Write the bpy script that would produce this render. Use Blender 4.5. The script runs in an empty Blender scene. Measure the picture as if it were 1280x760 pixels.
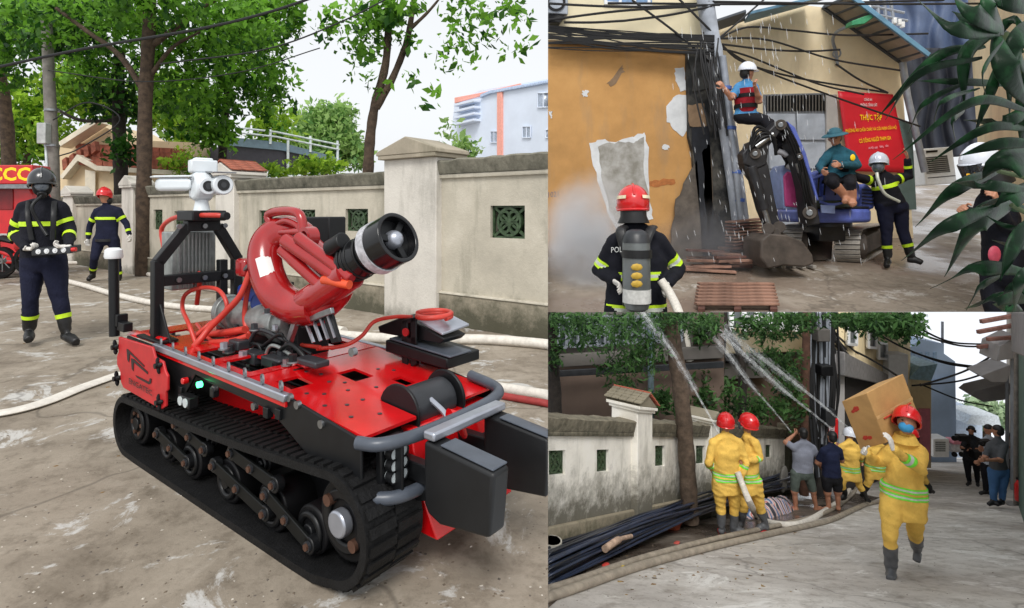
import bpy, bmesh, math, random
import numpy as np
from mathutils import Vector, Matrix, noise as mnoise
random.seed(7)
SC = bpy.context.scene
COL = SC.collection
R = math.radians

# ------------------------------------------------------------------ camera
HC = 1.38
cam_d = bpy.data.cameras.new('camera')
cam_d.sensor_width = 36.0
cam_d.lens = 720 / 1280 * 36
cam_d.shift_x = 40 / 1280
cam_d.shift_y = -118 / 1280
cam_d.clip_start = 0.05
cam_d.clip_end = 2000
cam = bpy.data.objects.new('camera', cam_d)
cam.location = (0, 0, HC)
cam.rotation_euler = (R(90), 0, 0)
COL.objects.link(cam)
SC.camera = cam

# ------------------------------------------------------------------ overcast daylight
SUN_EL, SUN_ROT = 50, 186
world = bpy.data.worlds.new('World')
SC.world = world
world.use_nodes = True
wn = world.node_tree
bg = wn.nodes['Background']
sky = wn.nodes.new('ShaderNodeTexSky')
sky.sky_type = 'NISHITA'
sky.sun_disc = False
sky.sun_elevation = R(SUN_EL)
sky.sun_rotation = R(SUN_ROT)
sky.dust_density = 4.0
hs = wn.nodes.new('ShaderNodeHueSaturation')
hs.inputs['Saturation'].default_value = 0.12
wn.links.new(sky.outputs['Color'], hs.inputs['Color'])
mxw = wn.nodes.new('ShaderNodeMix')
mxw.data_type = 'RGBA'
mxw.inputs['Factor'].default_value = 0.62
mxw.inputs[7].default_value = (9.6, 9.9, 10.2, 1)       # even cloud layer
wn.links.new(hs.outputs['Color'], mxw.inputs[6])
wn.links.new(mxw.outputs[2], bg.inputs['Color'])
bg.inputs['Strength'].default_value = 0.098
sun_d = bpy.data.lights.new('sun', 'SUN')
sun_d.energy = 1.5
sun_d.angle = R(22)
sun_d.color = (1.0, 0.97, 0.92)
sun = bpy.data.objects.new('sun', sun_d)
sun.rotation_euler = (R(90 - SUN_EL), 0, R(-6))   # shines from behind the camera
COL.objects.link(sun)
SC.view_settings.view_transform = 'Standard'
SC.view_settings.look = 'None'
SC.view_settings.exposure = 0.38
SC.view_settings.gamma = 1.0
SC.cycles.max_bounces = 6
SC.cycles.transparent_max_bounces = 24
SC.cycles.volume_bounces = 1
SC.cycles.use_denoising = True

# ------------------------------------------------------------------ three neighbouring places
FX, CX, HY = 720.0, 600.0, 262.0

class Place:
    """a level or sloping street: apparent horizon line, eye height, build size"""
    def __init__(s, hor, h, U):
        s.hor, s.h, s.U = hor, h, U
    def gz(s, Y):
        return HC - s.h * s.U - (s.hor - HY) / FX * Y
    def G(s, x, y, lift=0.0):
        Y = FX * s.h * s.U / (y - s.hor)
        return P(x, y, Y) + Vector((0, 0, lift))
    def D(s, ppm):
        return FX * s.U / ppm

def P(x, y, Y):
    return Vector(((x - CX) / FX * Y, Y, HC - (y - HY) / FX * Y))

LEFT = Place(262, 1.38, 1.0)
TOP = Place(160, 2.13, 2.6)
LOW = Place(548, 1.47, 1.0)
SEAM = (685 - CX) / FX      # the left place ends here, the right ones begin
EDGE = (390 - HY) / FX      # top place above, low place below

class Plane:
    def __init__(s, p0, n):
        s.p0 = Vector(p0); s.n = Vector(n).normalized()
        if s.n.dot(Vector((0, 0, HC)) - s.p0) < 0: s.n = -s.n
    def hit(s, x, y, off=0.0):
        d = Vector(((x - CX) / FX, 1, -(y - HY) / FX))
        o = Vector((0, 0, HC)); p = s.p0 + s.n * off
        t = (p - o).dot(s.n) / d.dot(s.n)
        return o + d * t

def vplane(p, q):
    """vertical plane through two ground points"""
    p = Vector(p); q = Vector(q); d = (q - p); d.z = 0
    return Plane(p, Vector((d.y, -d.x, 0)))

def fplane(Y):
    return Plane((0, Y, 0), (0, -1, 0))

# ------------------------------------------------------------------ materials
def C(r, g, b):
    f = lambda c: (c / 255 / 12.92) if c <= 10 else ((c / 255 + 0.055) / 1.055) ** 2.4
    return (f(r), f(g), f(b), 1.0)

def mulc(c, k):
    return (min(c[0] * k, 1), min(c[1] * k, 1), min(c[2] * k, 1), 1)

MATS = {}
def newmat(name):
    m = bpy.data.materials.new(name); m.use_nodes = True
    MATS[name] = m
    return m, m.node_tree, m.node_tree.nodes['Principled BSDF']

def noise_node(nt, scale, detail=5, rough=.6, coord='Object', dist=0, sc=None):
    tc = nt.nodes.new('ShaderNodeTexCoord'); n = nt.nodes.new('ShaderNodeTexNoise')
    n.inputs['Scale'].default_value = scale; n.inputs['Detail'].default_value = detail
    n.inputs['Roughness'].default_value = rough; n.inputs['Distortion'].default_value = dist
    if coord == 'World':
        g = nt.nodes.new('ShaderNodeNewGeometry'); src = g.outputs['Position']
    else:
        src = tc.outputs[coord]
    if sc:
        mp = nt.nodes.new('ShaderNodeMapping'); mp.inputs['Scale'].default_value = sc
        nt.links.new(src, mp.inputs['Vector']); src = mp.outputs['Vector']
    nt.links.new(src, n.inputs['Vector'])
    return n.outputs['Fac']

def ramp(nt, fac, stops):
    r = nt.nodes.new('ShaderNodeValToRGB')
    while len(r.color_ramp.elements) < len(stops): r.color_ramp.elements.new(0.5)
    for e, (p, c) in zip(r.color_ramp.elements, stops):
        e.position = p; e.color = c
    nt.links.new(fac, r.inputs['Fac'])
    return r.outputs['Color']

def mix(nt, fac, a, b, mode='MIX'):
    m = nt.nodes.new('ShaderNodeMix'); m.data_type = 'RGBA'; m.blend_type = mode
    for sock, v in ((m.inputs['Factor'], fac), (m.inputs[6], a), (m.inputs[7], b)):
        if isinstance(v, (int, float)): sock.default_value = v
        elif isinstance(v, tuple): sock.default_value = v
        else: nt.links.new(v, sock)
    return m.outputs[2]

def bump(nt, b, fac, strength, dist=.02):
    n = nt.nodes.new('ShaderNodeBump'); n.inputs['Strength'].default_value = strength; n.inputs['Distance'].default_value = dist
    nt.links.new(fac, n.inputs['Height']); nt.links.new(n.outputs['Normal'], b.inputs['Normal'])

def M(name, col, rough=.6, metal=0, var=.18, scale=7, bmp=0, col2=None, coat=0, thr=(.38, .66), bscale=None, coord='Object', spec=None, alpha=None, bdist=.02):
    if name in MATS: return MATS[name]
    m, nt, b = newmat(name)
    f = noise_node(nt, scale, coord=coord)
    c = ramp(nt, f, [(thr[0], mulc(col, 1 - var)), (thr[1], col2 or mulc(col, 1 + var))])
    nt.links.new(c, b.inputs['Base Color'])
    b.inputs['Roughness'].default_value = rough; b.inputs['Metallic'].default_value = metal
    if spec is not None: b.inputs['Specular IOR Level'].default_value = spec
    if coat: b.inputs['Coat Weight'].default_value = coat; b.inputs['Coat Roughness'].default_value = .12
    if bmp: bump(nt, b, noise_node(nt, bscale or scale * 4, coord=coord), bmp, bdist)
    if alpha is not None: b.inputs['Alpha'].default_value = alpha
    return m

def cloth(name, col, var=.2):
    """fabric with faint creases and weave"""
    if name in MATS: return MATS[name]
    m, nt, b = newmat(name)
    f = noise_node(nt, 5, 4); f2 = noise_node(nt, 28, 3, sc=(1, 1, .45), dist=1.0)
    c = ramp(nt, f, [(.35, mulc(col, 1 - var)), (.68, mulc(col, 1 + var))])
    nt.links.new(c, b.inputs['Base Color'])
    b.inputs['Roughness'].default_value = .85; b.inputs['Specular IOR Level'].default_value = .25
    bump(nt, b, f2, .55, .02)
    return m

def leafmat(name, dark, light, trans=.45):
    if name in MATS: return MATS[name]
    m, nt, b = newmat(name)
    at = nt.nodes.new('ShaderNodeAttribute'); at.attribute_name = 'tint'
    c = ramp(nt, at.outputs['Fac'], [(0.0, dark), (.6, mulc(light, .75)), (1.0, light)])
    nt.links.new(c, b.inputs['Base Color']); b.inputs['Roughness'].default_value = .5
    b.inputs['Specular IOR Level'].default_value = .3
    tr = nt.nodes.new('ShaderNodeBsdfTranslucent'); nt.links.new(c, tr.inputs['Color'])
    ms = nt.nodes.new('ShaderNodeMixShader'); ms.inputs[0].default_value = trans
    out = nt.nodes['Material Output']
    nt.links.new(b.outputs[0], ms.inputs[1]); nt.links.new(tr.outputs[0], ms.inputs[2]); nt.links.new(ms.outputs[0], out.inputs['Surface'])
    return m

def height_fac(nt, place, h0, h1):
    """0 at height h0 over the (sloping) ground to 1 at h1"""
    g = nt.nodes.new('ShaderNodeNewGeometry'); s = nt.nodes.new('ShaderNodeSeparateXYZ')
    nt.links.new(g.outputs['Position'], s.inputs[0])
    k = (place.hor - HY) / FX
    m1 = nt.nodes.new('ShaderNodeMath'); m1.operation = 'MULTIPLY_ADD'; m1.inputs[1].default_value = k
    nt.links.new(s.outputs['Y'], m1.inputs[0]); nt.links.new(s.outputs['Z'], m1.inputs[2])
    mr = nt.nodes.new('ShaderNodeMapRange')
    base = HC - place.h * place.U
    mr.inputs['From Min'].default_value = base + h0; mr.inputs['From Max'].default_value = base + h1
    nt.links.new(m1.outputs[0], mr.inputs['Value'])
    return mr.outputs['Result']

def plaster(name, col, stain, place, h0, h1, amount=1.0, scale=2.2, col2=None, rough=.9):
    """old render: blotchy paint, mould creeping up from the ground, hairline relief"""
    if name in MATS: return MATS[name]
    m, nt, b = newmat(name)
    f = noise_node(nt, scale, 8, .65, 'World')
    c = ramp(nt, f, [(.3, mulc(col, .80)), (.52, col), (.75, col2 or mulc(col, 1.1))])
    st = ramp(nt, noise_node(nt, min(scale, 1.3) * .8, 7, .68, 'World', sc=(2.2, 2.2, .5)), [(.51, (0, 0, 0, 1)), (.74, (.62, .62, .62, 1))])
    c = mix(nt, st, c, mulc(stain, 1.6))
    h = height_fac(nt, place, h0, h1)
    n2 = noise_node(nt, scale * 2.6, 8, .72, 'World')
    ad = nt.nodes.new('ShaderNodeMath'); ad.operation = 'SUBTRACT'; nt.links.new(n2, ad.inputs[0]); nt.links.new(h, ad.inputs[1])
    fac = ramp(nt, ad.outputs[0], [(.02, (0, 0, 0, 1)), (.42, (amount, amount, amount, 1))])
    c = mix(nt, fac, c, stain)
    nt.links.new(c, b.inputs['Base Color']); b.inputs['Roughness'].default_value = rough
    bump(nt, b, noise_node(nt, 30, 8, .7, 'World'), .35, .02)
    return m

def pavement(name, cols, wetcol, wet_lo=.5, wet_hi=.62, scale=.9, wetrough=.12, bscale=40, crack=0, sc=(1, 1, 1)):
    m, nt, b = newmat(name)
    f1 = noise_node(nt, scale, 9, .68, 'World', .4, sc); f2 = noise_node(nt, scale * 9, 8, .75, 'World', 0, sc)
    c = ramp(nt, f1, [(.32, cols[0]), (.5, cols[1]), (.66, cols[2])])
    sp = ramp(nt, f2, [(.36, (.62, .6, .57, 1)), (.5, (1, 1, 1, 1)), (.68, (1.0, 1.0, 1.0, 1))])
    c = mix(nt, .8, c, sp, 'MULTIPLY')
    pt = ramp(nt, noise_node(nt, scale * 2.3, 10, .72, 'World', .6, sc), [(.555, (0, 0, 0, 1)), (.60, (.7, .7, .7, 1))])
    c = mix(nt, pt, c, cols[3])
    gr = ramp(nt, noise_node(nt, scale * 34, 6, .8, 'World', 0, sc), [(.30, (.42, .40, .37, 1)), (.42, (.95, .95, .95, 1)), (.6, (1, 1, 1, 1)), (.72, (1.0, 1.0, 1.0, 1))])
    c = mix(nt, .85, c, gr, 'MULTIPLY')
    st = ramp(nt, noise_node(nt, scale * 3.1, 7, .65, 'World', .8, sc), [(.3, (.55, .52, .48, 1)), (.47, (1, 1, 1, 1))])
    c = mix(nt, .8, c, st, 'MULTIPLY')
    if crack:
        v = nt.nodes.new('ShaderNodeTexVoronoi'); v.feature = 'DISTANCE_TO_EDGE'; v.inputs['Scale'].default_value = crack
        g = nt.nodes.new('ShaderNodeNewGeometry'); nz = nt.nodes.new('ShaderNodeTexNoise'); nz.inputs['Scale'].default_value = 2.2
        nt.links.new(g.outputs['Position'], nz.inputs['Vector'])
        ml = nt.nodes.new('ShaderNodeVectorMath'); ml.operation = 'MULTIPLY_ADD'; ml.inputs[1].default_value = (.5, .5, .5)
        nt.links.new(nz.outputs['Color'], ml.inputs[0]); nt.links.new(g.outputs['Position'], ml.inputs[2])
        nt.links.new(ml.outputs[0], v.inputs['Vector'])
        cr = ramp(nt, v.outputs['Distance'], [(.002, (.5, .5, .5, 1)), (.007, (0, 0, 0, 1))])
        c = mix(nt, cr, c, mulc(cols[0], .35))
    w = ramp(nt, noise_node(nt, scale * .55, 6, .6, 'World', .3, sc), [(wet_lo, (0, 0, 0, 1)), (wet_hi, (1, 1, 1, 1))])
    c = mix(nt, w, c, wetcol)
    rr = nt.nodes.new('ShaderNodeMapRange'); rr.inputs['To Min'].default_value = .85; rr.inputs['To Max'].default_value = wetrough
    nt.links.new(w, rr.inputs['Value']); nt.links.new(rr.outputs['Result'], b.inputs['Roughness'])
    nt.links.new(c, b.inputs['Base Color'])
    bump(nt, b, noise_node(nt, bscale, 8, .7, 'World'), .28, .015)
    return m

# ------------------------------------------------------------------ mesh builder
WLOC = {}
class MB:
    def __init__(s):
        s.v, s.f, s.mi, s.mats = [], [], [], []
    def mat(s, m):
        if m not in s.mats: s.mats.append(m)
        return s.mats.index(m)
    def add(s, vs, fs, m):
        o = len(s.v); k = s.mat(m)
        s.v += [tuple(v) for v in vs]
        for f in fs:
            s.f.append([i + o for i in f]); s.mi.append(k)
    def hexa(s, a, b, m):
        """two quads (front, back) with matching order -> closed solid"""
        n = len(a)
        s.add(list(a) + list(b), [list(range(n)), list(range(2 * n - 1, n - 1, -1))] + [[i, i + n, (i + 1) % n + n, (i + 1) % n] for i in range(n)], m)
    def box(s, c, sx, sy, sz, m, X=(1, 0, 0), Y=(0, 1, 0), Z=(0, 0, 1)):
        c = Vector(c); X = Vector(X).normalized() * sx / 2; Y = Vector(Y).normalized() * sy / 2; Z = Vector(Z).normalized() * sz / 2
        a = [c - X - Y - Z, c + X - Y - Z, c + X - Y + Z, c - X - Y + Z]
        b = [p + 2 * Y for p in a]
        s.hexa(a, b, m)
    def bar(s, p, q, w, h, m, up=(0, 0, 1)):
        p = Vector(p); q = Vector(q); d = (q - p).normalized(); u = Vector(up)
        r = d.cross(u)
        if r.length < 1e-4: r = d.cross(Vector((0, 1, 0)))
        r.normalize(); u = r.cross(d)
        r *= w / 2; u *= h / 2
        s.hexa([p - r - u, p + r - u, p + r + u, p - r + u], [q - r - u, q + r - u, q + r + u, q - r + u], m)
    def prism(s, pts, d, m):
        """polygon extruded by vector d"""
        d = Vector(d)
        s.hexa([Vector(p) for p in pts], [Vector(p) + d for p in pts], m)
    def pp(s, pl, px, thick, m, off=0.0):
        """polygon traced on a real plane, given thickness away from the viewer"""
        pts = [pl.hit(x, y, off) for x, y in px]
        s.prism(pts, -pl.n * thick, m)
    def tube(s, pts, r, m, seg=10, cap=True, flat=None):
        pts = [Vector(p) for p in pts]; n = len(pts)
        rs = r if isinstance(r, (list, tuple)) else [r] * n
        vs, fs = [], []
        u = None
        for i, p in enumerate(pts):
            d = (pts[min(i + 1, n - 1)] - pts[max(i - 1, 0)])
            if d.length < 1e-9: d = Vector((0, 0, 1))
            d.normalize()
            if u is None:
                u = d.orthogonal().normalized() if flat is None else (Vector((0, 0, 1)).cross(d).normalized() if abs(d.z) < .99 else d.orthogonal().normalized())
            else:
                u = (u - d * u.dot(d))
                u = u.normalized() if u.length > 1e-6 else d.orthogonal().normalized()
            w = d.cross(u)
            for k in range(seg):
                a = 2 * math.pi * k / seg
                vs.append(p + u * (math.cos(a) * rs[i]) + w * (math.sin(a) * rs[i] * (flat or 1)))
        for i in range(n - 1):
            for k in range(seg):
                k2 = (k + 1) % seg
                fs.append([i * seg + k, i * seg + k2, (i + 1) * seg + k2, (i + 1) * seg + k])
        if cap:
            fs.append(list(range(seg - 1, -1, -1))); fs.append(list(range((n - 1) * seg, n * seg)))
        s.add(vs, fs, m)
    def cyl(s, p, q, r, m, r2=None, seg=20):
        s.tube([p, q], [r, r if r2 is None else r2], m, seg)
    def ring(s, c, axis, r_out, r_in, h, m, seg=24):
        c = Vector(c); ax = Vector(axis).normalized(); u = ax.orthogonal().normalized(); w = ax.cross(u)
        vs, fs = [], []
        for k in range(seg):
            a = 2 * math.pi * k / seg; d = u * math.cos(a) + w * math.sin(a)
            vs += [c + d * r_out - ax * h / 2, c + d * r_out + ax * h / 2, c + d * r_in + ax * h / 2, c + d * r_in - ax * h / 2]
        for k in range(seg):
            a, b = 4 * k, 4 * ((k + 1) % seg)
            for j in range(4):
                fs.append([a + j, b + j, b + (j + 1) % 4, a + (j + 1) % 4])
        s.add(vs, fs, m)
    def ell(s, c, rx, ry, rz, m, X=(1, 0, 0), Y=(0, 1, 0), Z=(0, 0, 1), seg=16, rows=10, lo=-1.0):
        c = Vector(c); X = Vector(X).normalized(); Y = Vector(Y).normalized(); Z = Vector(Z).normalized()
        vs, fs = [], []
        t0 = math.asin(max(-1, lo))
        for i in range(rows + 1):
            t = t0 + (math.pi / 2 - t0) * i / rows
            ct = max(math.cos(t), 1e-4)
            for k in range(seg):
                a = 2 * math.pi * k / seg
                vs.append(c + X * (math.cos(a) * ct * rx) + Y * (math.sin(a) * ct * ry) + Z * (math.sin(t) * rz))
        for i in range(rows):
            for k in range(seg):
                k2 = (k + 1) % seg
                fs.append([i * seg + k, i * seg + k2, (i + 1) * seg + k2, (i + 1) * seg + k])
        fs.append(list(range(seg - 1, -1, -1))); fs.append(list(range(rows * seg, (rows + 1) * seg)))
        s.add(vs, fs, m)
    def loft(s, rings, m, seg=16):
        """rings: (centre, half width vector, half depth vector)"""
        vs, fs = [], []
        for c, w, d in rings:
            for k in range(seg):
                a = 2 * math.pi * k / seg
                vs.append(Vector(c) + Vector(w) * math.cos(a) + Vector(d) * math.sin(a))
        n = len(rings)
        for i in range(n - 1):
            for k in range(seg):
                k2 = (k + 1) % seg
                fs.append([i * seg + k, i * seg + k2, (i + 1) * seg + k2, (i + 1) * seg + k])
        fs.append(list(range(seg - 1, -1, -1))); fs.append(list(range((n - 1) * seg, n * seg)))
        s.add(vs, fs, m)
    def sheet(s, rows, m):
        n = len(rows[0]); vs = [p for r in rows for p in r]; fs = []
        for i in range(len(rows) - 1):
            for j in range(n - 1):
                fs.append([i * n + j, i * n + j + 1, (i + 1) * n + j + 1, (i + 1) * n + j])
        s.add(vs, fs, m)
    def build(s, name, parent=None, bevel=0, seg=2, smooth=True, angle=38, origin=None):
        me = bpy.data.meshes.new(name)
        V = np.array([tuple(v) for v in s.v], dtype=float)
        lo, hi = V.min(0), V.max(0)
        c = Vector(((lo[0] + hi[0]) / 2, (lo[1] + hi[1]) / 2, lo[2])) if origin is None else Vector(origin)
        me.from_pydata([tuple(v) for v in (V - np.array(c))], [], s.f)
        for m in s.mats: me.materials.append(m)
        me.polygons.foreach_set('material_index', s.mi)
        bm = bmesh.new(); bm.from_mesh(me)
        bmesh.ops.recalc_face_normals(bm, faces=bm.faces[:])
        bm.to_mesh(me); bm.free()
        if smooth:
            me.shade_smooth(); me.set_sharp_from_angle(angle=R(angle))
        o = link(name, me, parent, c)
        if bevel:
            b = o.modifiers.new('bevel', 'BEVEL'); b.width = bevel; b.segments = seg; b.limit_method = 'ANGLE'; b.angle_limit = R(40)
        return o

def link(name, me, parent, c):
    o = bpy.data.objects.new(name, me); COL.objects.link(o)
    pl = WLOC[parent.name] if parent else Vector((0, 0, 0))
    o.location = Vector(c) - pl
    if parent: o.parent = parent
    WLOC[o.name] = Vector(c)
    return o

def tag(o, label=None, cat=None, group=None, kind=None):
    if label: o['label'] = label
    if cat: o['category'] = cat
    if group: o['group'] = group
    if kind: o['kind'] = kind
    return o

def thing(name, label, cat, loc, group=None):
    o = bpy.data.objects.new(name, None); COL.objects.link(o)
    o.location = loc; o.empty_display_size = .2
    WLOC[o.name] = Vector(loc)
    return tag(o, label, cat, group)

def copy_tree(o, parent=None, shift=None):
    c = o.copy(); COL.objects.link(c); c.parent = parent
    if shift is not None: c.location = o.location + Vector(shift)
    WLOC[c.name] = WLOC[o.name] + (Vector(shift) if shift is not None else Vector((0, 0, 0)))
    for ch in list(o.children): copy_tree(ch, c)
    return c

def spline(pts, n=8):
    pts = [Vector(p) for p in pts]
    if len(pts) < 3: return [pts[0].lerp(pts[-1], i / n) for i in range(n + 1)]
    q = [pts[0] * 2 - pts[1]] + pts + [pts[-1] * 2 - pts[-2]]
    out = []
    for i in range(1, len(q) - 2):
        for k in range(n):
            t = k / n; a, b, c, d = q[i - 1:i + 3]
            out.append(.5 * ((2 * b) + (c - a) * t + (2 * a - 5 * b + 4 * c - d) * t * t + (3 * b - a - 3 * c + d) * t ** 3))
    out.append(pts[-1])
    return out

def sag(p, q, drop, n=14):
    p, q = Vector(p), Vector(q)
    return [p.lerp(q, i / n) - Vector((0, 0, drop * 4 * (i / n) * (1 - i / n))) for i in range(n + 1)]

def leafy(name, blobs, size, mat, parent=None, per=9, asp=.5, keep=None, seed=0, droop=.3):
    """blobs: (centre, (rx,ry,rz), number of twigs); each twig carries a spray of folded leaves"""
    rng = np.random.default_rng(seed)
    cs, ts = [], []
    for c, r, n in blobs:
        d = rng.normal(size=(n, 3)); d /= np.linalg.norm(d, axis=1)[:, None]
        rad = rng.random(n)[:, None] ** .45
        tw = np.array(c) + d * rad * np.array(r)
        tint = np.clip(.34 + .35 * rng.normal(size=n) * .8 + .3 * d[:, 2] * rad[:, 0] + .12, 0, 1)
        l = rng.normal(size=(n, per, 3)) * size * 1.05
        cs.append((tw[:, None, :] + l).reshape(-1, 3))
        ts.append(np.clip(np.repeat(tint, per) + rng.normal(size=n * per) * .14, 0, 1))
    c = np.concatenate(cs); t = np.concatenate(ts)
    if keep is not None:
        k = keep(c); c, t = c[k], t[k]
    n = len(c)
    a = rng.normal(size=(n, 3)); a[:, 2] -= droop * 2; a /= np.linalg.norm(a, axis=1)[:, None]
    b = rng.normal(size=(n, 3)); b -= a * (a * b).sum(1)[:, None]; b /= np.linalg.norm(b, axis=1)[:, None]
    nn = np.cross(a, b)
    s = size * (.4 + 1.1 * rng.random(n) ** 1.3)[:, None]
    p0 = c - a * s; p2 = c + a * s; p1 = c + b * s * asp + nn * s * .15; p3 = c - b * s * asp + nn * s * .15
    v = np.stack([p0, p1, p2, p3], 1).reshape(-1, 3)
    org = v.mean(0); org[2] = v[:, 2].min(); v = v - org
    me = bpy.data.meshes.new(name)
    me.vertices.add(4 * n); me.vertices.foreach_set('co', v.astype(np.float32).ravel())
    me.loops.add(4 * n); me.loops.foreach_set('vertex_index', np.arange(4 * n, dtype=np.int32))
    me.polygons.add(n); me.polygons.foreach_set('loop_start', np.arange(0, 4 * n, 4, dtype=np.int32))
    me.polygons.foreach_set('loop_total', np.full(n, 4, dtype=np.int32))
    me.update(calc_edges=True)
    at = me.attributes.new('tint', 'FLOAT', 'FACE'); at.data.foreach_set('value', t.astype(np.float32))
    me.materials.append(mat)
    return link(name, me, parent, Vector(org))

def text_on(pl, quad, body, m, parent, name='lettering', off=.004, depth=.003, bold=0.0):
    """lettering fitted to four traced corners (bl, br, tr, tl) on a real plane"""
    cu = bpy.data.curves.new('t', 'FONT'); cu.body = body; cu.align_x = 'CENTER'; cu.offset = bold; cu.resolution_u = 2
    to = bpy.data.objects.new('t', cu); COL.objects.link(to)
    bpy.context.view_layer.update()
    me = bpy.data.meshes.new_from_object(to.evaluated_get(bpy.context.evaluated_depsgraph_get()))
    bpy.data.objects.remove(to)
    v = np.array([x.co[:] for x in me.vertices]); lo, hi = v.min(0), v.max(0)
    q = [pl.hit(x, y, off + depth) for x, y in quad]
    vs = []
    for x in v:
        a = (x[0] - lo[0]) / (hi[0] - lo[0]); b = (x[1] - lo[1]) / (hi[1] - lo[1])
        vs.append((q[0] * (1 - a) + q[1] * a) * (1 - b) + (q[3] * (1 - a) + q[2] * a) * b)
    fs = [list(p.vertices) for p in me.polygons]
    bpy.data.meshes.remove(me)
    mb = MB(); mb.add(vs, fs, m)
    return mb.build(name, parent, smooth=False)

def wall_cells(mb, f, u0, u1, z0, z1, holes, thick, nrm, m):
    """solid wall split round rectangular openings; f(u, z) -> front face point"""
    us = sorted(set([u0, u1] + [h[0] for h in holes] + [h[1] for h in holes]))
    zs = sorted(set([z0, z1] + [h[2] for h in holes] + [h[3] for h in holes]))
    for i in range(len(us) - 1):
        for j in range(len(zs) - 1):
            a, b, c, d = us[i], us[i + 1], zs[j], zs[j + 1]
            if any(h[0] <= a and b <= h[1] and h[2] <= c and d <= h[3] for h in holes): continue
            q = [f(a, c), f(b, c), f(b, d), f(a, d)]
            mb.prism(q, -nrm * thick, m)
# ------------------------------------------------------------------ crop each place at its own border (models simply end there)
def crop(objs, co, no):
    co, no = Vector(co), Vector(no)
    for o in objs:
        if o.type != 'MESH': continue
        w = WLOC.get(o.name, o.location)
        bb = [Vector(c) + w for c in o.bound_box]
        d = [(p - co).dot(no) for p in bb]
        if max(d) <= 1e-4: continue
        if o.data.users > 1: o.data = o.data.copy()
        bm = bmesh.new(); bm.from_mesh(o.data)
        r = bmesh.ops.bisect_plane(bm, geom=bm.verts[:] + bm.edges[:] + bm.faces[:], dist=1e-5, plane_co=co - w, plane_no=no, clear_outer=True)
        ed = [e for e in r['geom_cut'] if isinstance(e, bmesh.types.BMEdge) and e.is_boundary]
        if ed and len(ed) < 4000 and o.get('kind') != 'structure':
            try: bmesh.ops.holes_fill(bm, edges=ed)
            except Exception: pass
        if len(bm.faces) == 0:
            bm.free(); bpy.data.objects.remove(o); continue
        bm.to_mesh(o.data); bm.free()
# ------------------------------------------------------------------ people
SKIN = M('skin', C(176, 124, 98), .55, var=.08, scale=20)
BLACK = M('black_rubber', C(18, 18, 20), .5, var=.25, scale=12, spec=.25)
GLOSSBLACK = M('gloss_black', C(20, 20, 22), .18, var=.2)
HAIR = M('hair', C(20, 18, 18), .5, var=.3, scale=60)
WHITE = M('white_plastic', C(226, 228, 230), .35, var=.05)
NAVY = cloth('navy_uniform', C(24, 27, 48))
NAVY2 = cloth('dark_uniform', C(20, 21, 30))
YEL = cloth('yellow_uniform', C(230, 188, 92), .14)
LIME = M('lime_reflective', C(196, 232, 40), .4, var=.08, scale=30)
LIME2 = M('green_reflective', C(120, 230, 60), .4, var=.08, scale=30)
SILV = M('silver_reflective', C(196, 200, 190), .35, var=.1, scale=30)
GLOVE = cloth('white_glove', C(214, 210, 204), .08)
BOOTG = M('grey_rubber_boot', C(92, 94, 98), .5, var=.15, scale=14)
REDSOLE = M('red_sole', C(190, 40, 44), .6)
HRED = M('red_helmet', C(206, 26, 30), .22, var=.06, coat=.5)
HWHITE = M('white_helmet', C(222, 226, 236), .3, var=.05, coat=.3)
HBLACK = M('black_helmet', C(30, 32, 36), .25, var=.1, coat=.5)
HSILV = M('silver_helmet', C(198, 204, 218), .25, var=.08, coat=.4)
GLASS = M('smoky_visor', C(90, 98, 108), .08, var=.3, scale=16, spec=.8)
DARKGLASS = M('dark_visor', C(40, 44, 50), .08, var=.3, scale=16, spec=.8)
STEEL = M('brushed_steel', C(150, 152, 154), .32, metal=.9, var=.15, scale=20)

def remeshed(mb, voxel, fold=0.0, fold_scale=9, smooth_it=4, U=1.0):
    """fuse overlapping volumes into one continuous surface"""
    me = bpy.data.meshes.new('body'); me.from_pydata(mb.v, [], mb.f)
    bm = bmesh.new(); bm.from_mesh(me); bmesh.ops.recalc_face_normals(bm, faces=bm.faces[:]); bm.to_mesh(me); bm.free()
    o = bpy.data.objects.new('body', me); COL.objects.link(o)
    r = o.modifiers.new('r', 'REMESH'); r.mode = 'VOXEL'; r.voxel_size = voxel; r.use_smooth_shade = True
    s = o.modifiers.new('s', 'SMOOTH'); s.iterations = smooth_it; s.factor = .5
    dg = bpy.context.evaluated_depsgraph_get()
    out = bpy.data.meshes.new_from_object(o.evaluated_get(dg))
    bpy.data.objects.remove(o); bpy.data.meshes.remove(me)
    if fold:
        ns = [v.normal.copy() for v in out.vertices]
        for v, n in zip(out.vertices, ns):
            p = v.co / U
            a = mnoise.noise(Vector((p.x * fold_scale, p.y * fold_scale, p.z * 3.2)))
            b = 1 - abs(mnoise.noise(Vector((p.x * 5 + 7, p.y * 5, p.z * 11 + 3 * p.x))))
            v.co += n * (fold * U * (a * .9 + (b - .75) * 1.1))
    out.materials.clear()
    return out

BONES = [('torso', 'pel', 'neck', .175), ('head', 'neck', 'head', .09),
         ('uaA', 'shA', 'elA', .062), ('uaB', 'shB', 'elB', .062), ('faA', 'elA', 'wrA', .048), ('faB', 'elB', 'wrB', .048),
         ('thA', 'hipA', 'knA', .09), ('thB', 'hipB', 'knB', .09), ('shnA', 'knA', 'anA', .06), ('shnB', 'knB', 'anB', .06),
         ('ftA', 'anA', 'toeA', .05), ('ftB', 'anB', 'toeB', .05)]

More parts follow.
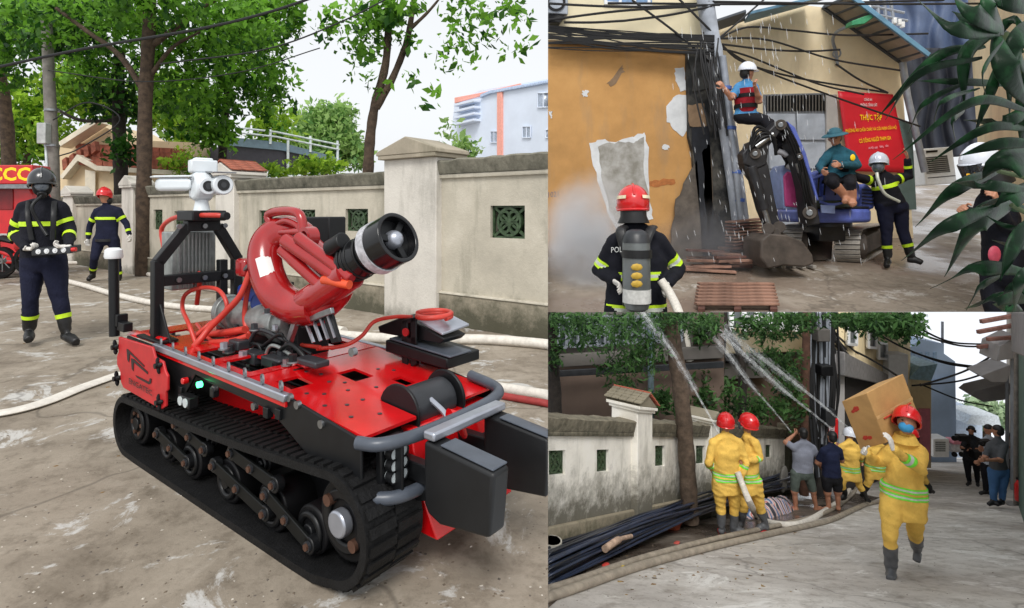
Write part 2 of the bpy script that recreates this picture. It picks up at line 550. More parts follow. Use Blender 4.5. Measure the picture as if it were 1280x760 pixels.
def hand(parent, wr, d, n, U, m, curl=.7, side=1, name='hand', spread=.012):
    """palm, four unequal curled fingers and a thumb leaving the side of the palm"""
    d = Vector(d).normalized(); n = Vector(n); n = (n - d * n.dot(d))
    n = n.normalized() if n.length > 1e-3 else d.orthogonal().normalized()
    s = d.cross(n) * side
    wr = Vector(wr)
    mb = MB(); u = U
    mb.loft([(wr - d * .02 * u, s * .028 * u, n * .02 * u), (wr + d * .02 * u, s * .034 * u, n * .019 * u), (wr + d * .06 * u, s * .043 * u, n * .017 * u), (wr + d * .094 * u, s * .041 * u, n * .013 * u)], m, 12)
    for i, (L, r) in enumerate(((.072, .0092), (.082, .0096), (.076, .0092), (.060, .0082))):
        o = wr + d * .088 * u + s * (.031 - .0207 * i) * u
        p = [o - d * .01 * u, o]
        a = .15 + spread * i
        for k, f in enumerate((.45, .31, .24)):
            a += curl * (.75 if k else .55)
            p.append(p[-1] + (d * math.cos(a) + n * math.sin(a) + s * spread * (1.5 - i)) * L * f * u)
        mb.tube(p, [r * u * q for q in (1, 1, 1, .92, .78)], m, 8)
    o = wr + d * .03 * u + s * .036 * u
    t = [o - s * .012 * u, o + (s * .7 + d * .6 + n * .25).normalized() * .034 * u]
    t.append(t[-1] + (s * .25 + d * .8 + n * (.3 + .5 * curl)).normalized() * .03 * u)
    t.append(t[-1] + (d * .8 - s * .1 + n * (.4 + .6 * curl)).normalized() * .024 * u)
    mb.tube(t, [.0125 * u, .0115 * u, .0105 * u, .0085 * u], m, 8)
    me = remeshed(mb, .0062 * u, 0, smooth_it=2)
    me.materials.append(m)
    c = wr
    me.transform(Matrix.Translation(-c)); me.shade_smooth()
    return link(name, me, parent, c)

def helmet(parent, c, up, fwd, U, m, style='fire', visor=GLASS, stripe=None):
    up = Vector(up).normalized(); f = Vector(fwd); f = (f - up * f.dot(up)).normalized(); s = f.cross(up)
    c = Vector(c); u = U
    mb = MB()
    if style == 'fire':
        lo = lambda a: math.asin(-.40 + .42 * max(0, math.sin(a)) ** .6)
        pt = lambda a, t: c + up * .012 * u + (s * math.cos(a) * math.cos(t) * .124 + f * math.sin(a) * math.cos(t) * .146 + up * math.sin(t) * .142) * u
        AZ = [2 * math.pi * k / 32 for k in range(33)]
        mb.sheet([[pt(a, lo(a) + (math.pi / 2 - lo(a)) * i / 14 - (.0005 if i == 14 else 0)) for a in AZ] for i in range(15)], m)
        mb.tube([pt(a, lo(a)) for a in AZ], .010 * u, m, 8, False)
        if 0: mb.tube([c + up * .0 * u + (s * math.cos(a) * .121 + f * math.sin(a) * .145 * (1.08 if math.sin(a) < 0 else 1.03)) * u - up * (.056 - .03 * max(0, math.sin(a))) * u for a in [2 * math.pi * k / 28 for k in range(29)]], .009 * u, m, 8, False)
        ridge = [c + (f * math.cos(t) * .146 + up * (math.sin(t) * .144 + .012)) * u for t in [R(20 + 140 * k / 12) for k in range(13)]]
        mb.tube(ridge, .010 * u, m, 8)
    elif style == 'hard':
        mb.ell(c + up * .01 * u, .122 * u, .142 * u, .128 * u, m, s, f, up, 28, 14, -.05)
        mb.ring(c + up * .004 * u, up, .140 * u, .112 * u, .014 * u, m, 28)
        mb.ell(c + f * .135 * u + up * .004 * u, .085 * u, .052 * u, .012 * u, m, s, f, up, 16, 6)
    elif style == 'hat':
        mb.ell(c + up * .015 * u, .108 * u, .122 * u, .105 * u, m, s, f, up, 28, 12, -.05)
        mb.loft([(c + up * .03 * u, s * .115 * u, f * .13 * u), (c + up * .012 * u, s * .165 * u, f * .185 * u), (c - up * .004 * u, s * .185 * u, f * .205 * u), (c - up * .012 * u, s * .178 * u, f * .2 * u), (c - up * .002 * u, s * .12 * u, f * .13 * u)], m, 28)
    h = mb.build('helmet' if style != 'hat' else 'hat', parent)
    if style == 'fire' and visor:
        v = MB(); rows = []
        for i in range(5):
            t = i / 4
            rows.append([c + (s * math.sin(a) * (.134 - .012 * t) + f * math.cos(a) * (.162 - .012 * t)) * u + up * (.012 - .105 * t) * u for a in [R(-62 + 124 * k / 14) for k in range(15)]])
        v.sheet(rows, visor)
        rows2 = [[p - f * .006 * u for p in r] for r in rows]
        v.sheet(rows2, visor)
        v.build('visor', h)
    if stripe:
        v = MB()
        for sd in (-1, 1):
            v.sheet([[c + (s * sd * (.134 * math.cos(el)) * math.cos(az) + f * .157 * math.cos(el) * math.sin(az) + up * (.150 * math.sin(el) + .012)) * u for az in [R(-62 + 44 * k / 8) for k in range(9)]] for el in (R(10), R(20))], stripe)
        v.build('reflective_stripe', h, smooth=True)
    return h

def person(place, label, J, ppm, face=0, skin=SKIN, top=YEL, bottom=YEL, shoe=BOOTG, bulk=1.1, sleeve=2.2, leg=2.2, bootat=.45, bands=(), group=None,
           hands='AB', handmat=None, curl=.8, palm=None, hairm=None, fold=.011, neckmat=None, headr=1.0, shoemat=None, width=1.0, hlen=None, eyes=False, bare=0, skirt=0, tilt=0, limb=None):
    """J: joints as traced pixels with an optional depth offset in metres; one fused body with clothing zones"""
    U = place.U; Y0 = place.D(ppm)
    K = {k: P(v[0], v[1], Y0 + (v[2] if len(v) > 2 else 0) * U) for k, v in J.items()}
    _m = (K['shA'] + K['shB']) / 2
    for s_ in ('shA', 'shB'): K[s_] = _m + (K[s_] - _m) * .84 - Vector((0, 0, .022 * U))
    K['pel'] = (K['hipA'] + K['hipB']) / 2 - Vector((0, 0, .06 * U))
    shm = (K['shA'] + K['shB']) / 2
    if 'neck' not in K: K['neck'] = shm + Vector((0, 0, .05 * U))
    fa = R(face); fwd = Vector((math.sin(fa), -math.cos(fa), 0)); rt = Vector((math.cos(fa), math.sin(fa), 0))
    for sd in 'AB':
        if 'toe' + sd not in K: K['toe' + sd] = K['an' + sd] + fwd * .17 * U + Vector((0, 0, -.075 * U))
    foot = min(K['toeA'].z, K['toeB'].z)
    root = thing('person', label, 'person', Vector(((K['anA'].x + K['anB'].x) / 2, Y0, foot)), group)
    sv = K['shB'] - K['shA']; sv.z *= .5
    tr = (K['hipB'] - K['hipA'])
    wdir = sv.normalized() if sv.length > .12 * U else rt.copy()
    wdir = rt.copy() if abs(wdir.dot(rt)) < .6 else (wdir * (1 if wdir.dot(rt) > 0 else -1) + rt).normalized()
    fdir = Vector((0, 0, 1)).cross(wdir); fdir.normalize()
    b = bulk; u = U
    mb = MB(); m0 = top
    pel, nk = K['pel'], K['neck']; ax = nk - pel
    hm = (K['hipA'] + K['hipB']) / 2
    hw = max(.135 * u, tr.length * .5 + .07 * u) if tr.length > .12 * u else .15 * u
    hw = min(hw, .2 * u)
    sw = min(max(sv.length * .5, .12 * u), .2 * u)
    w = width
    cu = lambda t: pel.lerp(shm, t)
    mb.loft([(pel - Vector((0, 0, .04 * u)), wdir * hw * .75 * w, fdir * .09 * u * b), (cu(.06), wdir * hw * 1.02 * w * b, fdir * .118 * u * b), (cu(.3), wdir * hw * .98 * b * w, fdir * .118 * u * b),
             (cu(.55), wdir * (sw * .45 + hw * .5) * b * w, fdir * .122 * u * b), (cu(.78), wdir * sw * 1.0 * b * w, fdir * .128 * u * b), (cu(.93), wdir * sw * 1.0 * w, fdir * .108 * u * b), (cu(1.02), wdir * sw * .72 * w, fdir * .08 * u),
             (nk, wdir * .065 * u, fdir * .062 * u)], m0, 20)
    hd = K['head']
    mb.tube([nk - (hd - nk).normalized() * .06 * u, hd - (hd - nk).normalized() * .03 * u], [.06 * u, .052 * u], m0, 12)
    # head: skull, jaw, nose, ears
    hu = (hd - nk).normalized(); hu = (hu * .5 + Vector((0, 0, 1)) * .5).normalized()
    hf = (fwd - hu * fwd.dot(hu)).normalized()
    if tilt: ct, st = math.cos(R(tilt)), math.sin(R(tilt)); hu, hf = hu * ct - hf * st, hf * ct + hu * st
    hs = hf.cross(hu)
    if skirt: mb.loft([(cu(.42), wdir * hw * .98 * b * w, fdir * .115 * u * b), (cu(.1), wdir * hw * 1.03 * b * w, fdir * .122 * u * b), (pel - Vector((0, 0, skirt * u)), wdir * hw * 1.05 * b * w, fdir * .13 * u * b)], m0, 24)
    if limb: b = limb
    hr = headr * u
    mb.ell(hd + hu * .025 * hr, .078 * hr, .098 * hr, .098 * hr, m0, hs, hf, hu, 18, 12)
    mb.ell(hd + hf * .028 * hr - hu * .05 * hr, .056 * hr, .062 * hr, .068 * hr, m0, hs, hf, hu, 16, 10)
    mb.ell(hd + hf * .098 * hr - hu * .018 * hr, .015 * hr, .02 * hr, .026 * hr, m0, hs, hf, hu, 10, 8)
    for sd in (-1, 1): mb.ell(hd + hs * sd * .08 * hr - hu * .005 * hr, .012 * hr, .022 * hr, .032 * hr, m0, hs, hf, hu, 10, 8)
    for a in 'AB':
        mb.tube([K['sh' + a], K['sh' + a].lerp(K['el' + a], .5), K['el' + a]], [.068 * u * b, .062 * u * b, .053 * u * b], m0, 14)
        mb.ell(K['sh' + a], .066 * u * b, .066 * u * b, .066 * u * b, m0)
        mb.tube([nk - Vector((0, 0, .01 * u)), nk.lerp(K['sh' + a], .5) + Vector((0, 0, .006 * u)), K['sh' + a] + Vector((0, 0, .008 * u))], [.058 * u, .062 * u, .06 * u], m0, 12)
        mb.ell(K['el' + a], .053 * u * b, .053 * u * b, .053 * u * b, m0)
        fb = b if sleeve > 1 else .85
        mb.tube([K['el' + a], K['el' + a].lerp(K['wr' + a], .4), K['wr' + a]], [.052 * u * fb, .05 * u * fb, .037 * u * fb], m0, 14)
        mb.tube([K['hip' + a], K['hip' + a].lerp(K['kn' + a], .45), K['kn' + a]], [.098 * u * b, .09 * u * b, .07 * u * b], m0, 16)
        mb.ell(K['hip' + a], .1 * u * b, .1 * u * b, .1 * u * b, m0)
        mb.ell(K['kn' + a], .07 * u * b, .07 * u * b, .07 * u * b, m0)
        lb = b if leg > 1 else .82
        mb.tube([K['kn' + a], K['kn' + a].lerp(K['an' + a], .35), K['an' + a]], [.066 * u * lb, .066 * u * lb, .05 * u * lb], m0, 14)
        td = K['toe' + a] - K['an' + a]
        th = Vector((td.x, td.y, td.z * .4)); 
        heel = K['an' + a] - Vector((td.x, td.y, 0)).normalized() * .045 * u - Vector((0, 0, .055 * u))
        mb.tube([heel, K['an' + a].lerp(K['toe' + a], .5) - Vector((0, 0, .012 * u)), K['toe' + a]], [.045 * u, .05 * u, .042 * u], m0, 12)
    me = remeshed(mb, .0165 * u if ppm > 70 else .02 * u, fold, U=U, smooth_it=3)
    bm = bmesh.new(); bm.from_mesh(me)
    bn = [x[0] for x in BONES]
    A0 = np.array([K[x[1]][:] for x in BONES]); B0 = np.array([K[x[2]][:] for x in BONES]); RR = np.array([x[3] * u for x in BONES]) * np.array([1] + [1] + [b] * 10)
    D0 = B0 - A0; L2 = (D0 ** 2).sum(1)
    def classify():
        fc = np.array([f.calc_center_median()[:] for f in bm.faces])
        t = ((fc[:, None, :] - A0) * D0).sum(2) / L2
        tc = np.clip(t, 0, 1)
        dist = np.linalg.norm(fc[:, None, :] - (A0 + tc[..., None] * D0), axis=2) - RR
        k = dist.argmin(1)
        return k, t[np.arange(len(k)), k]
    _cl = classify
    def classify():
        k, t = _cl()
        fc = np.array([f.calc_center_median()[:] for f in bm.faces])
        th = ((fc - A0[1]) * D0[1]).sum(1) / L2[1]
        dh = np.linalg.norm(fc - (A0[1] + th[:, None] * D0[1]), axis=1)
        m = (th > .42) & (dh < .15 * u)
        k = np.where(m, 1, k); t = np.where(m, th, t)
        return k, t
    def cut(bone, t):
        i = bn.index(bone); bm.faces.ensure_lookup_table()
        k, _ = classify()
        fs = [f for f, kk in zip(bm.faces, k) if kk == i]
        es = set(e for f in fs for e in f.edges); vs = set(v for f in fs for v in f.verts)
        bmesh.ops.bisect_plane(bm, geom=fs + list(es) + list(vs), dist=1e-5, plane_co=A0[i] + D0[i] * t, plane_no=D0[i])
    cuts = [('torso', .16)]
    if sleeve < 2: cuts += [(p + s, (sleeve if p == 'ua' else sleeve - 1)) for s in 'AB' for p in ('ua', 'fa') if 0 < (sleeve if p == 'ua' else sleeve - 1) < 1]
    if leg < 2: cuts += [(p + s, (leg if p == 'th' else leg - 1)) for s in 'AB' for p in ('th', 'shn') if 0 < (leg if p == 'th' else leg - 1) < 1]
    if bootat is not None: cuts += [('shn' + s, bootat) for s in 'AB']
    for bo, t0, t1, mm in bands: cuts += [(bo, t0), (bo, t1)]
    for c in set(cuts): cut(*c)
    k, t = classify()
    mats = [top, bottom, skin, shoe, neckmat or skin]
    for m in mats: me.materials.append(m)
    bm.faces.ensure_lookup_table()
    for f, kk, tt in zip(bm.faces, k, t):
        n = bn[kk]
        if n == 'torso': i = 0 if tt > .16 else 1
        elif n == 'head': i = 2 if tt > .42 else 4
        elif n[:2] == 'ua': i = 0 if tt < sleeve else 2
        elif n[:2] == 'fa': i = 0 if tt < sleeve - 1 else 2
        elif n[:2] == 'th': i = 1 if tt < leg else 2
        elif n[:3] == 'shn': i = 3 if (bootat is not None and tt > bootat) else (1 if tt < leg - 1 else 2)
        else: i = 2 if (bare) else 3
        f.material_index = i; f.smooth = True
    if bands:
        bm.normal_update()
        sb = {}; clus = {}; last = {}
        for bo, t0, t1, mm in sorted(bands, key=lambda q: (q[0], q[1])):
            if bo not in last or t0 - last[bo][1] > .02: last[bo] = [t0, t1]
            last[bo][1] = t1; clus[(bo, t0)] = last[bo][0]
        for f, kk, tt in zip(bm.faces, k, t):
            for bo, t0, t1, mm in bands:
                if bn[kk] == bo and t0 <= tt <= t1:
                    sb.setdefault((bo, clus[(bo, t0)]), []).append((f, mm))
        for key, fl in sb.items():
            m2 = MB()
            for f, mm in fl:
                m2.add([v.co + v.normal * .006 * u for v in f.verts], [list(range(len(f.verts)))], mm)
            st = m2.build('reflective_stripe', root, smooth=True, angle=180)
    bm.to_mesh(me); bm.free()
    c = WLOC[root.name]
    me.transform(Matrix.Translation(-c)); me.shade_smooth()
    body = link('body', me, root, c)
    hm_ = handmat or skin
    for a in hands:
        d = K['wr' + a] - K['el' + a]
        pn = Vector(palm[a]) if palm and a in palm else (fwd * .3 - Vector((0, 0, 1)) * .2 + (rt if a == 'A' else -rt) * .8)
        if hlen and a in hlen: d = Vector(hlen[a])
        hand(root, K['wr' + a], d, pn, U, hm_, curl, 1 if a == 'A' else -1, 'glove' if handmat else 'hand')
    if hairm:
        h = MB()
        h.ell(hd + hu * .04 * hr - hf * .012 * hr, .088 * hr, .104 * hr, .098 * hr, hairm, hs, hf, hu, 20, 10, -.1)
        h.ell(hd + hu * .0 * hr - hf * .045 * hr, .08 * hr, .07 * hr, .085 * hr, hairm, hs, hf, hu, 18, 10)
        h.build('hair', root)
    if eyes:
        for sd in (-1, 1):
            e = MB(); e.ell(hd + hf * .085 * hr + hs * sd * .032 * hr + hu * .012 * hr, .014 * hr, .008 * hr, .008 * hr, BLACK, hs, hf, hu, 10, 6); e.build('eye', root)
    K['hu'], K['hf'], K['hs'], K['fwd'], K['rt'], K['U'], K['fdir'], K['wdir'] = hu, hf, hs, fwd, rt, U, fdir, wdir
    return root, K

def jacket_bands(waist=.30, sl='AB', cuffs=True, two=True):
    b = []
    for t in ((waist, waist - .1) if two else (waist,)):
        b += [('torso', t - .035, t - .012, LIME2), ('torso', t - .012, t + .012, SILV), ('torso', t + .012, t + .035, LIME2)]
    return b

def dark_bands(chest=.66, arm=.55, shin=.62):
    b = [('torso', chest - .03, chest + .03, LIME)]
    for s in 'AB':
        if arm: b.append(('ua' + s, arm, arm + .2, LIME))
        if arm: b.append(('fa' + s, .42, .6, LIME))
        if shin: b.append(('shn' + s, shin, shin + .13, LIME))
    return b
# ================================================================== LEFT PLACE: lane with the tracked robot
START = set(o.name for o in bpy.data.objects)
CONC = pavement('concrete_lane', (C(118, 107, 93), C(148, 137, 122), C(170, 160, 146), C(204, 203, 200)), C(110, 97, 82), .60, .74, .8, .35, 45, .42)
RENDER = plaster('boundary_render', C(190, 183, 167), C(70, 70, 56), LEFT, -.05, .85, .9, 1.6, C(208, 201, 186))
PLINTH = plaster('plinth_render', C(166, 156, 138), C(70, 70, 54), LEFT, .05, 1.0, .9, 1.8)
COPE = plaster('mossy_coping', C(128, 124, 110), C(44, 46, 36), LEFT, 1.2, 3.0, .95, 3.0)
PILL = plaster('pillar_render', C(208, 203, 194), C(86, 84, 72), LEFT, -.1, .5, .8, 1.6)
BARK = M('bark', C(74, 60, 48), .95, var=.4, scale=9, bmp=.8, bscale=30)
BARK2 = M('grey_bark', C(92, 78, 66), .95, var=.35, scale=8, bmp=.8, bscale=26)
DARKBARK = M('dark_bark', C(46, 40, 36), .95, var=.35, scale=9, bmp=.8)
LEAF = leafmat('street_tree_leaf', C(34, 78, 24), C(132, 190, 62), .5)
LEAFY = leafmat('bright_leaf', C(70, 120, 30), C(176, 214, 70), .5)
LEAFD = leafmat('deep_leaf', C(20, 50, 20), C(66, 118, 40), .4)
LEAFP = leafmat('pale_leaf', C(96, 146, 78), C(178, 214, 130), .5)
CERAM = M('green_ceramic', C(58, 78, 52), .5, var=.4, scale=30)
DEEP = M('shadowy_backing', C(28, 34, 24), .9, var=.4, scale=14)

def ground_sheet(name, place, poly_rows, m):
    mb = MB(); mb.sheet(poly_rows, m)
    return tag(mb.build(name), kind='structure')

ys = [.6, 1.2, 2, 3, 4, 6, 8, 11, 15, 22, 35, 60, 120]
rows = []
for Y in ys:
    xs = [-1.4 * Y - 4, -1.0 * Y - 1, -.6 * Y, -.3 * Y, 0, SEAM * Y]
    rows.append([Vector((x, Y, 0)) for x in xs])
ground_sheet('ground', LEFT, rows, CONC)

# ---- boundary wall
WP0 = Vector((.354, 6.37, 0)); WD = Vector((-1.29, 1, 0)).normalized(); WN = Vector((-WD.y, WD.x, 0))
if WN.dot(Vector((0, 0, 0)) - WP0) < 0: WN = -WN
WPL = Plane(WP0, WN)
def wu(x):                       # distance along the wall of a pixel column
    h = WPL.hit(x, 300); return (h - WP0).dot(WD)
def wz(x, y): return WPL.hit(x, y).z
def wf(u, z): return WP0 + WD * u + Vector((0, 0, z))

def vent_block(u0, u1, z0, z1, f, nrm, parent, along, depth=.1):
    """pierced ceramic block: frame, ring and four petals"""
    mb = MB()
    du = (u1 - u0); dz = z1 - z0
    cu, cz = (u0 + u1) / 2, (z0 + z1) / 2
    c = f(cu, cz) - nrm * .06
    X = (f(u1, cz) - f(u0, cz)); Lx = X.length; X.normalize(); Z = Vector((0, 0, 1))
    r = min(Lx, dz) * .45
    def pt(a, b): return c + X * a * Lx / 2 + Z * b * dz / 2
    for k in range(4):
        a = R(45 + 90 * k)
        mb.ring(c + X * math.cos(a) * r * .52 + Z * math.sin(a) * r * .52, nrm, r * .46, r * .27, .05, CERAM, 12)
    mb.ring(c, nrm, r * 1.02, r * .84, .06, CERAM, 20)
    mb.ell(c, r * .22, .03, r * .22, CERAM, X, nrm, Z, 10, 6)
    for a, b in ((pt(-1, -1), pt(1, 1)), (pt(-1, 1), pt(1, -1))):
        mb.bar(a, b, .03, .03, CERAM, nrm)
    for a, b in ((pt(-1, -.96), pt(1, -.96)), (pt(-1, .96), pt(1, .96)), (pt(-.96, -1), pt(-.96, 1)), (pt(.96, -1), pt(.96, 1))):
        mb.bar(a, b, .03, .035, CERAM, nrm)
    o = mb.build('vent_block', parent)
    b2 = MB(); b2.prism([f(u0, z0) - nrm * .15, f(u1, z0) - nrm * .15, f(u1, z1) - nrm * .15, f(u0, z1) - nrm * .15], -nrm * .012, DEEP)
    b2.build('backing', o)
    return o

def wall_run(label, x0, x1, ztop, vents, plinth=True):
    u0, u1 = sorted((wu(x0), wu(x1)))
    t = thing('boundary_wall', label, 'wall', wf((u0 + u1) / 2, 0))
    holes = []
    for (xa, xb, ya, yb) in vents:
        a, b = sorted((wu(xa), wu(xb))); xm = (xa + xb) / 2
        holes.append((a, b, wz(xm, yb), wz(xm, ya)))
    mb = MB(); wall_cells(mb, wf, u0, u1, -.05, ztop - .16, holes, .2, WN, RENDER); mb.build('wall_panel', t, smooth=False)
    for h in holes: vent_block(h[0], h[1], h[2], h[3], wf, WN, t, WD)
    rng = random.Random(int(x0))
    n = max(8, int((u1 - u0) / .12)); rows = []
    for k in range(n + 1):
        u = u0 + (u1 - u0) * k / n; e = rng.uniform(-.012, .012)
        rows.append([wf(u, ztop - .17) + WN * .05, wf(u, ztop - .02 + e) + WN * (.085 + e), wf(u, ztop + e) + WN * .06, wf(u, ztop + .015 + e) - WN * .1, wf(u, ztop - .02) - WN * .28, wf(u, ztop - .17) - WN * .26])
    mb = MB(); mb.sheet(rows, COPE); mb.build('coping', t, smooth=False)
    mb = MB(); mb.prism([wf(u0, ztop - .225) + WN * .035, wf(u1, ztop - .225) + WN * .035, wf(u1, ztop - .175) + WN * .04, wf(u0, ztop - .175) + WN * .04], -WN * .03, RENDER); mb.build('ledge', t, bevel=.006)
    if plinth:
        mb = MB(); mb.prism([wf(u0, -.05) + WN * .05, wf(u1, -.05) + WN * .05, wf(u1, .37) + WN * .045, wf(u0, .37) + WN * .045], -WN * .045, PLINTH); mb.build('plinth', t, bevel=.01)
        mb = MB(); mb.prism([wf(u0, .37) + WN * .06, wf(u1, .37) + WN * .06, wf(u1, .395) + WN * .05, wf(u0, .395) + WN * .05], -WN * .06, RENDER); mb.build('plinth_cap', t, bevel=.006)
    return t

wall_run('cream wall stretch with one vent block, right of the tall gate pillar', 548, 760, 1.98, [(613, 656, 257, 298)])
wall_run('cream wall stretch with four vent blocks between the two capped pillars', 290, 492, 1.88, [(324, 342, 263, 288), (372, 394, 262, 287), (432, 460, 261, 289)])
wall_run('cream wall stretch with small vents behind the white camera', 172, 278, 1.86, [(192, 203, 262, 287), (218, 229, 264, 288)])
wall_run('low far wall stretch behind the walking red-helmeted firefighter', 70, 162, 1.7, [])

def pillar(label, xl, xr, depth, ztop, capw, tiled=False, capm=PILL, axis=None):
    u0, u1 = sorted((wu(xl), wu(xr)))
    t = thing('wall_pillar', label, 'pillar', wf((u0 + u1) / 2, 0))
    mb = MB(); o = WN * .1
    mb.prism([wf(u0, -.05) + o, wf(u1, -.05) + o, wf(u1, ztop) + o, wf(u0, ztop) + o], -WN * depth, PILL); mb.build('shaft', t, bevel=.012)
    e = capw; um = (u0 + u1) / 2
    mb = MB(); a = o + WN * e
    mb.prism([wf(u0 - e * .6, ztop) + a * .96, wf(u1 + e * .6, ztop) + a * .96, wf(u1 + e * .6, ztop + .05) + a * .96, wf(u0 - e * .6, ztop + .05) + a * .96], -WN * (depth + 2 * e * .9), capm); mb.build('cap_moulding', t, bevel=.008)
    rm = capm
    mb = MB()
    q = [wf(u0 - e, ztop + .05) + a, wf(u1 + e, ztop + .05) + a, wf(u1 + e * .9, ztop + .1) + a, wf(um, ztop + .27) + a, wf(u0 - e * .9, ztop + .1) + a]
    mb.prism(q, -WN * (depth + 2 * e), rm); mb.build('gable_cap', t, bevel=.01)
    if tiled:
        for sd, uu in ((-1, u0 - e), (1, u1 + e)):
            for r in range(4):
                for k in range(3):
                    f0, f1 = r / 4, (r + 1) / 4 + .06
                    A = wf(uu + (um - uu) * f0, ztop + .1 + .18 * f0 + .03) + a; B = wf(uu + (um - uu) * f1, ztop + .1 + .18 * f1 + .018) + a
                    w = (depth + 2 * e) / 3
                    mb = MB(); s0 = -WN * (w * k + .004); s1 = -WN * (w * (k + 1) - .004)
                    mb.prism([A + s0, B + s0, B + s1, A + s1], Vector((0, 0, .022)), TILE); mb.build('roof_tile', t, bevel=.004)
    return t
TILE = M('clay_tile', C(158, 92, 72), .85, var=.35, scale=6, bmp=.4)
pillar('tall pale gate pillar with gabled mossy cap beside the robot nozzle', 487, 552, .48, 2.02, .075, capm=PLINTH)
pillar('pillar with little red tiled cap behind the white camera head', 276, 299, .5, 1.92, .09, True)
pillar('thin white pillar behind the walking red-helmeted firefighter', 158, 172, .4, 1.85, .05)
pillar('white far pillar between the two firefighters at left', 84, 96, .4, 1.72, .06)

# ---- trees
def trunk_part(px, rad, Y, m, t, name='trunk', place=LEFT, seg=14):
    pts = spline([P(x, y, Y + (v[0] if v else 0)) for (x, y, *v) in px], 5)
    n = len(pts)
    rs = [(rad[0] + (rad[1] - rad[0]) * i / (n - 1)) * Y / FX for i in range(n)]
    rs = [r * (1 + .06 * math.sin(i * 1.9)) for i, r in enumerate(rs)]
    mb = MB(); mb.tube(pts, rs, m, seg)
    return mb.build(name, t)

keepL = lambda c: (c[:, 0] < SEAM * c[:, 1] - .03)
def blob(x, y, Y, rx, ry, n, rd=None):
    k = Y / FX
    return (P(x, y, Y), (rx * k, rd or (rx + ry) * .5 * k * .9, ry * k), n)

def tree(label, Y, trunks, blobs, leaf, size, base, group='trees along the wall', seed=0, bark=BARK, keep=keepL, kind='tree', per=9):
    t = thing(kind, label, 'tree', base, group)
    for i, (px, rad) in enumerate(trunks): trunk_part(px, rad, Y, bark, t, 'trunk' if i == 0 else 'limb')
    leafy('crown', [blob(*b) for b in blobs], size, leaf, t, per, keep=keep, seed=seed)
    return t

tree('straight brown trunk with dense crown standing in front of the wall', 12.0,
     [([(179, 345), (180, 230), (182, 120), (186, 40), (188, -60)], (9.5, 7)), ([(184, 120), (150, 70), (110, 40), (70, 10)], (4, 2)), ([(186, 60), (240, 20), (290, -15)], (4, 2)), ([(184, 100), (215, 60), (250, 40)], (3, 1.5))],
     [(90, 24, 12.6, 95, 44, 190), (200, 24, 12.8, 90, 56, 230), (115, 88, 13, 40, 30, 60), (228, 105, 13, 50, 45, 90), (185, -30, 11, 120, 50, 150), (225, 66, 12.9, 60, 30, 80), (300, 40, 12.5, 60, 48, 130), (190, 10, 11, 60, 24, 60)], LEAF, .08, P(179, 345, 12), seed=1)
tree('dark trunked tree behind the tiled house roof edge', 15.0,
     [([(153, 262), (150, 190), (148, 120), (150, 60)], (9, 6)), ([(150, 150), (100, 150), (60, 130)], (2.5, 1.5))],
     [(150, 110, 15, 42, 50, 110), (70, 40, 14, 60, 40, 150), (155, 185, 14.4, 22, 18, 26), (120, 10, 14, 60, 40, 120)], LEAFD, .1, P(153, 262, 15), seed=2, bark=DARKBARK)
tree('slim dark tree rising behind the wall above the white camera', 16.0,
     [([(277, 232), (280, 160), (288, 90), (296, 20)], (5.5, 4)), ([(284, 110), (320, 70), (350, 40)], (3, 1.5))],
     [(300, 70, 15, 62, 75, 270), (250, 130, 15, 50, 50, 120), (340, 110, 15, 35, 40, 60), (330, 20, 14.5, 50, 35, 130), (270, 170, 15, 30, 22, 34)], LEAF, .1, P(277, 232, 16), seed=3, bark=DARKBARK)
tree('leaning tree at the left edge above the fire truck', 18.0,
     [([(12, 230), (8, 150), (0, 90), (-6, 20)], (8, 6))],
     [(10, 60, 17, 50, 60, 150), (40, 20, 16, 60, 30, 120)], LEAF, .12, P(12, 230, 18), seed=4)
tree('forked sparse tree rising above the wall beside the gate pillar', 10.4,
     [([(460, 216), (463, 170), (469, 130), (482, 80), (486, 20), (488, -40)], (7, 3.5)), ([(470, 135), (492, 95), (510, 45), (520, -20)], (5, 3)), ([(514, 35), (535, 15), (552, -5)], (2.5, 1.2))],
     [(470, 30, 10.3, 52, 42, 62), (450, 70, 10.3, 20, 40, 16), (490, 10, 10, 40, 24, 44), (470, 105, 10.2, 18, 14, 5), (590, 25, 10, 66, 34, 34), (560, 60, 10, 30, 30, 7), (640, 60, 10, 30, 36, 6), (510, 95, 10, 14, 8, 3), (620, 10, 10, 60, 20, 18), (545, 130, 10, 16, 14, 3), (580, 75, 10, 40, 20, 6), (415, 25, 10.3, 30, 28, 20)], LEAF, .085, P(460, 216, 10.4), seed=5, per=6)
tree('round pale green tree far behind the canopy', 34.0, [([(405, 235), (406, 190), (408, 160)], (5, 3))],
     [(405, 170, 34, 44, 40, 420), (375, 190, 33, 36, 28, 160), (440, 190, 34, 22, 24, 90), (425, 140, 34, 20, 14, 40)], LEAFP, .2, P(405, 240, 34), 'trees beyond the wall', seed=6)
tree('bright yellow green thicket behind the fire truck', 24.0, [([(30, 250), (34, 200), (40, 150)], (5, 3))],
     [(25, 150, 24, 60, 60, 430), (90, 105, 23, 40, 30, 120), (60, 175, 23, 22, 30, 80)], LEAFY, .15, P(30, 255, 24), 'trees beyond the wall', seed=7)
tree('bright leafy bush between the canopy posts above the wall', 14.5, [([(380, 235), (382, 215), (384, 204)], (2, 1.2))],
     [(400, 208, 14.5, 44, 10, 90), (345, 214, 14.5, 26, 8, 40), (232, 205, 16, 30, 20, 60)], LEAFY, .075, P(380, 238, 14.5), 'trees beyond the wall', seed=8)
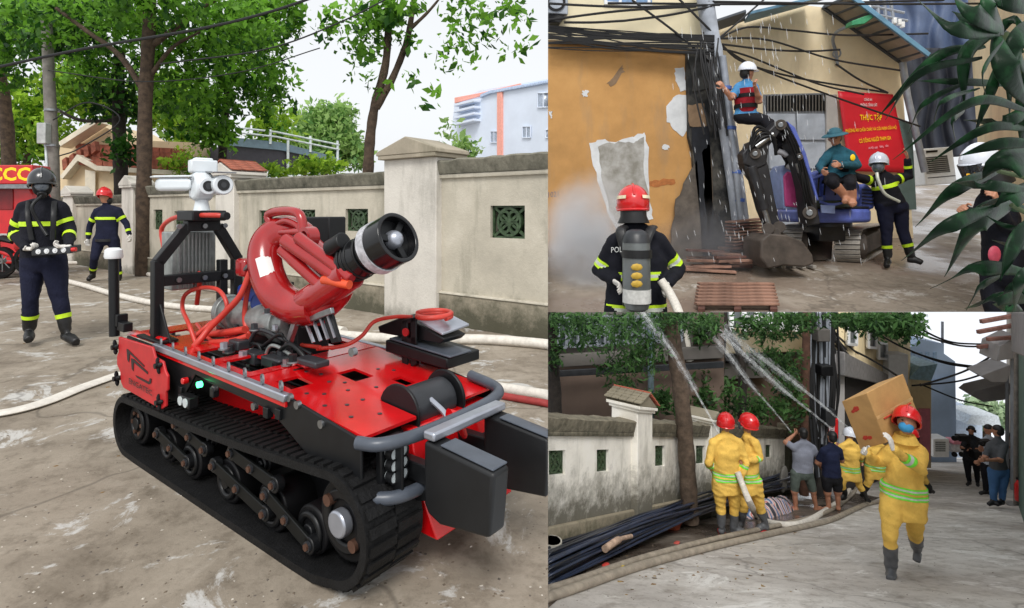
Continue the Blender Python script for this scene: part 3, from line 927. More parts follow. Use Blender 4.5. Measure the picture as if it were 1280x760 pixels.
tree('small bush showing beside the pillar cap near the white building', 20.0, [([(580, 215), (581, 200), (582, 192)], (2, 1.2))],
     [(582, 188, 20, 16, 14, 46), (560, 165, 14, 10, 10, 4)], LEAFP, .11, P(580, 220, 20), 'trees beyond the wall', seed=9)
tree('leafy tree filling the gap behind the house gable', 26.0, [([(225, 240), (226, 180), (228, 130)], (5, 3))],
     [(235, 150, 26, 45, 45, 190), (200, 120, 26, 40, 40, 120), (130, 130, 25, 40, 30, 110), (340, 160, 26, 30, 30, 90)], LEAFY, .17, P(225, 240, 26), 'trees beyond the wall', seed=10)

# ---- house with tiled roof
CREAM = M('cream_house_wall', C(222, 200, 164), .9, var=.1, scale=1.5, coord='World')
TRIM = M('cream_trim', C(226, 216, 196), .8, var=.08)
YH = 17.0
t = thing('house', 'cream house with red tiled gables beyond the wall at left', 'house', P(150, 255, YH))
fp = fplane(YH)
mb = MB(); mb.pp(fp, [(72, 262), (72, 205), (76, 178), (120, 152), (160, 175), (240, 178), (240, 262)], 3.0, CREAM); mb.build('wall', t, smooth=False)
f2 = fplane(YH - .8)
mb = MB(); mb.pp(f2, [(78, 262), (78, 216), (94, 198), (118, 208), (235, 214), (235, 262)], .75, CREAM); mb.build('porch_wall', t, smooth=False)
f3 = fplane(YH - 1.1)
mb = MB(); mb.pp(f3, [(74, 221), (96, 193), (119, 207), (236, 214), (236, 220), (119, 213), (97, 201), (78, 224)], .35, TRIM); mb.build('gable_trim', t, bevel=.01)
mb = MB(); mb.pp(fplane(YH - .6), [(72, 178), (118, 148), (122, 153), (74, 184)], .5, TRIM); mb.build('eave', t, bevel=.01)
mb = MB(); mb.pp(f2, [(106, 250), (106, 212), (119, 214), (119, 250)], .02, TRIM, .13); mb.build('column', t, bevel=.01)
for r in range(5):
    for k in range(9):
        xa = 98 + k * 15 - r * 1.0; ya = 206 - r * 5.2 + k * .8
        pl = fplane(YH - 1.0 + r * .22)
        mb = MB(); mb.pp(pl, [(xa, ya), (xa + 14.4, ya + .8), (xa + 14.6, ya - 5.6), (xa + .4, ya - 6.4)], .25, TILE); mb.build('roof_tile', t, bevel=.01)
for k in range(5):
    xa = 84 + k * 9
    mb = MB(); mb.pp(fplane(YH - .9), [(xa - 6, 213 - k * 5), (xa, 208 - k * 5), (xa - 2, 196 - k * 5), (xa - 7, 200 - k * 5)], .2, TILE); mb.build('roof_tile', t, bevel=.01)

# ---- canopy with white railing
GREYP = M('grey_canopy_panel', C(66, 66, 74), .6, var=.1)
BLUEP = M('blue_grey_fascia', C(118, 142, 156), .5, var=.1)
WMET = M('white_railing', C(214, 224, 226), .4)
YC = 18.5
t = thing('canopy', 'dark canopy with white roof railing beyond the wall', 'canopy', P(360, 240, YC))
pl = vplane(P(290, 200, 17.5), P(425, 200, 21.0))
mb = MB(); mb.pp(pl, [(288, 214), (288, 182), (352, 186), (424, 202), (424, 206), (352, 212)], 2.5, GREYP); mb.build('panel', t, bevel=.02)
mb = MB(); mb.pp(pl, [(286, 182), (286, 171), (352, 178), (426, 198), (426, 203), (352, 188)], .2, BLUEP, .06); mb.build('fascia', t, bevel=.01)
for x, y0, y1 in ((360, 180, 224), (422, 182, 214), (388, 176, 190), (338, 168, 180)):
    mb = MB(); mb.tube([pl.hit(x, y1, .1), pl.hit(x, y0 - 6, .1)], .045, WMET, 8); mb.build('post', t)
for dy in (0, 6):
    mb = MB(); mb.tube([pl.hit(300, 160 + dy, .12), pl.hit(345, 165 + dy, .12), pl.hit(424, 181 + dy, .12)], .03, WMET, 8); mb.build('rail', t)

# ---- far white building
WB = M('white_blue_facade', C(220, 230, 246), .7, var=.05, scale=.4, coord='World')
WBT = M('coral_trim', C(240, 168, 152), .7, var=.08)
WIN = M('window_glass', C(158, 170, 188), .2, var=.2, spec=.7)
YB = 46.0
t = thing('apartment_building', 'pale blue-white building with coral roof trim beyond the wall', 'building', P(625, 268, YB))
pl = vplane(P(690, 200, 40.0), P(566, 200, 52.0))
mb = MB(); mb.pp(pl, [(562, 268), (565, 160), (568, 128), (600, 113), (760, 86), (760, 268)], 8, WB); mb.build('facade', t, smooth=False)
mb = MB(); mb.pp(pl, [(568, 129), (568, 122), (600, 116), (650, 104), (650, 107), (600, 120)], .6, WBT, .12); mb.build('roof_trim', t, bevel=.03)
mb = MB(); mb.pp(pl, [(621, 195), (621, 112), (627, 110), (627, 195)], .5, WBT, .16); mb.build('vertical_trim', t, bevel=.03)
mb = MB(); mb.pp(pl, [(600, 122), (612, 117), (760, 90), (760, 86), (612, 113), (600, 118)], .6, M('pale_fascia', C(180, 198, 226), .6), .22); mb.build('fascia', t, bevel=.03)
for q in ((613, 622, 164, 178), (653, 663, 158, 172), (672, 686, 116, 134), (577, 582, 170, 179), (682, 692, 162, 172)):
    mb = MB(); mb.pp(pl, [(q[0], q[3]), (q[1], q[3]), (q[1], q[2]), (q[0], q[2])], .1, WIN, .05); w = mb.build('window', t)
    mb = MB()
    for a, b in (((q[0], q[3]), (q[1], q[3])), ((q[1], q[3]), (q[1], q[2])), ((q[1], q[2]), (q[0], q[2])), ((q[0], q[2]), (q[0], q[3])), (((q[0] + q[1]) / 2, q[3]), ((q[0] + q[1]) / 2, q[2]))):
        mb.bar(pl.hit(*a, .08), pl.hit(*b, .08), .07, .07, WB)
    mb.build('frame', w)
for k in range(4):
    mb = MB(); mb.pp(pl, [(567, 153 - k * 8 + 4), (592, 147 - k * 8 + 4), (592, 144 - k * 8 + 4), (567, 150 - k * 8 + 4)], 1, WB, .7); mb.build('balcony_slab', t, bevel=.03)
mb = MB(); mb.pp(pl, [(574, 136), (592, 131), (592, 126), (574, 131)], .1, WIN, .06); mb.build('window', t)

# ---- concrete utility pole
t = thing('utility_pole', 'grey concrete utility pole with meter box behind the masked firefighter', 'utility pole', P(68, 330, 13.0))
mb = MB(); mb.tube([P(68, 330, 13.0), P(66, 200, 13), P(62, 115, 13), P(58, 20, 13)], [.14, .13, .12, .11], M('pole_concrete', C(128, 124, 118), .9, var=.2, bmp=.3), 16); mb.build('pole', t)
mb = MB(); mb.box(P(55, 167, 12.8), .2, .18, .46, M('meter_box', C(176, 180, 178), .5)); mb.build('meter_box', t, bevel=.015)
mb = MB(); mb.tube(spline([P(57, 180, 12.9), P(58, 200, 12.85), P(60, 230, 12.85)]), .025, WMET, 8); mb.build('conduit', t)
for y in (138, 182): 
    mb = MB(); mb.ring(P(65, y, 13), (0, 0, 1), .15, .12, .05, STEEL, 16); mb.build('clamp', t)

CABLE = M('black_cable', C(22, 22, 24), .6)
def cable(label, pts, r, group='overhead cables', m=CABLE, smooth=True, n=8, cat='cable', name='overhead_cable'):
    mb = MB(); mb.tube(spline(pts, n) if smooth else pts, r, m, 6)
    return tag(mb.build(name), label, cat, group)
cable('thick black overhead cable crossing the tree crowns', [P(-30, 90, 9), P(100, 62, 9), P(250, 36, 9), P(340, 14, 9), P(415, -12, 9)], .022, 'cables over the lane')
cable('thin slanting cable passing the forked sparse tree', [P(200, 80, 9), P(330, 62, 9), P(420, 30, 9), P(500, -10, 9)], .012, 'cables over the lane')
cable('faint cable looping from the pole past the house gable', [P(66, 150, 12), P(110, 128, 12), P(150, 150, 12), P(100, 185, 12), P(74, 195, 12)], .014, 'cables over the lane')
cable('thin cable strung low in front of the tree trunks', [P(60, 88, 10.5), P(180, 102, 10.5), P(300, 90, 10.5), P(400, 60, 10.5)], .01, 'cables over the lane')

# ---- fire truck at the left edge
RED = M('fire_truck_red', C(196, 22, 28), .3, var=.1, coat=.4)
YT = M('yellow_letter', C(255, 214, 20), .5, var=.03)
YF = 11.5
t = thing('fire_truck', 'red fire truck with yellow lettering on its sign board, cut by the left edge', 'fire truck', P(0, 352, YF))
fp = fplane(YF)
mb = MB(); mb.pp(fp, [(-120, 330), (-120, 232), (36, 232), (42, 246), (42, 330)], .5, RED); mb.build('body', t, bevel=.03)
mb = MB(); mb.pp(fp, [(-120, 231), (-120, 207), (40, 206), (40, 230)], .5, RED, .25); sb = mb.build('sign_board', t, bevel=.02)
text_on(fp, [(-26, 226), (38, 226), (38, 209), (-26, 209)], 'PCCC', YT, sb, off=.25, bold=.03)
mb = MB(); mb.pp(fp, [(-60, 262), (-60, 236), (16, 236), (16, 262)], .1, M('truck_shutter', C(120, 24, 28), .4), .02); mb.build('shutter', t, bevel=.01)
mb = MB(); mb.pp(fp, [(-120, 236), (-120, 228), (40, 228), (42, 236)], .35, STEEL, .22); mb.build('roof_rail', t, bevel=.01)
mb = MB(); mb.pp(fp, [(-120, 300), (-120, 292), (46, 292), (46, 300)], .2, M('silver_trim', C(190, 188, 186), .4, metal=.6), .05); mb.build('side_trim', t, bevel=.01)
mb = MB(); mb.cyl(P(-10, 326, YF - .1), P(-10, 326, YF + .25), .42, BLACK); mb.build('wheel', t, bevel=.03)
# red motorbike in front of it
t = thing('motorbike', 'red motorbike parked in front of the fire truck at the left edge', 'motorbike', P(10, 345, 10.6))
for x in (3, 36):
    mb = MB(); mb.ring(P(x, 326, 10.6), (0, 1, .1), .26, .2, .08, BLACK, 24); wh = mb.build('wheel', t)
    mb = MB()
    for k in range(8): mb.bar(P(x, 326, 10.6), P(x, 326, 10.6) + Vector((math.cos(k * .785), 0, math.sin(k * .785))) * .21, .012, .012, STEEL)
    mb.ring(P(x, 326, 10.6), (0, 1, .1), .045, .01, .1, STEEL, 12)
    mb.build('spokes', wh)
mb = MB(); mb.tube(spline([P(-4, 312, 10.6), P(12, 318, 10.6), P(22, 318, 10.6), P(30, 302, 10.6)]), [.05] * 25, RED, 10); mb.build('frame', t)
mb = MB(); mb.loft([(P(-6, 300, 10.6), Vector((0, .1, 0)), Vector((0, 0, .04))), (P(4, 298, 10.6), Vector((0, .13, 0)), Vector((0, 0, .06))), (P(18, 302, 10.6), Vector((0, .1, 0)), Vector((0, 0, .05)))], BLACK, 12); mb.build('seat', t)
mb = MB(); mb.loft([(P(22, 306, 10.6), Vector((0, .1, 0)), Vector((0, 0, .12))), (P(32, 300, 10.6), Vector((0, .16, 0)), Vector((0, 0, .16))), (P(36, 290, 10.6), Vector((0, .1, 0)), Vector((0, 0, .08)))], RED, 12); mb.build('fairing', t)
mb = MB(); mb.tube(spline([P(30, 290, 10.3), P(33, 286, 10.6), P(30, 290, 10.9)]), .018, BLACK, 8); mb.build('handlebar', t)

# ---- hoses on the ground
HOSE = M('white_hose', C(212, 206, 196), .75, var=.12, scale=16, bmp=.15)
HOSER = M('red_hose', C(150, 50, 48), .7, var=.15, scale=16)
def hose(label, place, px, r, m=HOSE, group=None, flat=.85, n=8, name='fire_hose', cat='fire hose'):
    U = place.U
    pts = [place.G(x, y) + Vector((0, 0, r * U * flat * .95)) if not isinstance(x, Vector) else x for x, y in px]
    mb = MB(); mb.tube(spline(pts, n), r * U, m, 12, flat=flat)
    return tag(mb.build(name), label, cat, group)
GH = 'fire hoses lying on the lane'
hose('white hose running from the left edge behind the robot at ankle level', LEFT, [(-40, 337), (40, 345), (95, 357), (150, 373), (215, 386), (330, 396), (430, 418)], .05, group=GH)
hose('white hose bending round the tree trunk behind the firefighters', LEFT, [(-30, 331), (60, 331), (120, 331), (160, 333), (180, 343), (230, 358), (330, 374)], .055, group=GH)
hose('plump white hose along the foot of the wall right of the robot', LEFT, [(420, 424), (470, 428), (540, 430), (600, 430), (660, 434), (720, 441)], .06, group=GH)
hose('white hose with red underside crossing behind the black bumper pads', LEFT, [(540, 474), (590, 484), (640, 493), (720, 506)], .045, group=GH)
hose('thin red hose lying against the white one behind the bumper pads', LEFT, [(540, 482), (590, 492), (640, 501), (720, 515)], .03, HOSER, group=GH)
hose('flattened pale hose curving in from the lower left edge', LEFT, [(-40, 524), (10, 518), (55, 506), (100, 488), (150, 470)], .06, flat=.3, group=GH)
# ------------------------------------------------------------------ tracked firefighting robot
RO = Vector((-.58, 2.09, 0)); RF = Vector((.781, -.625, 0)).normalized(); RI = Vector((.625, .781, 0)).normalized(); RZ = Vector((0, 0, 1))
def rw(a, b, c):
    if b > .3: b = .3 + (b - .3) * .76
    return RO + RF * a + RI * b + RZ * c
def rpl(b): return Plane(rw(0, b, 0), -RI)
def rx(x, y, b): return rpl(b).hit(x, y)
RPAINT = M('robot_red', C(206, 14, 20), .2, var=.16, scale=4, coat=.7)
RPLATE = M('robot_red_satin', C(186, 34, 38), .42, var=.10, scale=14)
RPIPE = M('monitor_red', C(156, 20, 22), .2, var=.10, scale=8, coat=.6)
PBLK = M('powder_black', C(19, 20, 22), .42, var=.2, scale=16, spec=.35)
RUB = M('track_rubber', C(19, 19, 20), .62, var=.35, scale=22, bmp=.35, spec=.25)
BGREY = M('bumper_grey', C(74, 80, 90), .35, var=.12, scale=12)
SBAR = M('silver_bar', C(176, 180, 190), .32, metal=.7, var=.1)
GALV = M('galvanised', C(150, 154, 152), .45, metal=.5, var=.2, scale=18)
WCAM = M('camera_white', C(216, 222, 226), .35, var=.04, coat=.2)
CHARC = M('charcoal_plate', C(44, 46, 50), .4, var=.2)
PADM = M('pad_black', C(16, 17, 19), .5, var=.25, scale=10)
BLUEM = M('motor_blue', C(22, 52, 124), .35, var=.15)
COPPER = M('copper_bolt', C(110, 80, 66), .5, metal=.6)
LENS = M('lens_glass', C(18, 20, 26), .05, var=.2, spec=.9)
rb = thing('firefighting_robot', 'red and black tracked firefighting robot with water cannon and camera mast', 'robot', rw(-.85, .45, 0))

ARMK = M('arm_black', C(14, 16, 16), .5, var=.3, scale=14, spec=.25)
def loop_track(ctr_r, rr_, ctr_f, rf_, n=64):
    """outline of the belt in the a-c plane: rear wheel, flat run, raised front wheel"""
    (ar, cr), (af, cf) = ctr_r, ctr_f
    out = []
    for k in range(16): t = R(100 + 170 * k / 15); out.append((ar + math.cos(t) * rr_, cr + math.sin(t) * rr_))
    for k in range(1, 12): out.append((ar + (af - .13 - ar) * k / 12, max(0, .004 - .004 * k)))
    out.append((af - .1, .004)); 
    for k in range(18): t = R(-80 + 172 * k / 17); out.append((af + math.cos(t) * rf_, cf + math.sin(t) * rf_))
    for k in range(1, 16):
        q = k / 16; out.append((af + (ar - af) * q, cf + rf_ + (cr + rr_ - cf - rf_) * q - .018 * math.sin(math.pi * q)))
    return out

def build_track(b0, b1):
    t = tag(thing('track', None, None, rw(-.85, (b0 + b1) / 2, 0)))
    t.parent = rb; t.location = WLOC[t.name] - WLOC[rb.name]
    if 'category' in t: del t['category']
    out = loop_track((-1.80, .168), .165, (.05, .238), .205)
    n = len(out); ins = []
    for i in range(n):
        p, q, r = out[i - 1], out[i], out[(i + 1) % n]
        tx, tz = r[0] - p[0], r[1] - p[1]; L = math.hypot(tx, tz) or 1
        ins.append((q[0] - tz / L * .032, q[1] + tx / L * .032))
    mb = MB(); vs = []
    for (a, c), (a2, c2) in zip(out, ins):
        vs += [rw(a, b0, c), rw(a, b1, c), rw(a2, b1, c2), rw(a2, b0, c2)]
    fs = []
    for i in range(n):
        p, q = 4 * i, 4 * ((i + 1) % n)
        for j in range(4): fs.append([p + j, q + j, q + (j + 1) % 4, p + (j + 1) % 4])
    mb.add(vs, fs, RUB); mb.build('belt', t, angle=50)
    # cleats along the belt
    per = [0]
    for i in range(n): per.append(per[-1] + math.hypot(out[(i + 1) % n][0] - out[i][0], out[(i + 1) % n][1] - out[i][1]))
    L = per[-1]; N = 84; mb = MB()
    for k in range(N):
        s = L * k / N; i = max(j for j in range(n) if per[j] <= s); q = (s - per[i]) / max(per[i + 1] - per[i], 1e-6)
        A, B = out[i], out[(i + 1) % n]
        a, c = A[0] + (B[0] - A[0]) * q, A[1] + (B[1] - A[1]) * q
        tx, tz = B[0] - A[0], B[1] - A[1]; l = math.hypot(tx, tz) or 1; tx, tz = tx / l, tz / l
        T = RF * tx + RZ * tz; Nn = RF * tz - RZ * tx
        for sgn in (0, 1):
            bb = b0 + (b1 - b0) * (.27 + .46 * sgn); sh = .018 * (1 if sgn else -1)
            mb.box(rw(a, bb, c) + Nn * .004 + T * sh, .034, (b1 - b0) * .44, .014, RUB, T, RI, Nn)
    lug = mb.build('tread_lugs', t, smooth=False); lug['kind'] = 'stuff'
    bo = b0 + .075
    def wheel(a, c, r, w, name='road_wheel', spokes=True):
        mb = MB(); mb.cyl(rw(a, bo, c), rw(a, b1 - .03, c), r, BLACK, seg=28); mb.ring(rw(a, bo - .006, c), RI, r * .78, r * .52, .02, PBLK, 28)
        o = mb.build(name, t, bevel=.008)
        m2 = MB(); m2.cyl(rw(a, bo - .02, c), rw(a, bo + .01, c), r * .3, PBLK, seg=18); m2.build('hub', t, bevel=.004)
        return o
    rsp = wheel(-1.80, .168, .12, .2, 'rear_sprocket')
    mb = MB()
    for k in range(6):
        an = k * math.pi / 3; mb.cyl(rw(-1.80 + .06 * math.cos(an), bo - .016, .168 + .06 * math.sin(an)), rw(-1.80 + .06 * math.cos(an), bo, .168 + .06 * math.sin(an)), .012, COPPER, seg=10)
    mb.build('bolts', t)
    fi = wheel(.05, .238, .15, .2, 'front_idler')
    mb = MB(); mb.cyl(rw(.05, bo - .045, .238), rw(.05, bo, .238), .05, SBAR, seg=20); mb.build('axle_cap', t, bevel=.008)
    for da, dc in ((-.075, .06), (.07, -.06)):
        mb = MB(); mb.cyl(rw(.05 + da, bo - .03, .238 + dc), rw(.05 + da, bo, .238 + dc), .022, COPPER, seg=12); mb.build('bolt', t)
    for a, r in ((-1.42, .085), (-1.16, .095), (-.80, .10), (-.44, .105), (-.16, .095)): wheel(a, .135 if r < .09 else .13, r, .2)
    for a in (-1.35, -.95, -.5):
        wheel(a, .30, .045, .2, 'return_roller')
    for (a0, c0, a1, c1) in ((-1.46, .2, -1.13, .14), (-1.24, .3, -.95, .25), (-.86, .2, -.43, .12), (-.70, .3, -.36, .26), (-.42, .2, -.12, .1)):
        A, B = rw(a0, bo - .035, c0), rw(a1, bo - .035, c1)
        mb = MB(); mb.bar(A, B, .016, .056, ARMK); mb.cyl(A - RI * .008, A + RI * .03, .034, PBLK, seg=16); mb.cyl(B - RI * .008, B + RI * .03, .034, PBLK, seg=16)
        ar = mb.build('bogie_arm', t, bevel=.004)
        for q in (0, .5, 1):
            p = A.lerp(B, q); m2 = MB(); m2.cyl(p - RI * .024, p, .014, COPPER, seg=6); m2.ring(p - RI * .01, RI, .02, .013, .012, CHARC, 14); m2.build('bolt', t)
    mb = MB(); mb.prism([rw(-1.72, b1 - .04, .1), rw(-.05, b1 - .04, .14), rw(-.05, b1 - .04, .36), rw(-1.72, b1 - .04, .28)], RI * .03, PBLK); mb.build('inner_plate', t)
    mb = MB(); mb.prism([rw(-.42, b1 - .06, .30), rw(-.05, b1 - .06, .33), rw(-.05, b1 - .06, .40), rw(-.55, b1 - .06, .37)], RI * .012, RPAINT); mb.build('guard_panel', t)
    return t
build_track(0.0, .27)
build_track(.80, 1.07)

# hull
mb = MB(); mb.prism([rw(-1.9, .30, .20), rw(.1, .30, .20), rw(.22, .30, .34), rw(.1, .30, .55), rw(-1.9, .30, .60)], RI * .46, PBLK); mb.build('hull', rb, bevel=.01)
mb = MB(); mb.prism([rw(-1.30, .25, .36), rw(-.05, .25, .36), rw(-.05, .25, .57), rw(-1.30, .25, .57)], RI * .012, RPAINT); mb.build('hull_side', rb)
# near side plate, its red edge and the silver rail on top
def side(b, inner):
    mb = MB(); mb.prism([rw(-1.92, b, .38), rw(-1.24, b, .40), rw(-1.08, b, .575), rw(-.42, b, .545), rw(.03, b, .345), rw(.16, b, .33), rw(.16, b, .565), rw(-.28, b, .625), rw(-1.92, b, .65)], RI * .014 * inner, PBLK); o = mb.build('side_plate', rb, bevel=.004)
    mb = MB(); mb.prism([rw(-1.5, b - .012 * inner, .618), rw(-.29, b - .012 * inner, .588), rw(-.29, b - .012 * inner, .612), rw(-1.5, b - .012 * inner, .64)], RI * .01 * inner, RPAINT); mb.build('red_edge', rb)
    mb = MB(); mb.prism([rw(-1.52, b - .022 * inner, .636), rw(-.29, b - .022 * inner, .608), rw(-.28, b - .022 * inner, .640), rw(-1.52, b - .022 * inner, .668)], RI * .035 * inner, SBAR); mb.build('side_rail', rb, bevel=.005)
    return o
s1 = side(.055, 1); side(.99, -1)
for k in range(9):
    a = -1.45 + k * .14
    mb = MB(); mb.ring(rw(a, .05, .683 - k * .0022), RF * .3 + RI, .022, .015, .008, STEEL, 12); mb.build('tie_ring', rb)
for (x, y) in ((362, 497), (372, 506), (402, 530), (441, 440), (318, 508), (268, 486)):
    p = rx(x, y, .053); mb = MB(); mb.cyl(p - RI * .008, p + RI * .01, .016, STEEL, seg=12); mb.build('bolt', s1)
for k, (x, y) in enumerate(((228, 488), (268, 490), (335, 515), (350, 517))):
    mb = MB(); p = rx(x, y, .055); mb.box(p, .035, .03, .045, PBLK, RF, RI, RZ); mb.build('latch', rb, bevel=.004)
mb = MB(); p = rx(235, 475, .05); mb.cyl(p - RI * .03, p, .016, RPAINT, seg=16); mb.build('stop_button', rb, bevel=.004)
m_, nt_, b_ = newmat('green_led'); b_.inputs['Emission Color'].default_value = (0.05, 1, .3, 1); b_.inputs['Emission Strength'].default_value = 6; b_.inputs['Base Color'].default_value = (.05, .8, .2, 1)
mb = MB(); p = rx(252, 480, .05); mb.cyl(p - RI * .02, p, .014, m_, seg=16); mb.build('status_lamp', rb)
LAMP = M('lamp_glass', C(196, 204, 206), .15, var=.1, spec=.8)
mb = MB(); p = rx(238, 500, .05); mb.box(p - RI * .01, .115, .05, .055, PBLK, RF, RI, RZ); wl = mb.build('work_lamp', rb, bevel=.006)
for q in (-.027, .027):
    mb = MB(); mb.cyl(p + RF * q - RI * .04, p + RF * q - RI * .03, .022, LAMP, seg=16); mb.build('lens', wl)

# red maker's plate at the rear of the near side
pl = rpl(.0)
mb = MB(); mb.pp(pl, [(148, 421), (190, 434), (193, 446), (203, 452), (206, 464), (209, 470), (209, 488), (207, 490), (207, 508), (201, 512), (154, 485), (151, 478), (150, 465), (146, 456), (146, 445), (148, 440)], .014, RPLATE); plate = mb.build('name_plate', rb, bevel=.004)
LOGO = M('logo_black', C(36, 18, 20), .5)
for poly in ([(158, 436), (160, 437), (180, 457), (180, 459), (162, 442), (161, 453), (159, 450)], [(163.5, 448), (167, 449), (184.5, 465), (184.5, 468), (167, 453), (166.5, 464), (164.5, 461)], [(169, 469), (186, 477.5), (187, 473), (189, 474), (188.5, 479), (186, 480.5), (171, 472)]):
    mb = MB(); mb.pp(pl, poly, .002, LOGO, .003); mb.build('emblem', plate, smooth=False)
text_on(pl, [(161, 479), (190, 495), (190, 488), (161, 472)], 'ENGATEC', LOGO, plate, bold=.01)
for (x, y) in ((144, 434), (146, 473), (198, 457), (199, 503)):
    p = pl.hit(x, y, .006); mb = MB()
    for k in range(4):
        an = k * math.pi / 2 + .3; mb.ell(p + (RF * math.cos(an) + RZ * math.sin(an)) * .02, .02, .012, .012, PBLK, RF * math.cos(an) + RZ * math.sin(an), RI, seg=10, rows=6)
    mb.cyl(p - RI * .02, p + RI * .02, .014, PBLK, seg=12); mb.build('star_knob', rb)

# deck plates: perforated red sheets as strips round their openings
def deckpoly(pts, c, name, m=RPAINT, th=.012, par=None, bev=.003):
    vs = [rw(a, b, c + (cc[0] if cc else 0)) for (a, b, *cc) in pts]
    mb = MB(); mb.prism(vs, -RZ * th, m); return mb.build(name, par or rb, bevel=bev)
def deck_with_slots(a0, a1, b0, b1, c0, c1, slots, name):
    mb = MB()
    def f(a, b): return rw(a, b, c0 + (c1 - c0) * (a - a0) / (a1 - a0))
    As = sorted(set([a0, a1] + [s[0] for s in slots] + [s[1] for s in slots])); Bs = sorted(set([b0, b1] + [s[2] for s in slots] + [s[3] for s in slots]))
    for i in range(len(As) - 1):
        for j in range(len(Bs) - 1):
            q = (As[i], As[i + 1], Bs[j], Bs[j + 1])
            if any(s[0] <= q[0] and q[1] <= s[1] and s[2] <= q[2] and q[3] <= s[3] for s in slots): continue
            mb.prism([f(q[0], q[2]), f(q[1], q[2]), f(q[1], q[3]), f(q[0], q[3])], -RZ * .012, RPAINT)
    bm = None
    return mb.build(name, rb, smooth=False)
deck_with_slots(-1.93, -1.30, .07, .96, .665, .66, [(-1.78, -1.62, .2, .34), (-1.55, -1.38, .25, .42), (-1.75, -1.5, .55, .8)], 'rear_deck_plate')
deck_with_slots(-1.29, -.62, .07, .96, .66, .645, [(-1.2, -1.0, .10, .27), (-.93, -.68, .11, .28), (-1.2, -.72, .34, .72), (-1.15, -.75, .78, .9)], 'middle_deck_plate')
# front deck with winch cut-out
mb = MB()
cz = lambda a: .642 + (-.60 - a) * .09
def dp(a, b, l=0): return rw(a, b, cz(a) + l)
def pad(poly, m=RPAINT, l=0, th=.012):
    mb.prism([dp(a, b, l) for a, b in poly], -RZ * th, m)
slots = [(-.5, -.38, .13, .24), (-.42, -.28, .42, .56), (-.2, -.1, .6, .68), (-.05, .17, .34, .72)]
As = sorted(set([-.61, .16] + [s[i] for s in slots for i in (0, 1)])); Bs = sorted(set([.07, .97] + [s[i] for s in slots for i in (2, 3)]))
for i in range(len(As) - 1):
    for j in range(len(Bs) - 1):
        q = (As[i], As[i + 1], Bs[j], Bs[j + 1])
        if As[i + 1] > .161: continue
        if any(s[0] <= q[0] and q[1] <= s[1] and s[2] <= q[2] and q[3] <= s[3] for s in slots): continue
        pad([(q[0], q[2]), (q[1], q[2]), (q[1], q[3]), (q[0], q[3])])
mb.build('front_deck_plate', rb, smooth=False)
for (a, b) in ((-.52, .3), (-.45, .34), (-.3, .15), (-.25, .2), (-.22, .3), (-.15, .13), (-.1, .2), (-.1, .28), (-.34, .66), (-.28, .72), (.0, .14), (.05, .24), (-.35, .3), (-.3, .36), (-.17, .45), (-.12, .5)):
    mb = MB(); mb.cyl(dp(a, b, -.002), dp(a, b, .0025), .009, CHARC, seg=14); mb.build('deck_bolt', rb)
for poly in ([(-1.28, .60), (-1.0, .56), (-1.0, .62), (-1.28, .66)], [(-.62, .30), (-.5, .28), (-.5, .33), (-.62, .36)]):
    deckpoly(poly, .668, 'raised_strip')
mb = MB(); mb.prism([rw(-1.9, .1, .58), rw(.12, .1, .52), rw(.12, .94, .52), rw(-1.9, .94, .58)], -RZ * .02, CHARC); mb.build('under_tray', rb)
# rear small red wedge at the near corner
mb = MB(); mb.prism([rw(-1.93, .055, .655), rw(-1.5, .055, .66), rw(-1.5, .09, .69), rw(-1.93, .09, .675)], RI * .02, RPAINT); mb.build('corner_strip', rb, bevel=.003)

# winch in the front cut-out
mb = MB(); mb.cyl(rw(.05, .36, .56), rw(.05, .70, .56), .075, CHARC, seg=24)
for k in range(16): mb.ring(rw(.05, .38 + k * .02, .56), RI, .088, .06, .016, CHARC, 24)
w = mb.build('winch', rb)
for b in (.35, .71):
    mb = MB(); mb.cyl(rw(.05, b, .56), rw(.05, b + .02, .56), .115, PBLK, seg=24); mb.build('flange', w, bevel=.004)
mb = MB(); mb.tube(spline([rw(.12, .5, .6), rw(.2, .5, .56), rw(.24, .48, .52)]), .012, SBAR, 8); mb.build('winch_rope', rb)
mb = MB(); mb.loft([(rw(.25, .46, .57), RF * .02, RZ * .03), (rw(.27, .5, .55), RF * .03, RZ * .035), (rw(.28, .53, .49), RF * .02, RZ * .02)], RPAINT, 10); mb.build('winch_hook_strap', rb)

# bumper hoops
def bump_tube(px_pts, r, m=BGREY, name='bumper_tube'):
    mb = MB(); mb.tube(spline(px_pts, 8), r, m, 14); return mb.build(name, rb)
bump_tube([rw(.14, .055, .552), rw(.22, .09, .555), rw(.27, .22, .56), rw(.28, .5, .565), rw(.27, .8, .575), rw(.22, .92, .59), rw(.05, .95, .61)], .024)
bump_tube([rw(.16, .06, .36), rw(.25, .14, .36), rw(.27, .3, .36), rw(.27, .75, .36)], .024)
for b in (.16, .84):
    mb = MB(); mb.bar(rw(.235, b, .36), rw(.235, b, .56), .012, .06, PBLK, RF); mb.build('bumper_bracket', rb, bevel=.003)
mb = MB(); mb.prism([rw(.16, .30, .53), rw(.2, .30, .33), rw(.3, .30, .15), rw(.3, .78, .15), rw(.2, .78, .33), rw(.16, .78, .53)][:3] + [rw(.12, .30, .15), rw(.10, .30, .53)], RI * .48, RPAINT); mb.build('front_skirt', rb, bevel=.006)
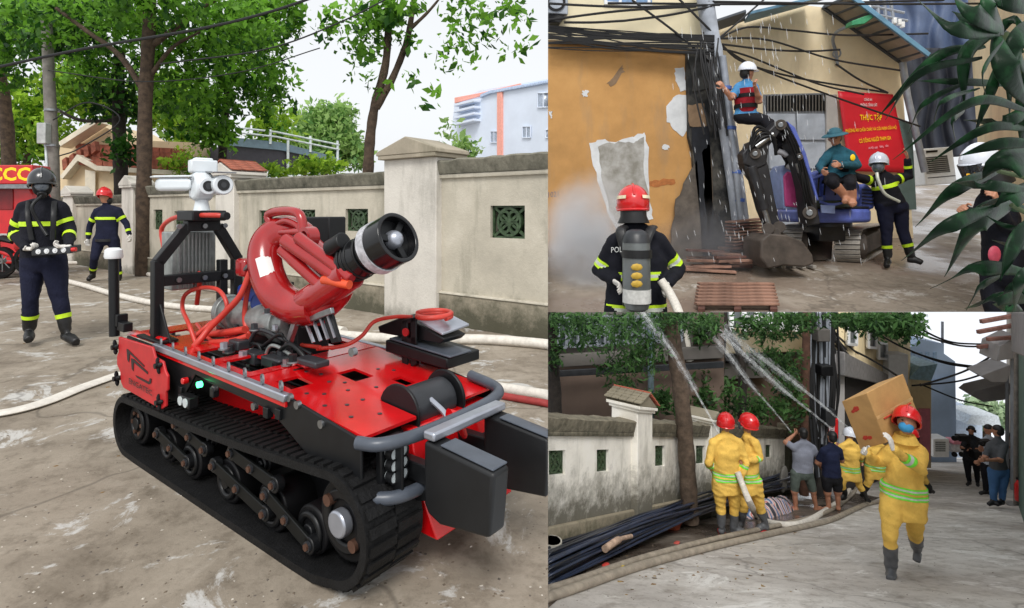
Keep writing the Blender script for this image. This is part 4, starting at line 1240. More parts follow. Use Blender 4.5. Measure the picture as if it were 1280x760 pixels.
# head lamp cluster
for k in range(2):
    for j in range(3):
        p = rw(.2, .15 + k * .045, .42 + j * .042)
        mb = MB(); mb.cyl(p, p + RF * .03, .02, LAMP, seg=16); mb.ring(p + RF * .02, RF, .024, .019, .03, PBLK, 16); mb.build('head_lamp', rb)
mb = MB(); mb.box(rw(.18, .172, .47), .03, .11, .16, PBLK, RF, RI, RZ); mb.build('lamp_bracket', rb, bevel=.006)
mb = MB(); mb.tube(spline([rw(.18, .2, .4), rw(.24, .28, .33), rw(.26, .4, .38), rw(.2, .45, .45)]), .014, PBLK, 8); mb.build('wiring', rb)
# push pads and their cross bar
def push_pad(b, lo):
    q = [rw(.325, b, .56), rw(.64, b, .53), rw(.62, b, .315), rw(.40, b, .285), rw(.345, b, .305), rw(.325, b, .34)]
    mb = MB(); mb.prism(q, RI * .09, PADM); p = mb.build('push_pad', rb, bevel=.014, seg=3)
    mb = MB(); mb.prism([rw(.40, b + .008, .556), rw(.63, b + .008, .533), rw(.63, b + .088, .533), rw(.40, b + .088, .556)], RZ * .007, BGREY); mb.build('top_plate', p, bevel=.003)
    mb = MB(); mb.bar(rw(.15, b + .05, .42), rw(.36, b + .05, .42), .05, .07, PBLK); mb.build('arm', p, bevel=.006)
    mb = MB(); mb.bar(rw(.15, b + .05, .30), rw(.36, b + .05, .36), .03, .04, PBLK); mb.build('arm', p, bevel=.006)
push_pad(.20, 0); push_pad(.62, 0)
mb = MB(); mb.bar(rw(.345, .205, .578), rw(.345, .74, .578), .055, .032, SBAR); mb.build('cross_bar', rb, bevel=.008)

# sensor deck at far front: black sloped covers with red hose coil
mb = MB(); mb.prism([rw(-.44, .84, .66), rw(-.02, .84, .64), rw(-.02, .84, .69), rw(-.44, .84, .72)], RI * .24, PBLK); mb.build('rear_cover', rb, bevel=.006)
mb = MB(); mb.prism([rw(-.42, .85, .722), rw(-.01, .85, .693), rw(-.01, 1.06, .693), rw(-.42, 1.06, .722)], RZ * .01, BGREY); mb.build('cover_top', rb, bevel=.004)
def rc(x, y, b): return rx(x, y, b)
pb = .86
mb = MB()
for off in (0, .06): mb.prism([rc(502, 400, pb) + RI * off, rc(509, 400, pb) + RI * off, rc(509, 462, pb) + RI * off, rc(502, 462, pb) + RI * off], RI * .01, PBLK)
mb.prism([rc(513, 398, pb), rc(520, 396, pb), rc(520, 455, pb), rc(513, 460, pb)], RI * .01, PBLK)
mb.prism([rc(502, 400, pb), rc(520, 396, pb), rc(520, 402, pb), rc(502, 406, pb)], RI * .012, PBLK)
mb.prism([rc(502, 424, pb), rc(520, 420, pb), rc(520, 432, pb), rc(502, 436, pb)], RI * .012, PBLK)
br = mb.build('bracket', rb, bevel=.003)
mb = MB(); p = rc(508, 415, pb); mb.cyl(p - RI * .01, p, .02, RPLATE, seg=16); mb.build('bolt', br)
mb = MB(); mb.prism([rc(472, 408, .9), rc(505, 395, .9), rc(556, 424, .9), rc(550, 430, .9), rc(474, 416, .9)], RI * .16, PBLK); mb.build('sensor_box', rb, bevel=.006)
mb = MB(); mb.prism([rc(524, 402, .9) + RZ * .006, rc(553, 418, .9) + RZ * .006, rc(553, 418, .9) + RI * .2 + RZ * .02, rc(524, 402, .9) + RI * .2 + RZ * .02], -RZ * .012, SBAR); mb.build('sensor_lid', rb, bevel=.003)
HOSERED = M('red_rubber_hose', C(196, 60, 48), .4, var=.1)
mb = MB(); c0 = rc(543, 396, .95)
mb.tube([c0 + (RF * math.cos(2 * math.pi * k / 20) * .075 + RI * math.sin(2 * math.pi * k / 20) * .09) + RZ * (.012 * (k / 20)) for k in range(33)], .013, HOSERED, 10); mb.build('hose_coil', rb)

# ---- camera mast
def mast_pl(b): return rpl(b)
MA = -1.62
def mp(b, c, da=0): return rw(MA + da, b, c)
bl, brr = .1, .64
cT = 1.285
for b in (bl, brr):
    s = 1 if b == bl else -1
    mb = MB(); mb.bar(mp(b, .66), mp(b, 1.10), .055, .055, PBLK, RF)
    mb.bar(mp(b, 1.085), mp(b + s * .16, cT), .055, .055, PBLK, RF)
    mb.build('mast_post', rb, bevel=.005)
    mb = MB(); mb.prism([mp(b, .665, -.12), mp(b, .665, .16), mp(b, .86, .03), mp(b, .86, -.03)], RI * .012 * s, PBLK); mb.build('gusset', rb, bevel=.003)
    mb = MB(); mb.box(mp(b, .672), .3, .1, .014, PBLK, RF, RI, RZ); mb.build('foot_plate', rb, bevel=.003)
for da in (.22,):
    mb = MB(); mb.bar(mp(.52, .66, .0), mp(.52, 1.08, .0), .05, .05, PBLK, RF); mb.build('mast_post', rb, bevel=.005)
mb = MB(); mb.bar(mp(bl, .985), mp(brr, .985), .05, .06, PBLK, RZ); mb.build('cross_member', rb, bevel=.005)
mb = MB(); mb.bar(mp(bl + .15, cT), mp(brr - .15, cT), .06, .06, PBLK, RZ); mb.build('top_member', rb, bevel=.005)
mb = MB(); mb.box(mp(.36, cT + .06), .2, .2, .06, PBLK, RF, RI, RZ); mb.build('camera_mount', rb, bevel=.008)
for b in (.2, .36, .52):
    mb = MB(); p = mp(b, cT - .0, .033); mb.cyl(p - RF * .0, p + RF * .012, .014, STEEL, seg=12); mb.build('bolt', rb)
    mb = MB(); p = mp(b, .985, .033); mb.cyl(p, p + RF * .012, .014, STEEL, seg=12); mb.build('bolt', rb)
# thermal / video camera head
cb = .36
cc0 = mp(cb, cT + .09)
ch = MB(); ch.tube([cc0 + RZ * t for t in (0, .02, .06, .12, .17)], [.098, .09, .062, .05, .046], WCAM, 24)
cam_head = ch.build('camera_head', rb)
cyo = P(262, 236, cc0.y)
hc = cc0 + RZ * .25
vd = (Vector((0, 0, 0)) - hc); vd.z = 0; vd = (vd.normalized() * .8 + Vector((.6, 0, 0)) * .45).normalized(); vs_ = vd.cross(RZ).normalized()
mb = MB(); mb.cyl(hc - vs_ * .07, hc + vs_ * .07, .115, WCAM, seg=28); mb.box(hc - vd * .02, .14, .2, .2, WCAM, vs_, vd, RZ); mb.build('pan_body', cam_head, bevel=.02, seg=3)
lens_dir = vd
mb = MB(); p = hc - vs_ * .015 + vd * .1; mb.cyl(p - lens_dir * .02, p + lens_dir * .028, .068, WCAM, seg=28); o = mb.build('video_lens', cam_head, bevel=.006)
m2 = MB(); m2.cyl(p + lens_dir * .02, p + lens_dir * .031, .042, GLOSSBLACK, seg=24); m2.cyl(p + lens_dir * .03, p + lens_dir * .034, .024, LENS, seg=20); m2.build('lens', cam_head)
Lv = (Vector((-1, .15, 0))).normalized()
mb = MB(); q = hc + Vector((-.09, 0, .02)); X = Lv
mb.prism([q + RZ * .05 + vd * .055, q - RZ * .055 + vd * .055, q - RZ * .055 - vd * .06, q + RZ * .05 - vd * .06], X * .30, WCAM); o = mb.build('camera_housing', cam_head, bevel=.022, seg=3)
mb = MB(); mb.prism([q + RZ * .068 + vd * .07, q + RZ * .052 + vd * .075, q + RZ * .052 - vd * .07, q + RZ * .068 - vd * .07], X * .34, WCAM); mb.build('sun_shield', cam_head, bevel=.006)
mb = MB(); e = hc + Vector((.16, -.02, .01)); mb.cyl(e - vd * .1, e + vd * .07, .078, WCAM, seg=28); o = mb.build('thermal_camera', cam_head, bevel=.008)
mb = MB(); mb.cyl(e + vd * .06, e + vd * .074, .046, GLOSSBLACK, seg=24); mb.cyl(e + vd * .072, e + vd * .078, .022, LENS, seg=16); mb.build('lens', cam_head)
mb = MB(); mb.prism([e + vd * .1 + RZ * .09 - vs_ * .09, e + vd * .1 + RZ * .09 + vs_ * .09, e - vd * .11 + RZ * .1 + vs_ * .09, e - vd * .11 + RZ * .1 - vs_ * .09], RZ * .012, STEEL); mb.build('hood', cam_head, bevel=.004)
mb = MB(); mb.box(hc + RZ * .16 + Vector((0, .02, 0)), .2, .1, .1, WCAM, vs_, vd, RZ); mb.box(hc + RZ * .215 + Vector((0, .02, 0)), .14, .07, .025, WCAM, vs_, vd, RZ); mb.build('top_box', cam_head, bevel=.012)
mb = MB(); mb.tube(spline([rx(282, 270, .36), rx(262, 269, .3), rx(222, 271, .3), rx(203, 284, .3), rx(204, 305, .3), rx(210, 330, .3), rx(214, 350, .32), rx(236, 356, .34), rx(250, 342, .36), rx(246, 380, .4)]), .014, HOSERED, 10); mb.build('mast_cable', rb)
mb = MB(); mb.cyl(rx(284, 270, .36), rx(262, 270, .33), .022, PBLK, seg=14); mb.build('cable_gland', rb)
for o_ in [cam_head] + list(cam_head.children_recursive):
    w_ = WLOC[o_.name]; nw = cc0 + (w_ - cc0) * .74 - RZ * .045; o_.data.transform(Matrix.Scale(.74, 4)); WLOC[o_.name] = nw
for o_ in [cam_head] + list(cam_head.children_recursive): o_.location = WLOC[o_.name] - WLOC[o_.parent.name]
# heat-sink box behind the mast
mb = MB(); mb.box(mp(.36, 1.08, -.16), .14, .26, .34, GALV, RF, RI, RZ); hb = mb.build('power_box', rb, bevel=.008)
for k in range(9):
    mb = MB(); mb.box(mp(.25 + k * .028, 1.08, -.085), .02, .008, .32, GALV, RF, RI, RZ); mb.build('fin', hb)
# antenna mast at the rear corner
mb = MB(); mb.tube([rx(143, 420, .02), rx(142, 323, .02)], .028, PBLK, 16); an = mb.build('antenna_post', rb)
mb = MB(); p = rx(142, 323, .02); mb.tube([p + RZ * z for z in (0, .012, .05, .062)], [.045, .05, .046, .03], WHITE, 20); mb.build('antenna_cap', an)
mb = MB(); mb.box(rx(156, 408, .04), .1, .05, .05, PBLK, RF, RI, RZ); mb.box(rx(152, 400, .04), .03, .06, .07, PBLK, RF, RI, RZ); mb.build('antenna_bracket', rb, bevel=.004)

# ---- water cannon
mbk = .46
def mx(x, y, b=mbk): return rx(x, y, b)
mb = MB(); mb.cyl(rw(-1.55, .5, .78), rw(-.85, .5, .78), .085, GALV, seg=28)
for a in (-1.5, -1.38, -.95): mb.ring(rw(a, .5, .78), RF, .102, .08, .05, GALV, 28)
mb.build('inlet_pipe', rb, bevel=.004)
# black base column
mb = MB(); mb.prism([mx(305, 455), mx(372, 462), mx(368, 385), mx(330, 375), mx(312, 400)], RI * .2, PBLK); mb.build('cannon_base', rb, bevel=.012)
mb = MB(); mb.prism([mx(372, 405, .40), mx(412, 388, .40), mx(424, 428, .40), mx(414, 430, .40), mx(405, 400, .40), mx(378, 412, .40)], RI * .02, PBLK); mb.build('support_bracket', rb, bevel=.004)
mb = MB(); mb.prism([mx(372, 404, .62), mx(414, 388, .62), mx(424, 426, .62), mx(416, 428, .62)], RI * .015, PBLK); mb.build('support_bracket', rb, bevel=.004)
for k in range(4):
    mb = MB(); mb.bar(mx(382 + 9 * k, 402 - 3.4 * k, .40), mx(392 + 9 * k, 428 - 2 * k, .40), .012, .012, SBAR); mb.build('stay', rb)
mb = MB(); mb.bar(mx(370, 402, .38), mx(358, 438, .38), .03, .03, STEEL); mb.bar(mx(372, 404, .38), mx(416, 388, .38), .02, .03, STEEL); mb.build('link_arm', rb, bevel=.004)
mb = MB(); mb.prism([mx(290, 436, .36), mx(350, 470, .36), mx(352, 456, .36), mx(306, 424, .36)], RI * .03, PBLK); mb.build('mount_plate', rb, bevel=.004)
mb = MB(); mb.box(mx(327, 372, .62), .22, .2, .16, BLUEM, RF, RI, RZ); mt = mb.build('drive_motor', rb, bevel=.03, seg=3)
mb = MB(); mb.cyl(mx(330, 378, .5), mx(330, 378, .62), .07, BLUEM, seg=24); mb.ring(mx(330, 378, .5), RI, .076, .05, .02, STEEL, 24); mb.build('motor_end', mt, bevel=.006)
mb = MB(); mb.box(mx(338, 356, .56), .22, .16, .035, PBLK, RF, RI, RZ); mb.build('motor_cover', mt, bevel=.006)
# big red elbow pipe (a ring that opens towards the nozzle)
arc = [(398, 384, .44), (372, 384, .42), (350, 372, .40), (336, 348, .40), (331, 322, .42), (336, 302, .46), (352, 291, .52), (372, 294, .58), (384, 306, .62)]
pts = [mx(x, y, b) for x, y, b in arc]
mb = MB(); mb.tube(spline(pts, 8), [.088] * (8 * 8 + 1), RPIPE, 28); el = mb.build('elbow_pipe', rb)
mb = MB()
for k in range(-3, 4):
    pass
sp = spline(pts, 8); cpt = sp[26]; dirp = (sp[28] - sp[24]).normalized(); toc = (Vector((0, 0, HC)) - cpt); toc = (toc - dirp * toc.dot(dirp)).normalized(); sdp = dirp.cross(toc)
rows = [[cpt + dirp * l + (toc * math.cos(a) + sdp * math.sin(a)) * .0905 for a in [R(-24 + 8 * k) for k in range(7)]] for l in (-.055, 0, .055)]
mb.sheet(rows, M('label_white', C(222, 220, 216), .5)); mb.build('label_sticker', el)
pts2 = [mx(384, 306, .62), mx(404, 326, .6), mx(420, 345, .54), mx(424, 362, .48), mx(408, 380, .45), mx(396, 385, .44)]
mb = MB(); mb.tube(spline(pts2, 8), .068, RPIPE, 24); mb.build('return_pipe', rb)
mb = MB(); mb.tube(spline([mx(376, 384, .44), mx(396, 372, .42), mx(420, 356, .42), mx(438, 342, .42)], 6), [.078] * 8 + [.074] * 11, RPIPE, 24); mb.build('outlet_pipe', rb)
for (a, b2, r) in (((356, 300), (432, 352), .035), ((352, 312), (412, 366), .03), ((372, 296), (440, 348), .028)):
    mb = MB(); mb.cyl(mx(*a, .34), mx(*b2, .38), r, RPIPE, seg=18); mb.build('ram', rb, bevel=.006)
mb = MB(); mb.cyl(mx(404, 350, .335), mx(437, 356, .36), .02, M('orange_rod', C(214, 80, 44), .35), seg=14); mb.build('ram_rod', rb)
fr = [(337, 268), (374, 267), (378, 272), (381, 290), (372, 294), (366, 283), (346, 286), (345, 275), (341, 289)]
mb = MB(); mb.tube(spline([mx(347, 294, .46), mx(336, 268, .46), mx(372, 266, .46), mx(380, 294, .46)], 6), .024, RPIPE, 14); mb.build('guard_frame', rb)
mb = MB(); mb.tube(spline([mx(345, 280, .46), mx(358, 276, .46), mx(372, 282, .46), mx(377, 290, .46)], 6), .016, RPIPE, 12); mb.tube([mx(340, 291, .46), mx(380, 289, .46)], .018, RPIPE, 12); mb.build('guard_frame', rb)
mb = MB(); mb.ring(mx(386, 296, .46), RI, .05, .03, .06, RPIPE, 24); mb.build('pivot_ring', rb)
mb = MB(); mb.box(mx(309, 334, .44), .1, .1, .1, RPIPE, RF, RI, RZ); mb.build('flange_block', rb, bevel=.02)
mb = MB(); mb.bar(mx(302, 342, .4), mx(314, 330, .4), .03, .02, STEEL); mb.build('lever', rb, bevel=.004)
# black nozzle
n0, n1 = mx(420, 340, .46), mx(497, 297, .46)
nd = (n1 - n0).normalized()
L = (n1 - n0).length
mb = MB(); mb.tube([n0, n0 + nd * L * .2, n0 + nd * L * .25, n0 + nd * L * .45, n0 + nd * L * .5, n0 + nd * L * .68], [.07, .08, .09, .09, .08, .085], GLOSSBLACK, 32)
nz = mb.build('nozzle', rb, bevel=.003)
mb = MB()
A, B = n0 + nd * L * .66, n0 + nd * L * 1.02
u_ = nd.orthogonal().normalized(); w_ = nd.cross(u_)
mb.ring((A + B) / 2, nd, .112, .094, (B - A).length, GLOSSBLACK, 36); mb.build('nozzle_shroud', nz, bevel=.004)
mb = MB(); mb.ring(A + nd * .035, nd, .117, .108, .045, M('worn_white_band', C(186, 186, 190), .5, var=.3, scale=30), 36); mb.build('band', nz)
mb = MB(); mb.cyl(B - nd * .07, B - nd * .05, .096, PBLK, seg=30); mb.ell(B - nd * .04, .042, .042, .05, SBAR, u_, w_, nd, 20, 10)
for k in range(3):
    an_ = k * 2.094; mb.bar(B - nd * .035, B - nd * .035 + (u_ * math.cos(an_) + w_ * math.sin(an_)) * .096, .03, .02, PBLK, nd)
mb.build('deflector', nz, bevel=.003)
for q_ in (.3, .36, .42, .56, .62):
    mb = MB(); mb.ring(n0 + nd * L * q_, nd, .095, .08, .012, PBLK, 30); mb.build('rib', nz, bevel=.002)
mb = MB(); mb.cyl(n0 + nd * L * .08 + RZ * .1 - RI * .06, n0 + nd * L * .32 + RZ * .1 - RI * .06, .04, PBLK, seg=20); mb.build('nozzle_motor', nz, bevel=.006)
# black control box behind
mb = MB(); mb.prism([mx(381, 271, .85), mx(411, 271, .85), mx(411, 330, .85), mx(381, 330, .85)], RI * .12, PBLK); mb.build('control_box', rb, bevel=.008)
mb = MB(); mb.bar(mx(396, 330, .9), mx(396, 420, .9), .05, .05, PBLK, RF); mb.build('control_post', rb)
# loose red hoses and wiring on the deck
def rh(pts, r=.012, m=HOSERED, name='hose'):
    mb = MB(); mb.tube(spline([rx(*p) for p in pts], 8), r, m, 10); mb.build(name, rb)
rh([(246, 432, .2), (236, 405, .2), (228, 385, .25), (232, 368, .3), (250, 360, .35), (272, 362, .35), (283, 378, .35), (280, 392, .34), (262, 405, .3), (244, 420, .22)])
rh([(313, 340, .38), (300, 370, .34), (282, 390, .3), (262, 410, .25), (250, 425, .2), (238, 438, .16)], .017)
rh([(314, 344, .4), (308, 372, .4), (306, 400, .4), (312, 424, .38)], .014)
rh([(250, 420, .3), (280, 416, .34), (306, 412, .36)], .02)
rh([(262, 428, .26), (290, 426, .3), (310, 420, .34)], .016)
rh([(246, 405, .34), (262, 424, .28), (290, 432, .3), (312, 428, .34)], .01)
rh([(396, 436, .5), (430, 432, .6), (452, 420, .7), (468, 402, .8), (494, 396, .86), (515, 396, .9)], .01)
rh([(340, 420, .5), (372, 430, .5), (400, 434, .5)], .01)
rng = random.Random(3)
for k in range(9):
    x, y = rng.uniform(285, 345), rng.uniform(425, 462)
    rh([(x, y, .34), (x + rng.uniform(10, 24), y - rng.uniform(6, 22), .34), (x + rng.uniform(24, 46), y + rng.uniform(-8, 8), .36), (x + rng.uniform(36, 66), y + rng.uniform(-4, 10), .38)], rng.uniform(.007, .012), rng.choice((PBLK, PBLK, CHARC, GALV)), 'deck_cable')
for (x, y) in ((222, 424), (216, 420), (298, 452), (304, 448), (312, 462), (336, 466), (345, 462), (362, 444), (358, 456), (352, 448), (366, 452), (280, 436), (286, 440), (330, 470), (296, 410), (318, 412), (334, 392), (344, 412)):
    p = rx(x, y, rng.uniform(.14, .4)); mb = MB(); r = rng.uniform(.012, .024)
    mb.cyl(p, p + RZ * r * 1.6, r, rng.choice((STEEL, PBLK, CHARC, SBAR)), seg=6); mb.ring(p, (0, 0, 1), r * 1.4, r * .6, .006, STEEL, 12); mb.build('fastener', rb)
for (x, y, w, h) in ((346, 452, .16, .05), (318, 446, .12, .06), (390, 452, .16, .03), (366, 462, .14, .03), (300, 430, .1, .05)):
    mb = MB(); mb.box(rx(x, y, .3), w, .08, h, rng.choice((CHARC, PBLK)), RF, RI, RZ); mb.build('valve_block', rb, bevel=.008)
# ------------------------------------------------------------------ people of the left place
BLK2 = M('black_boot', C(22, 22, 24), .45, var=.25, scale=16, bmp=.2)
pr, K = person(LEFT, 'person in navy fire uniform with breathing mask and black helmet, holding the robot controller box', dict(head=(53, 232, -.04), neck=(54, 252), shA=(27, 258), shB=(79, 257), elA=(17, 292, .02), elB=(88, 288, .02), wrA=(33, 311, -.26), wrB=(86, 308, -.26),
    hipA=(42, 327), hipB=(68, 327), knA=(38, 372, -.05), knB=(74, 370), anA=(37, 412), anB=(83, 414), toeA=(36, 425, -.16), toeB=(96, 428, -.12)), 122, 34, top=NAVY2, bottom=NAVY, shoe=BLK2, bulk=1.14, bootat=.62, handmat=GLOVE, curl=1.1,
    bands=[('torso', .63, .70, LIME), ('uaA', .5, .66, LIME), ('uaB', .5, .66, LIME), ('faA', .06, .26, LIME), ('faB', .3, .45, LIME), ('shnA', .52, .63, LIME), ('shnB', .50, .62, LIME)], hlen=dict(A=(.9, -.2, 0), B=(-.9, -.2, 0)), palm=dict(A=(0, -.2, 1), B=(0, -.2, 1)), neckmat=BLK2)
helmet(pr, K['head'] + K['hu'] * .03, K['hu'], K['hf'], 1.0, HBLACK, visor=None, stripe=None)
mk = MB(); hd = K['head']; mk.ell(hd + K['hf'] * .055 - K['hu'] * .015, .082, .062, .095, BLACK, K['hs'], K['hf'], K['hu'], 20, 12); mo = mk.build('breathing_mask', pr)
mk = MB(); mk.ell(hd + K['hf'] * .068 - K['hu'] * .0, .066, .062, .066, GLASS, K['hs'], K['hf'], K['hu'], 20, 12); mk.build('face_shield', mo)
mk = MB(); mk.cyl(hd + K['hf'] * .10 - K['hu'] * .07, hd + K['hf'] * .16 - K['hu'] * .085, .038, PBLK, seg=18); mk.build('filter', mo, bevel=.006)
mk = MB(); mk.tube(spline([hd + K['hf'] * .15 - K['hu'] * .085, hd + Vector((.05, -.2, -.22)), hd + Vector((.1, -.17, -.38)), hd + Vector((.2, -.2, -.5))]), .016, PBLK, 10); mk.build('air_tube', pr)
for x0, x1 in ((36, 40), (68, 66)):
    mk = MB(); mk.tube(spline([P(x0, 252, K['neck'].y - .06), P(x0 - 1, 270, K['neck'].y - .16), P(x1, 300, K['neck'].y - .17)]), .024, PBLK, 8, flat=.5); mk.build('harness_strap', pr)
# air cylinder on the back
mk = MB(); mk.cyl(P(52, 262, K['neck'].y + .2), P(52, 312, K['neck'].y + .2), .08, GALV, seg=20); mk.build('air_cylinder', pr, bevel=.02)
tb = thing('controller_box', 'black controller box with row of white switches held in gloved hands of masked firefighter', 'controller', P(62, 320, K['pel'].y - .28))
Yc = K['pel'].y - .3
mk = MB(); mk.prism([P(39, 320, Yc), P(88, 317, Yc), P(88, 308, Yc), P(39, 311, Yc)], Vector((0, .16, .012)), CHARC); mk.build('casing', tb, bevel=.008)
for k in range(4):
    p = P(48 + k * 10.5, 314.6 - k * .7, Yc - .003); mk = MB(); mk.ring(p, (0, 1, 0), .024, .014, .012, WHITE, 18); mk.cyl(p - Vector((0, .01, 0)), p, .012, WHITE, seg=12); mk.build('switch', tb)
mk = MB(); mk.cyl(P(90, 312, Yc), P(95, 311.5, Yc), .02, RPAINT, seg=14); mk.build('stop_knob', tb)

pr, K = person(LEFT, 'person in navy fire uniform and red helmet walking with white gloves near the wall', dict(head=(131, 246, -.02), neck=(133, 258), shA=(119, 263), shB=(150, 262), elA=(112, 283, .04), elB=(158, 280, .02), wrA=(110, 299, 0), wrB=(162, 294, -.04),
    hipA=(124, 300), hipB=(142, 300), knA=(118, 322, -.16), knB=(146, 325, .02), anA=(116, 342, .05), anB=(149, 349, .12), toeA=(110, 350, -.1), toeB=(151, 360, .02)), 65, -8, top=NAVY, bottom=NAVY, shoe=BLK2, bootat=.72, handmat=GLOVE, fold=.01,
    bands=[('torso', .64, .71, LIME), ('uaA', .45, .62, LIME), ('uaB', .45, .62, LIME), ('faA', .5, .68, LIME), ('faB', .5, .68, LIME), ('shnA', .58, .7, LIME), ('shnB', .58, .7, LIME)])
helmet(pr, K['head'] + K['hu'] * .03, K['hu'], K['hf'], 1.02, HRED, visor=None)
mk = MB(); mk.ell(K['head'] - K['hf'] * .05 - K['hu'] * .08, .1, .08, .09, BLK2, K['hs'], K['hf'], K['hu']); mk.build('neck_flap', pr)
mk = MB(); mk.ring(P(133, 300, K['pel'].y), (0, 0, 1), .185, .165, .05, BLK2, 24); mk.build('belt', pr)

crop([o for o in bpy.data.objects if o.name not in START], (0, 0, 0), (1, -SEAM, 0))
# ================================================================== UPPER RIGHT PLACE: rainy yard with the small excavator
START = set(o.name for o in bpy.data.objects)
U = TOP.U
WETC = pavement('wet_yard', (C(118, 108, 96), C(142, 131, 118), C(160, 150, 138), C(186, 182, 176)), C(126, 110, 98), .42, .6, .33, .1, 16, .12)
OCHRE = plaster('ochre_render', C(186, 140, 84), C(118, 100, 80), TOP, -.5, 3.2, .85, .55, C(198, 152, 94))
BEIGE = plaster('beige_render', C(242, 224, 188), C(150, 136, 112), TOP, -.5, 2.5, .5, .4, C(246, 232, 202))
MOULD = M('black_mould', C(40, 42, 44), .9, var=.5, scale=1.3, col2=C(104, 100, 92), thr=(.45, .8), bmp=.5, bscale=8)
BARE = M('bare_plaster', C(150, 146, 136), .95, var=.25, scale=1.6, col2=C(176, 174, 170), bmp=.5, bscale=10)
FLAKE = M('white_flake', C(206, 208, 210), .9, var=.12, scale=1.5, bmp=.4, bscale=8)
PATCH = M('brown_patch', C(134, 110, 86), .95, var=.2, scale=2)
METW = M('weathered_metal', C(150, 156, 166), .5, metal=.3, var=.2, scale=1.5)
CONCP = M('pale_pole', C(160, 166, 176), .85, var=.2, scale=1.6, bmp=.3, bscale=8)
def frontY(ppm): return TOP.D(ppm)
# ground: ends at the terrace edge, with a tongue under the nearest firefighter
rows = []
back = [[Vector((q * Y, Y, TOP.gz(Y) - .004)) for q in (.70, .78, .86, .96)] for Y in (32.9, 38, 46, 56)]
for Y in (17.35, 18.5, 20, 22, 24, 27, 30, 33):
    rows.append([Vector((SEAM * Y + (1.0 * Y - SEAM * Y) * k / 8, Y, TOP.gz(Y))) for k in range(9)])
mb = MB(); mb.sheet(rows, WETC); mb.sheet(back, WETC)
Yn = 12.95
mb.sheet([[Vector((x * Y, Y, TOP.gz(Y) + .0)) for x in (SEAM, .2, .28, .40)] for Y in (Yn, 15, 17.35)], WETC)
tag(mb.build('ground'), kind='structure')

# ---- ochre building with its pale upper storey
YO = frontY(76)
pl = fplane(YO)
ob = thing('ochre_building', 'ochre rendered building with peeling plaster and a pale upper storey', 'building', P(780, 325, YO))
mb = MB(); mb.pp(pl, [(660, 345), (660, 50), (760, 56), (872, 64), (880, 345)], 2.0, OCHRE); mb.build('lower_wall', ob, smooth=False)
mb = MB(); mb.pp(fplane(YO + .25), [(660, 60), (660, -25), (885, -25), (885, 70)], 1.7, M('pale_upper_wall', C(226, 214, 182), .9, var=.08, scale=.5, coord='World')); mb.build('upper_wall', ob, smooth=False)
mb = MB(); mb.pp(pl, [(660, 52), (760, 58), (874, 66), (874, 63), (760, 54), (660, 48)], .3, M('damp_band', C(120, 96, 66), .9, var=.3, scale=2), .12); mb.build('string_course', ob, bevel=.02)
rng = random.Random(5)
def ragged(pts, j=1.6, n=4):
    out = []
    for i, (x, y) in enumerate(pts):
        x2, y2 = pts[(i + 1) % len(pts)]
        for k in range(n):
            q = k / n; out.append((x + (x2 - x) * q + rng.uniform(-j, j), y + (y2 - y) * q + rng.uniform(-j, j)))
    return out
for poly, m, off, nm in (([(736, 178), (752, 174), (764, 178), (790, 172), (806, 164), (810, 185), (813, 250), (816, 275), (770, 285), (756, 255), (745, 215)], FLAKE, .015, 'peeled_patch'),
                     ([(748, 182), (768, 178), (792, 178), (804, 172), (806, 215), (812, 262), (780, 290), (762, 262), (752, 220)], BARE, .03, 'bare_patch'),
                     ([(845, 85), (855, 83), (858, 112), (850, 114), (844, 100)], FLAKE, .02, 'peeled_patch'),
                     ([(834, 132), (846, 120), (860, 118), (862, 160), (852, 171), (840, 160), (833, 150)], FLAKE, .02, 'peeled_patch'),
                     ([(727, 113), (735, 113), (735, 120), (728, 120)], FLAKE, .02, 'paint_flake'), ([(828, 181), (837, 182), (836, 187), (828, 186)], FLAKE, .02, 'paint_flake'), ([(759, 104), (765, 98), (778, 82), (780, 88), (766, 108)], PATCH, .015, 'scratch'),
                     ([(812, 228), (828, 224), (845, 224), (844, 230), (826, 233), (812, 234)], M('rust_stain', C(168, 104, 56), .9), .012, 'rust_stain'), ([(687, 140), (690, 139), (690, 147), (688, 148)], FLAKE, .02, 'paint_flake')):
    mb = MB(); mb.pp(pl, ragged(poly), .05, m, off); mb.build(nm, ob, smooth=False)
text_on(pl, [(685.5, 247), (698, 245.5), (698, 239), (685.5, 240)], '1021', M('faded_blue', C(92, 96, 120), .8), ob, off=.01)
mb = MB(); mb.pp(fplane(YO + .24), [(755, -20), (755, 3), (815, 7), (815, -20)], .1, M('window_blue', C(110, 140, 176), .2, spec=.7), .03); w = mb.build('window', ob)
mb = MB()
for k in range(4): mb.bar(fplane(YO + .2).hit(757 + 18 * k, 4), fplane(YO + .2).hit(757 + 18 * k, -20), .12, .1, WHITE)
mb.bar(fplane(YO + .2).hit(755, 4), fplane(YO + .2).hit(815, 7), .14, .12, WHITE); mb.build('frame', w)
# condenser box at the upper left corner
t = thing('air_conditioner', 'grey air conditioner box at the upper left of the ochre building', 'air conditioner', P(698, 25, YO - .4))
mb = MB(); mb.pp(fplane(YO - .4), [(660, -15), (710, -15), (710, 18), (660, 14)], .7, METW); mb.build('casing', t, bevel=.03)
mb = MB(); mb.ring(P(695, 2, YO - .44), (0, 1, 0), .4, .3, .05, BLACK); mb.build('fan_ring', t)
mb = MB(); mb.pp(fplane(YO - .35), [(660, 14), (706, 20), (700, 28), (660, 26)], .5, BLACK); mb.build('bracket', t)

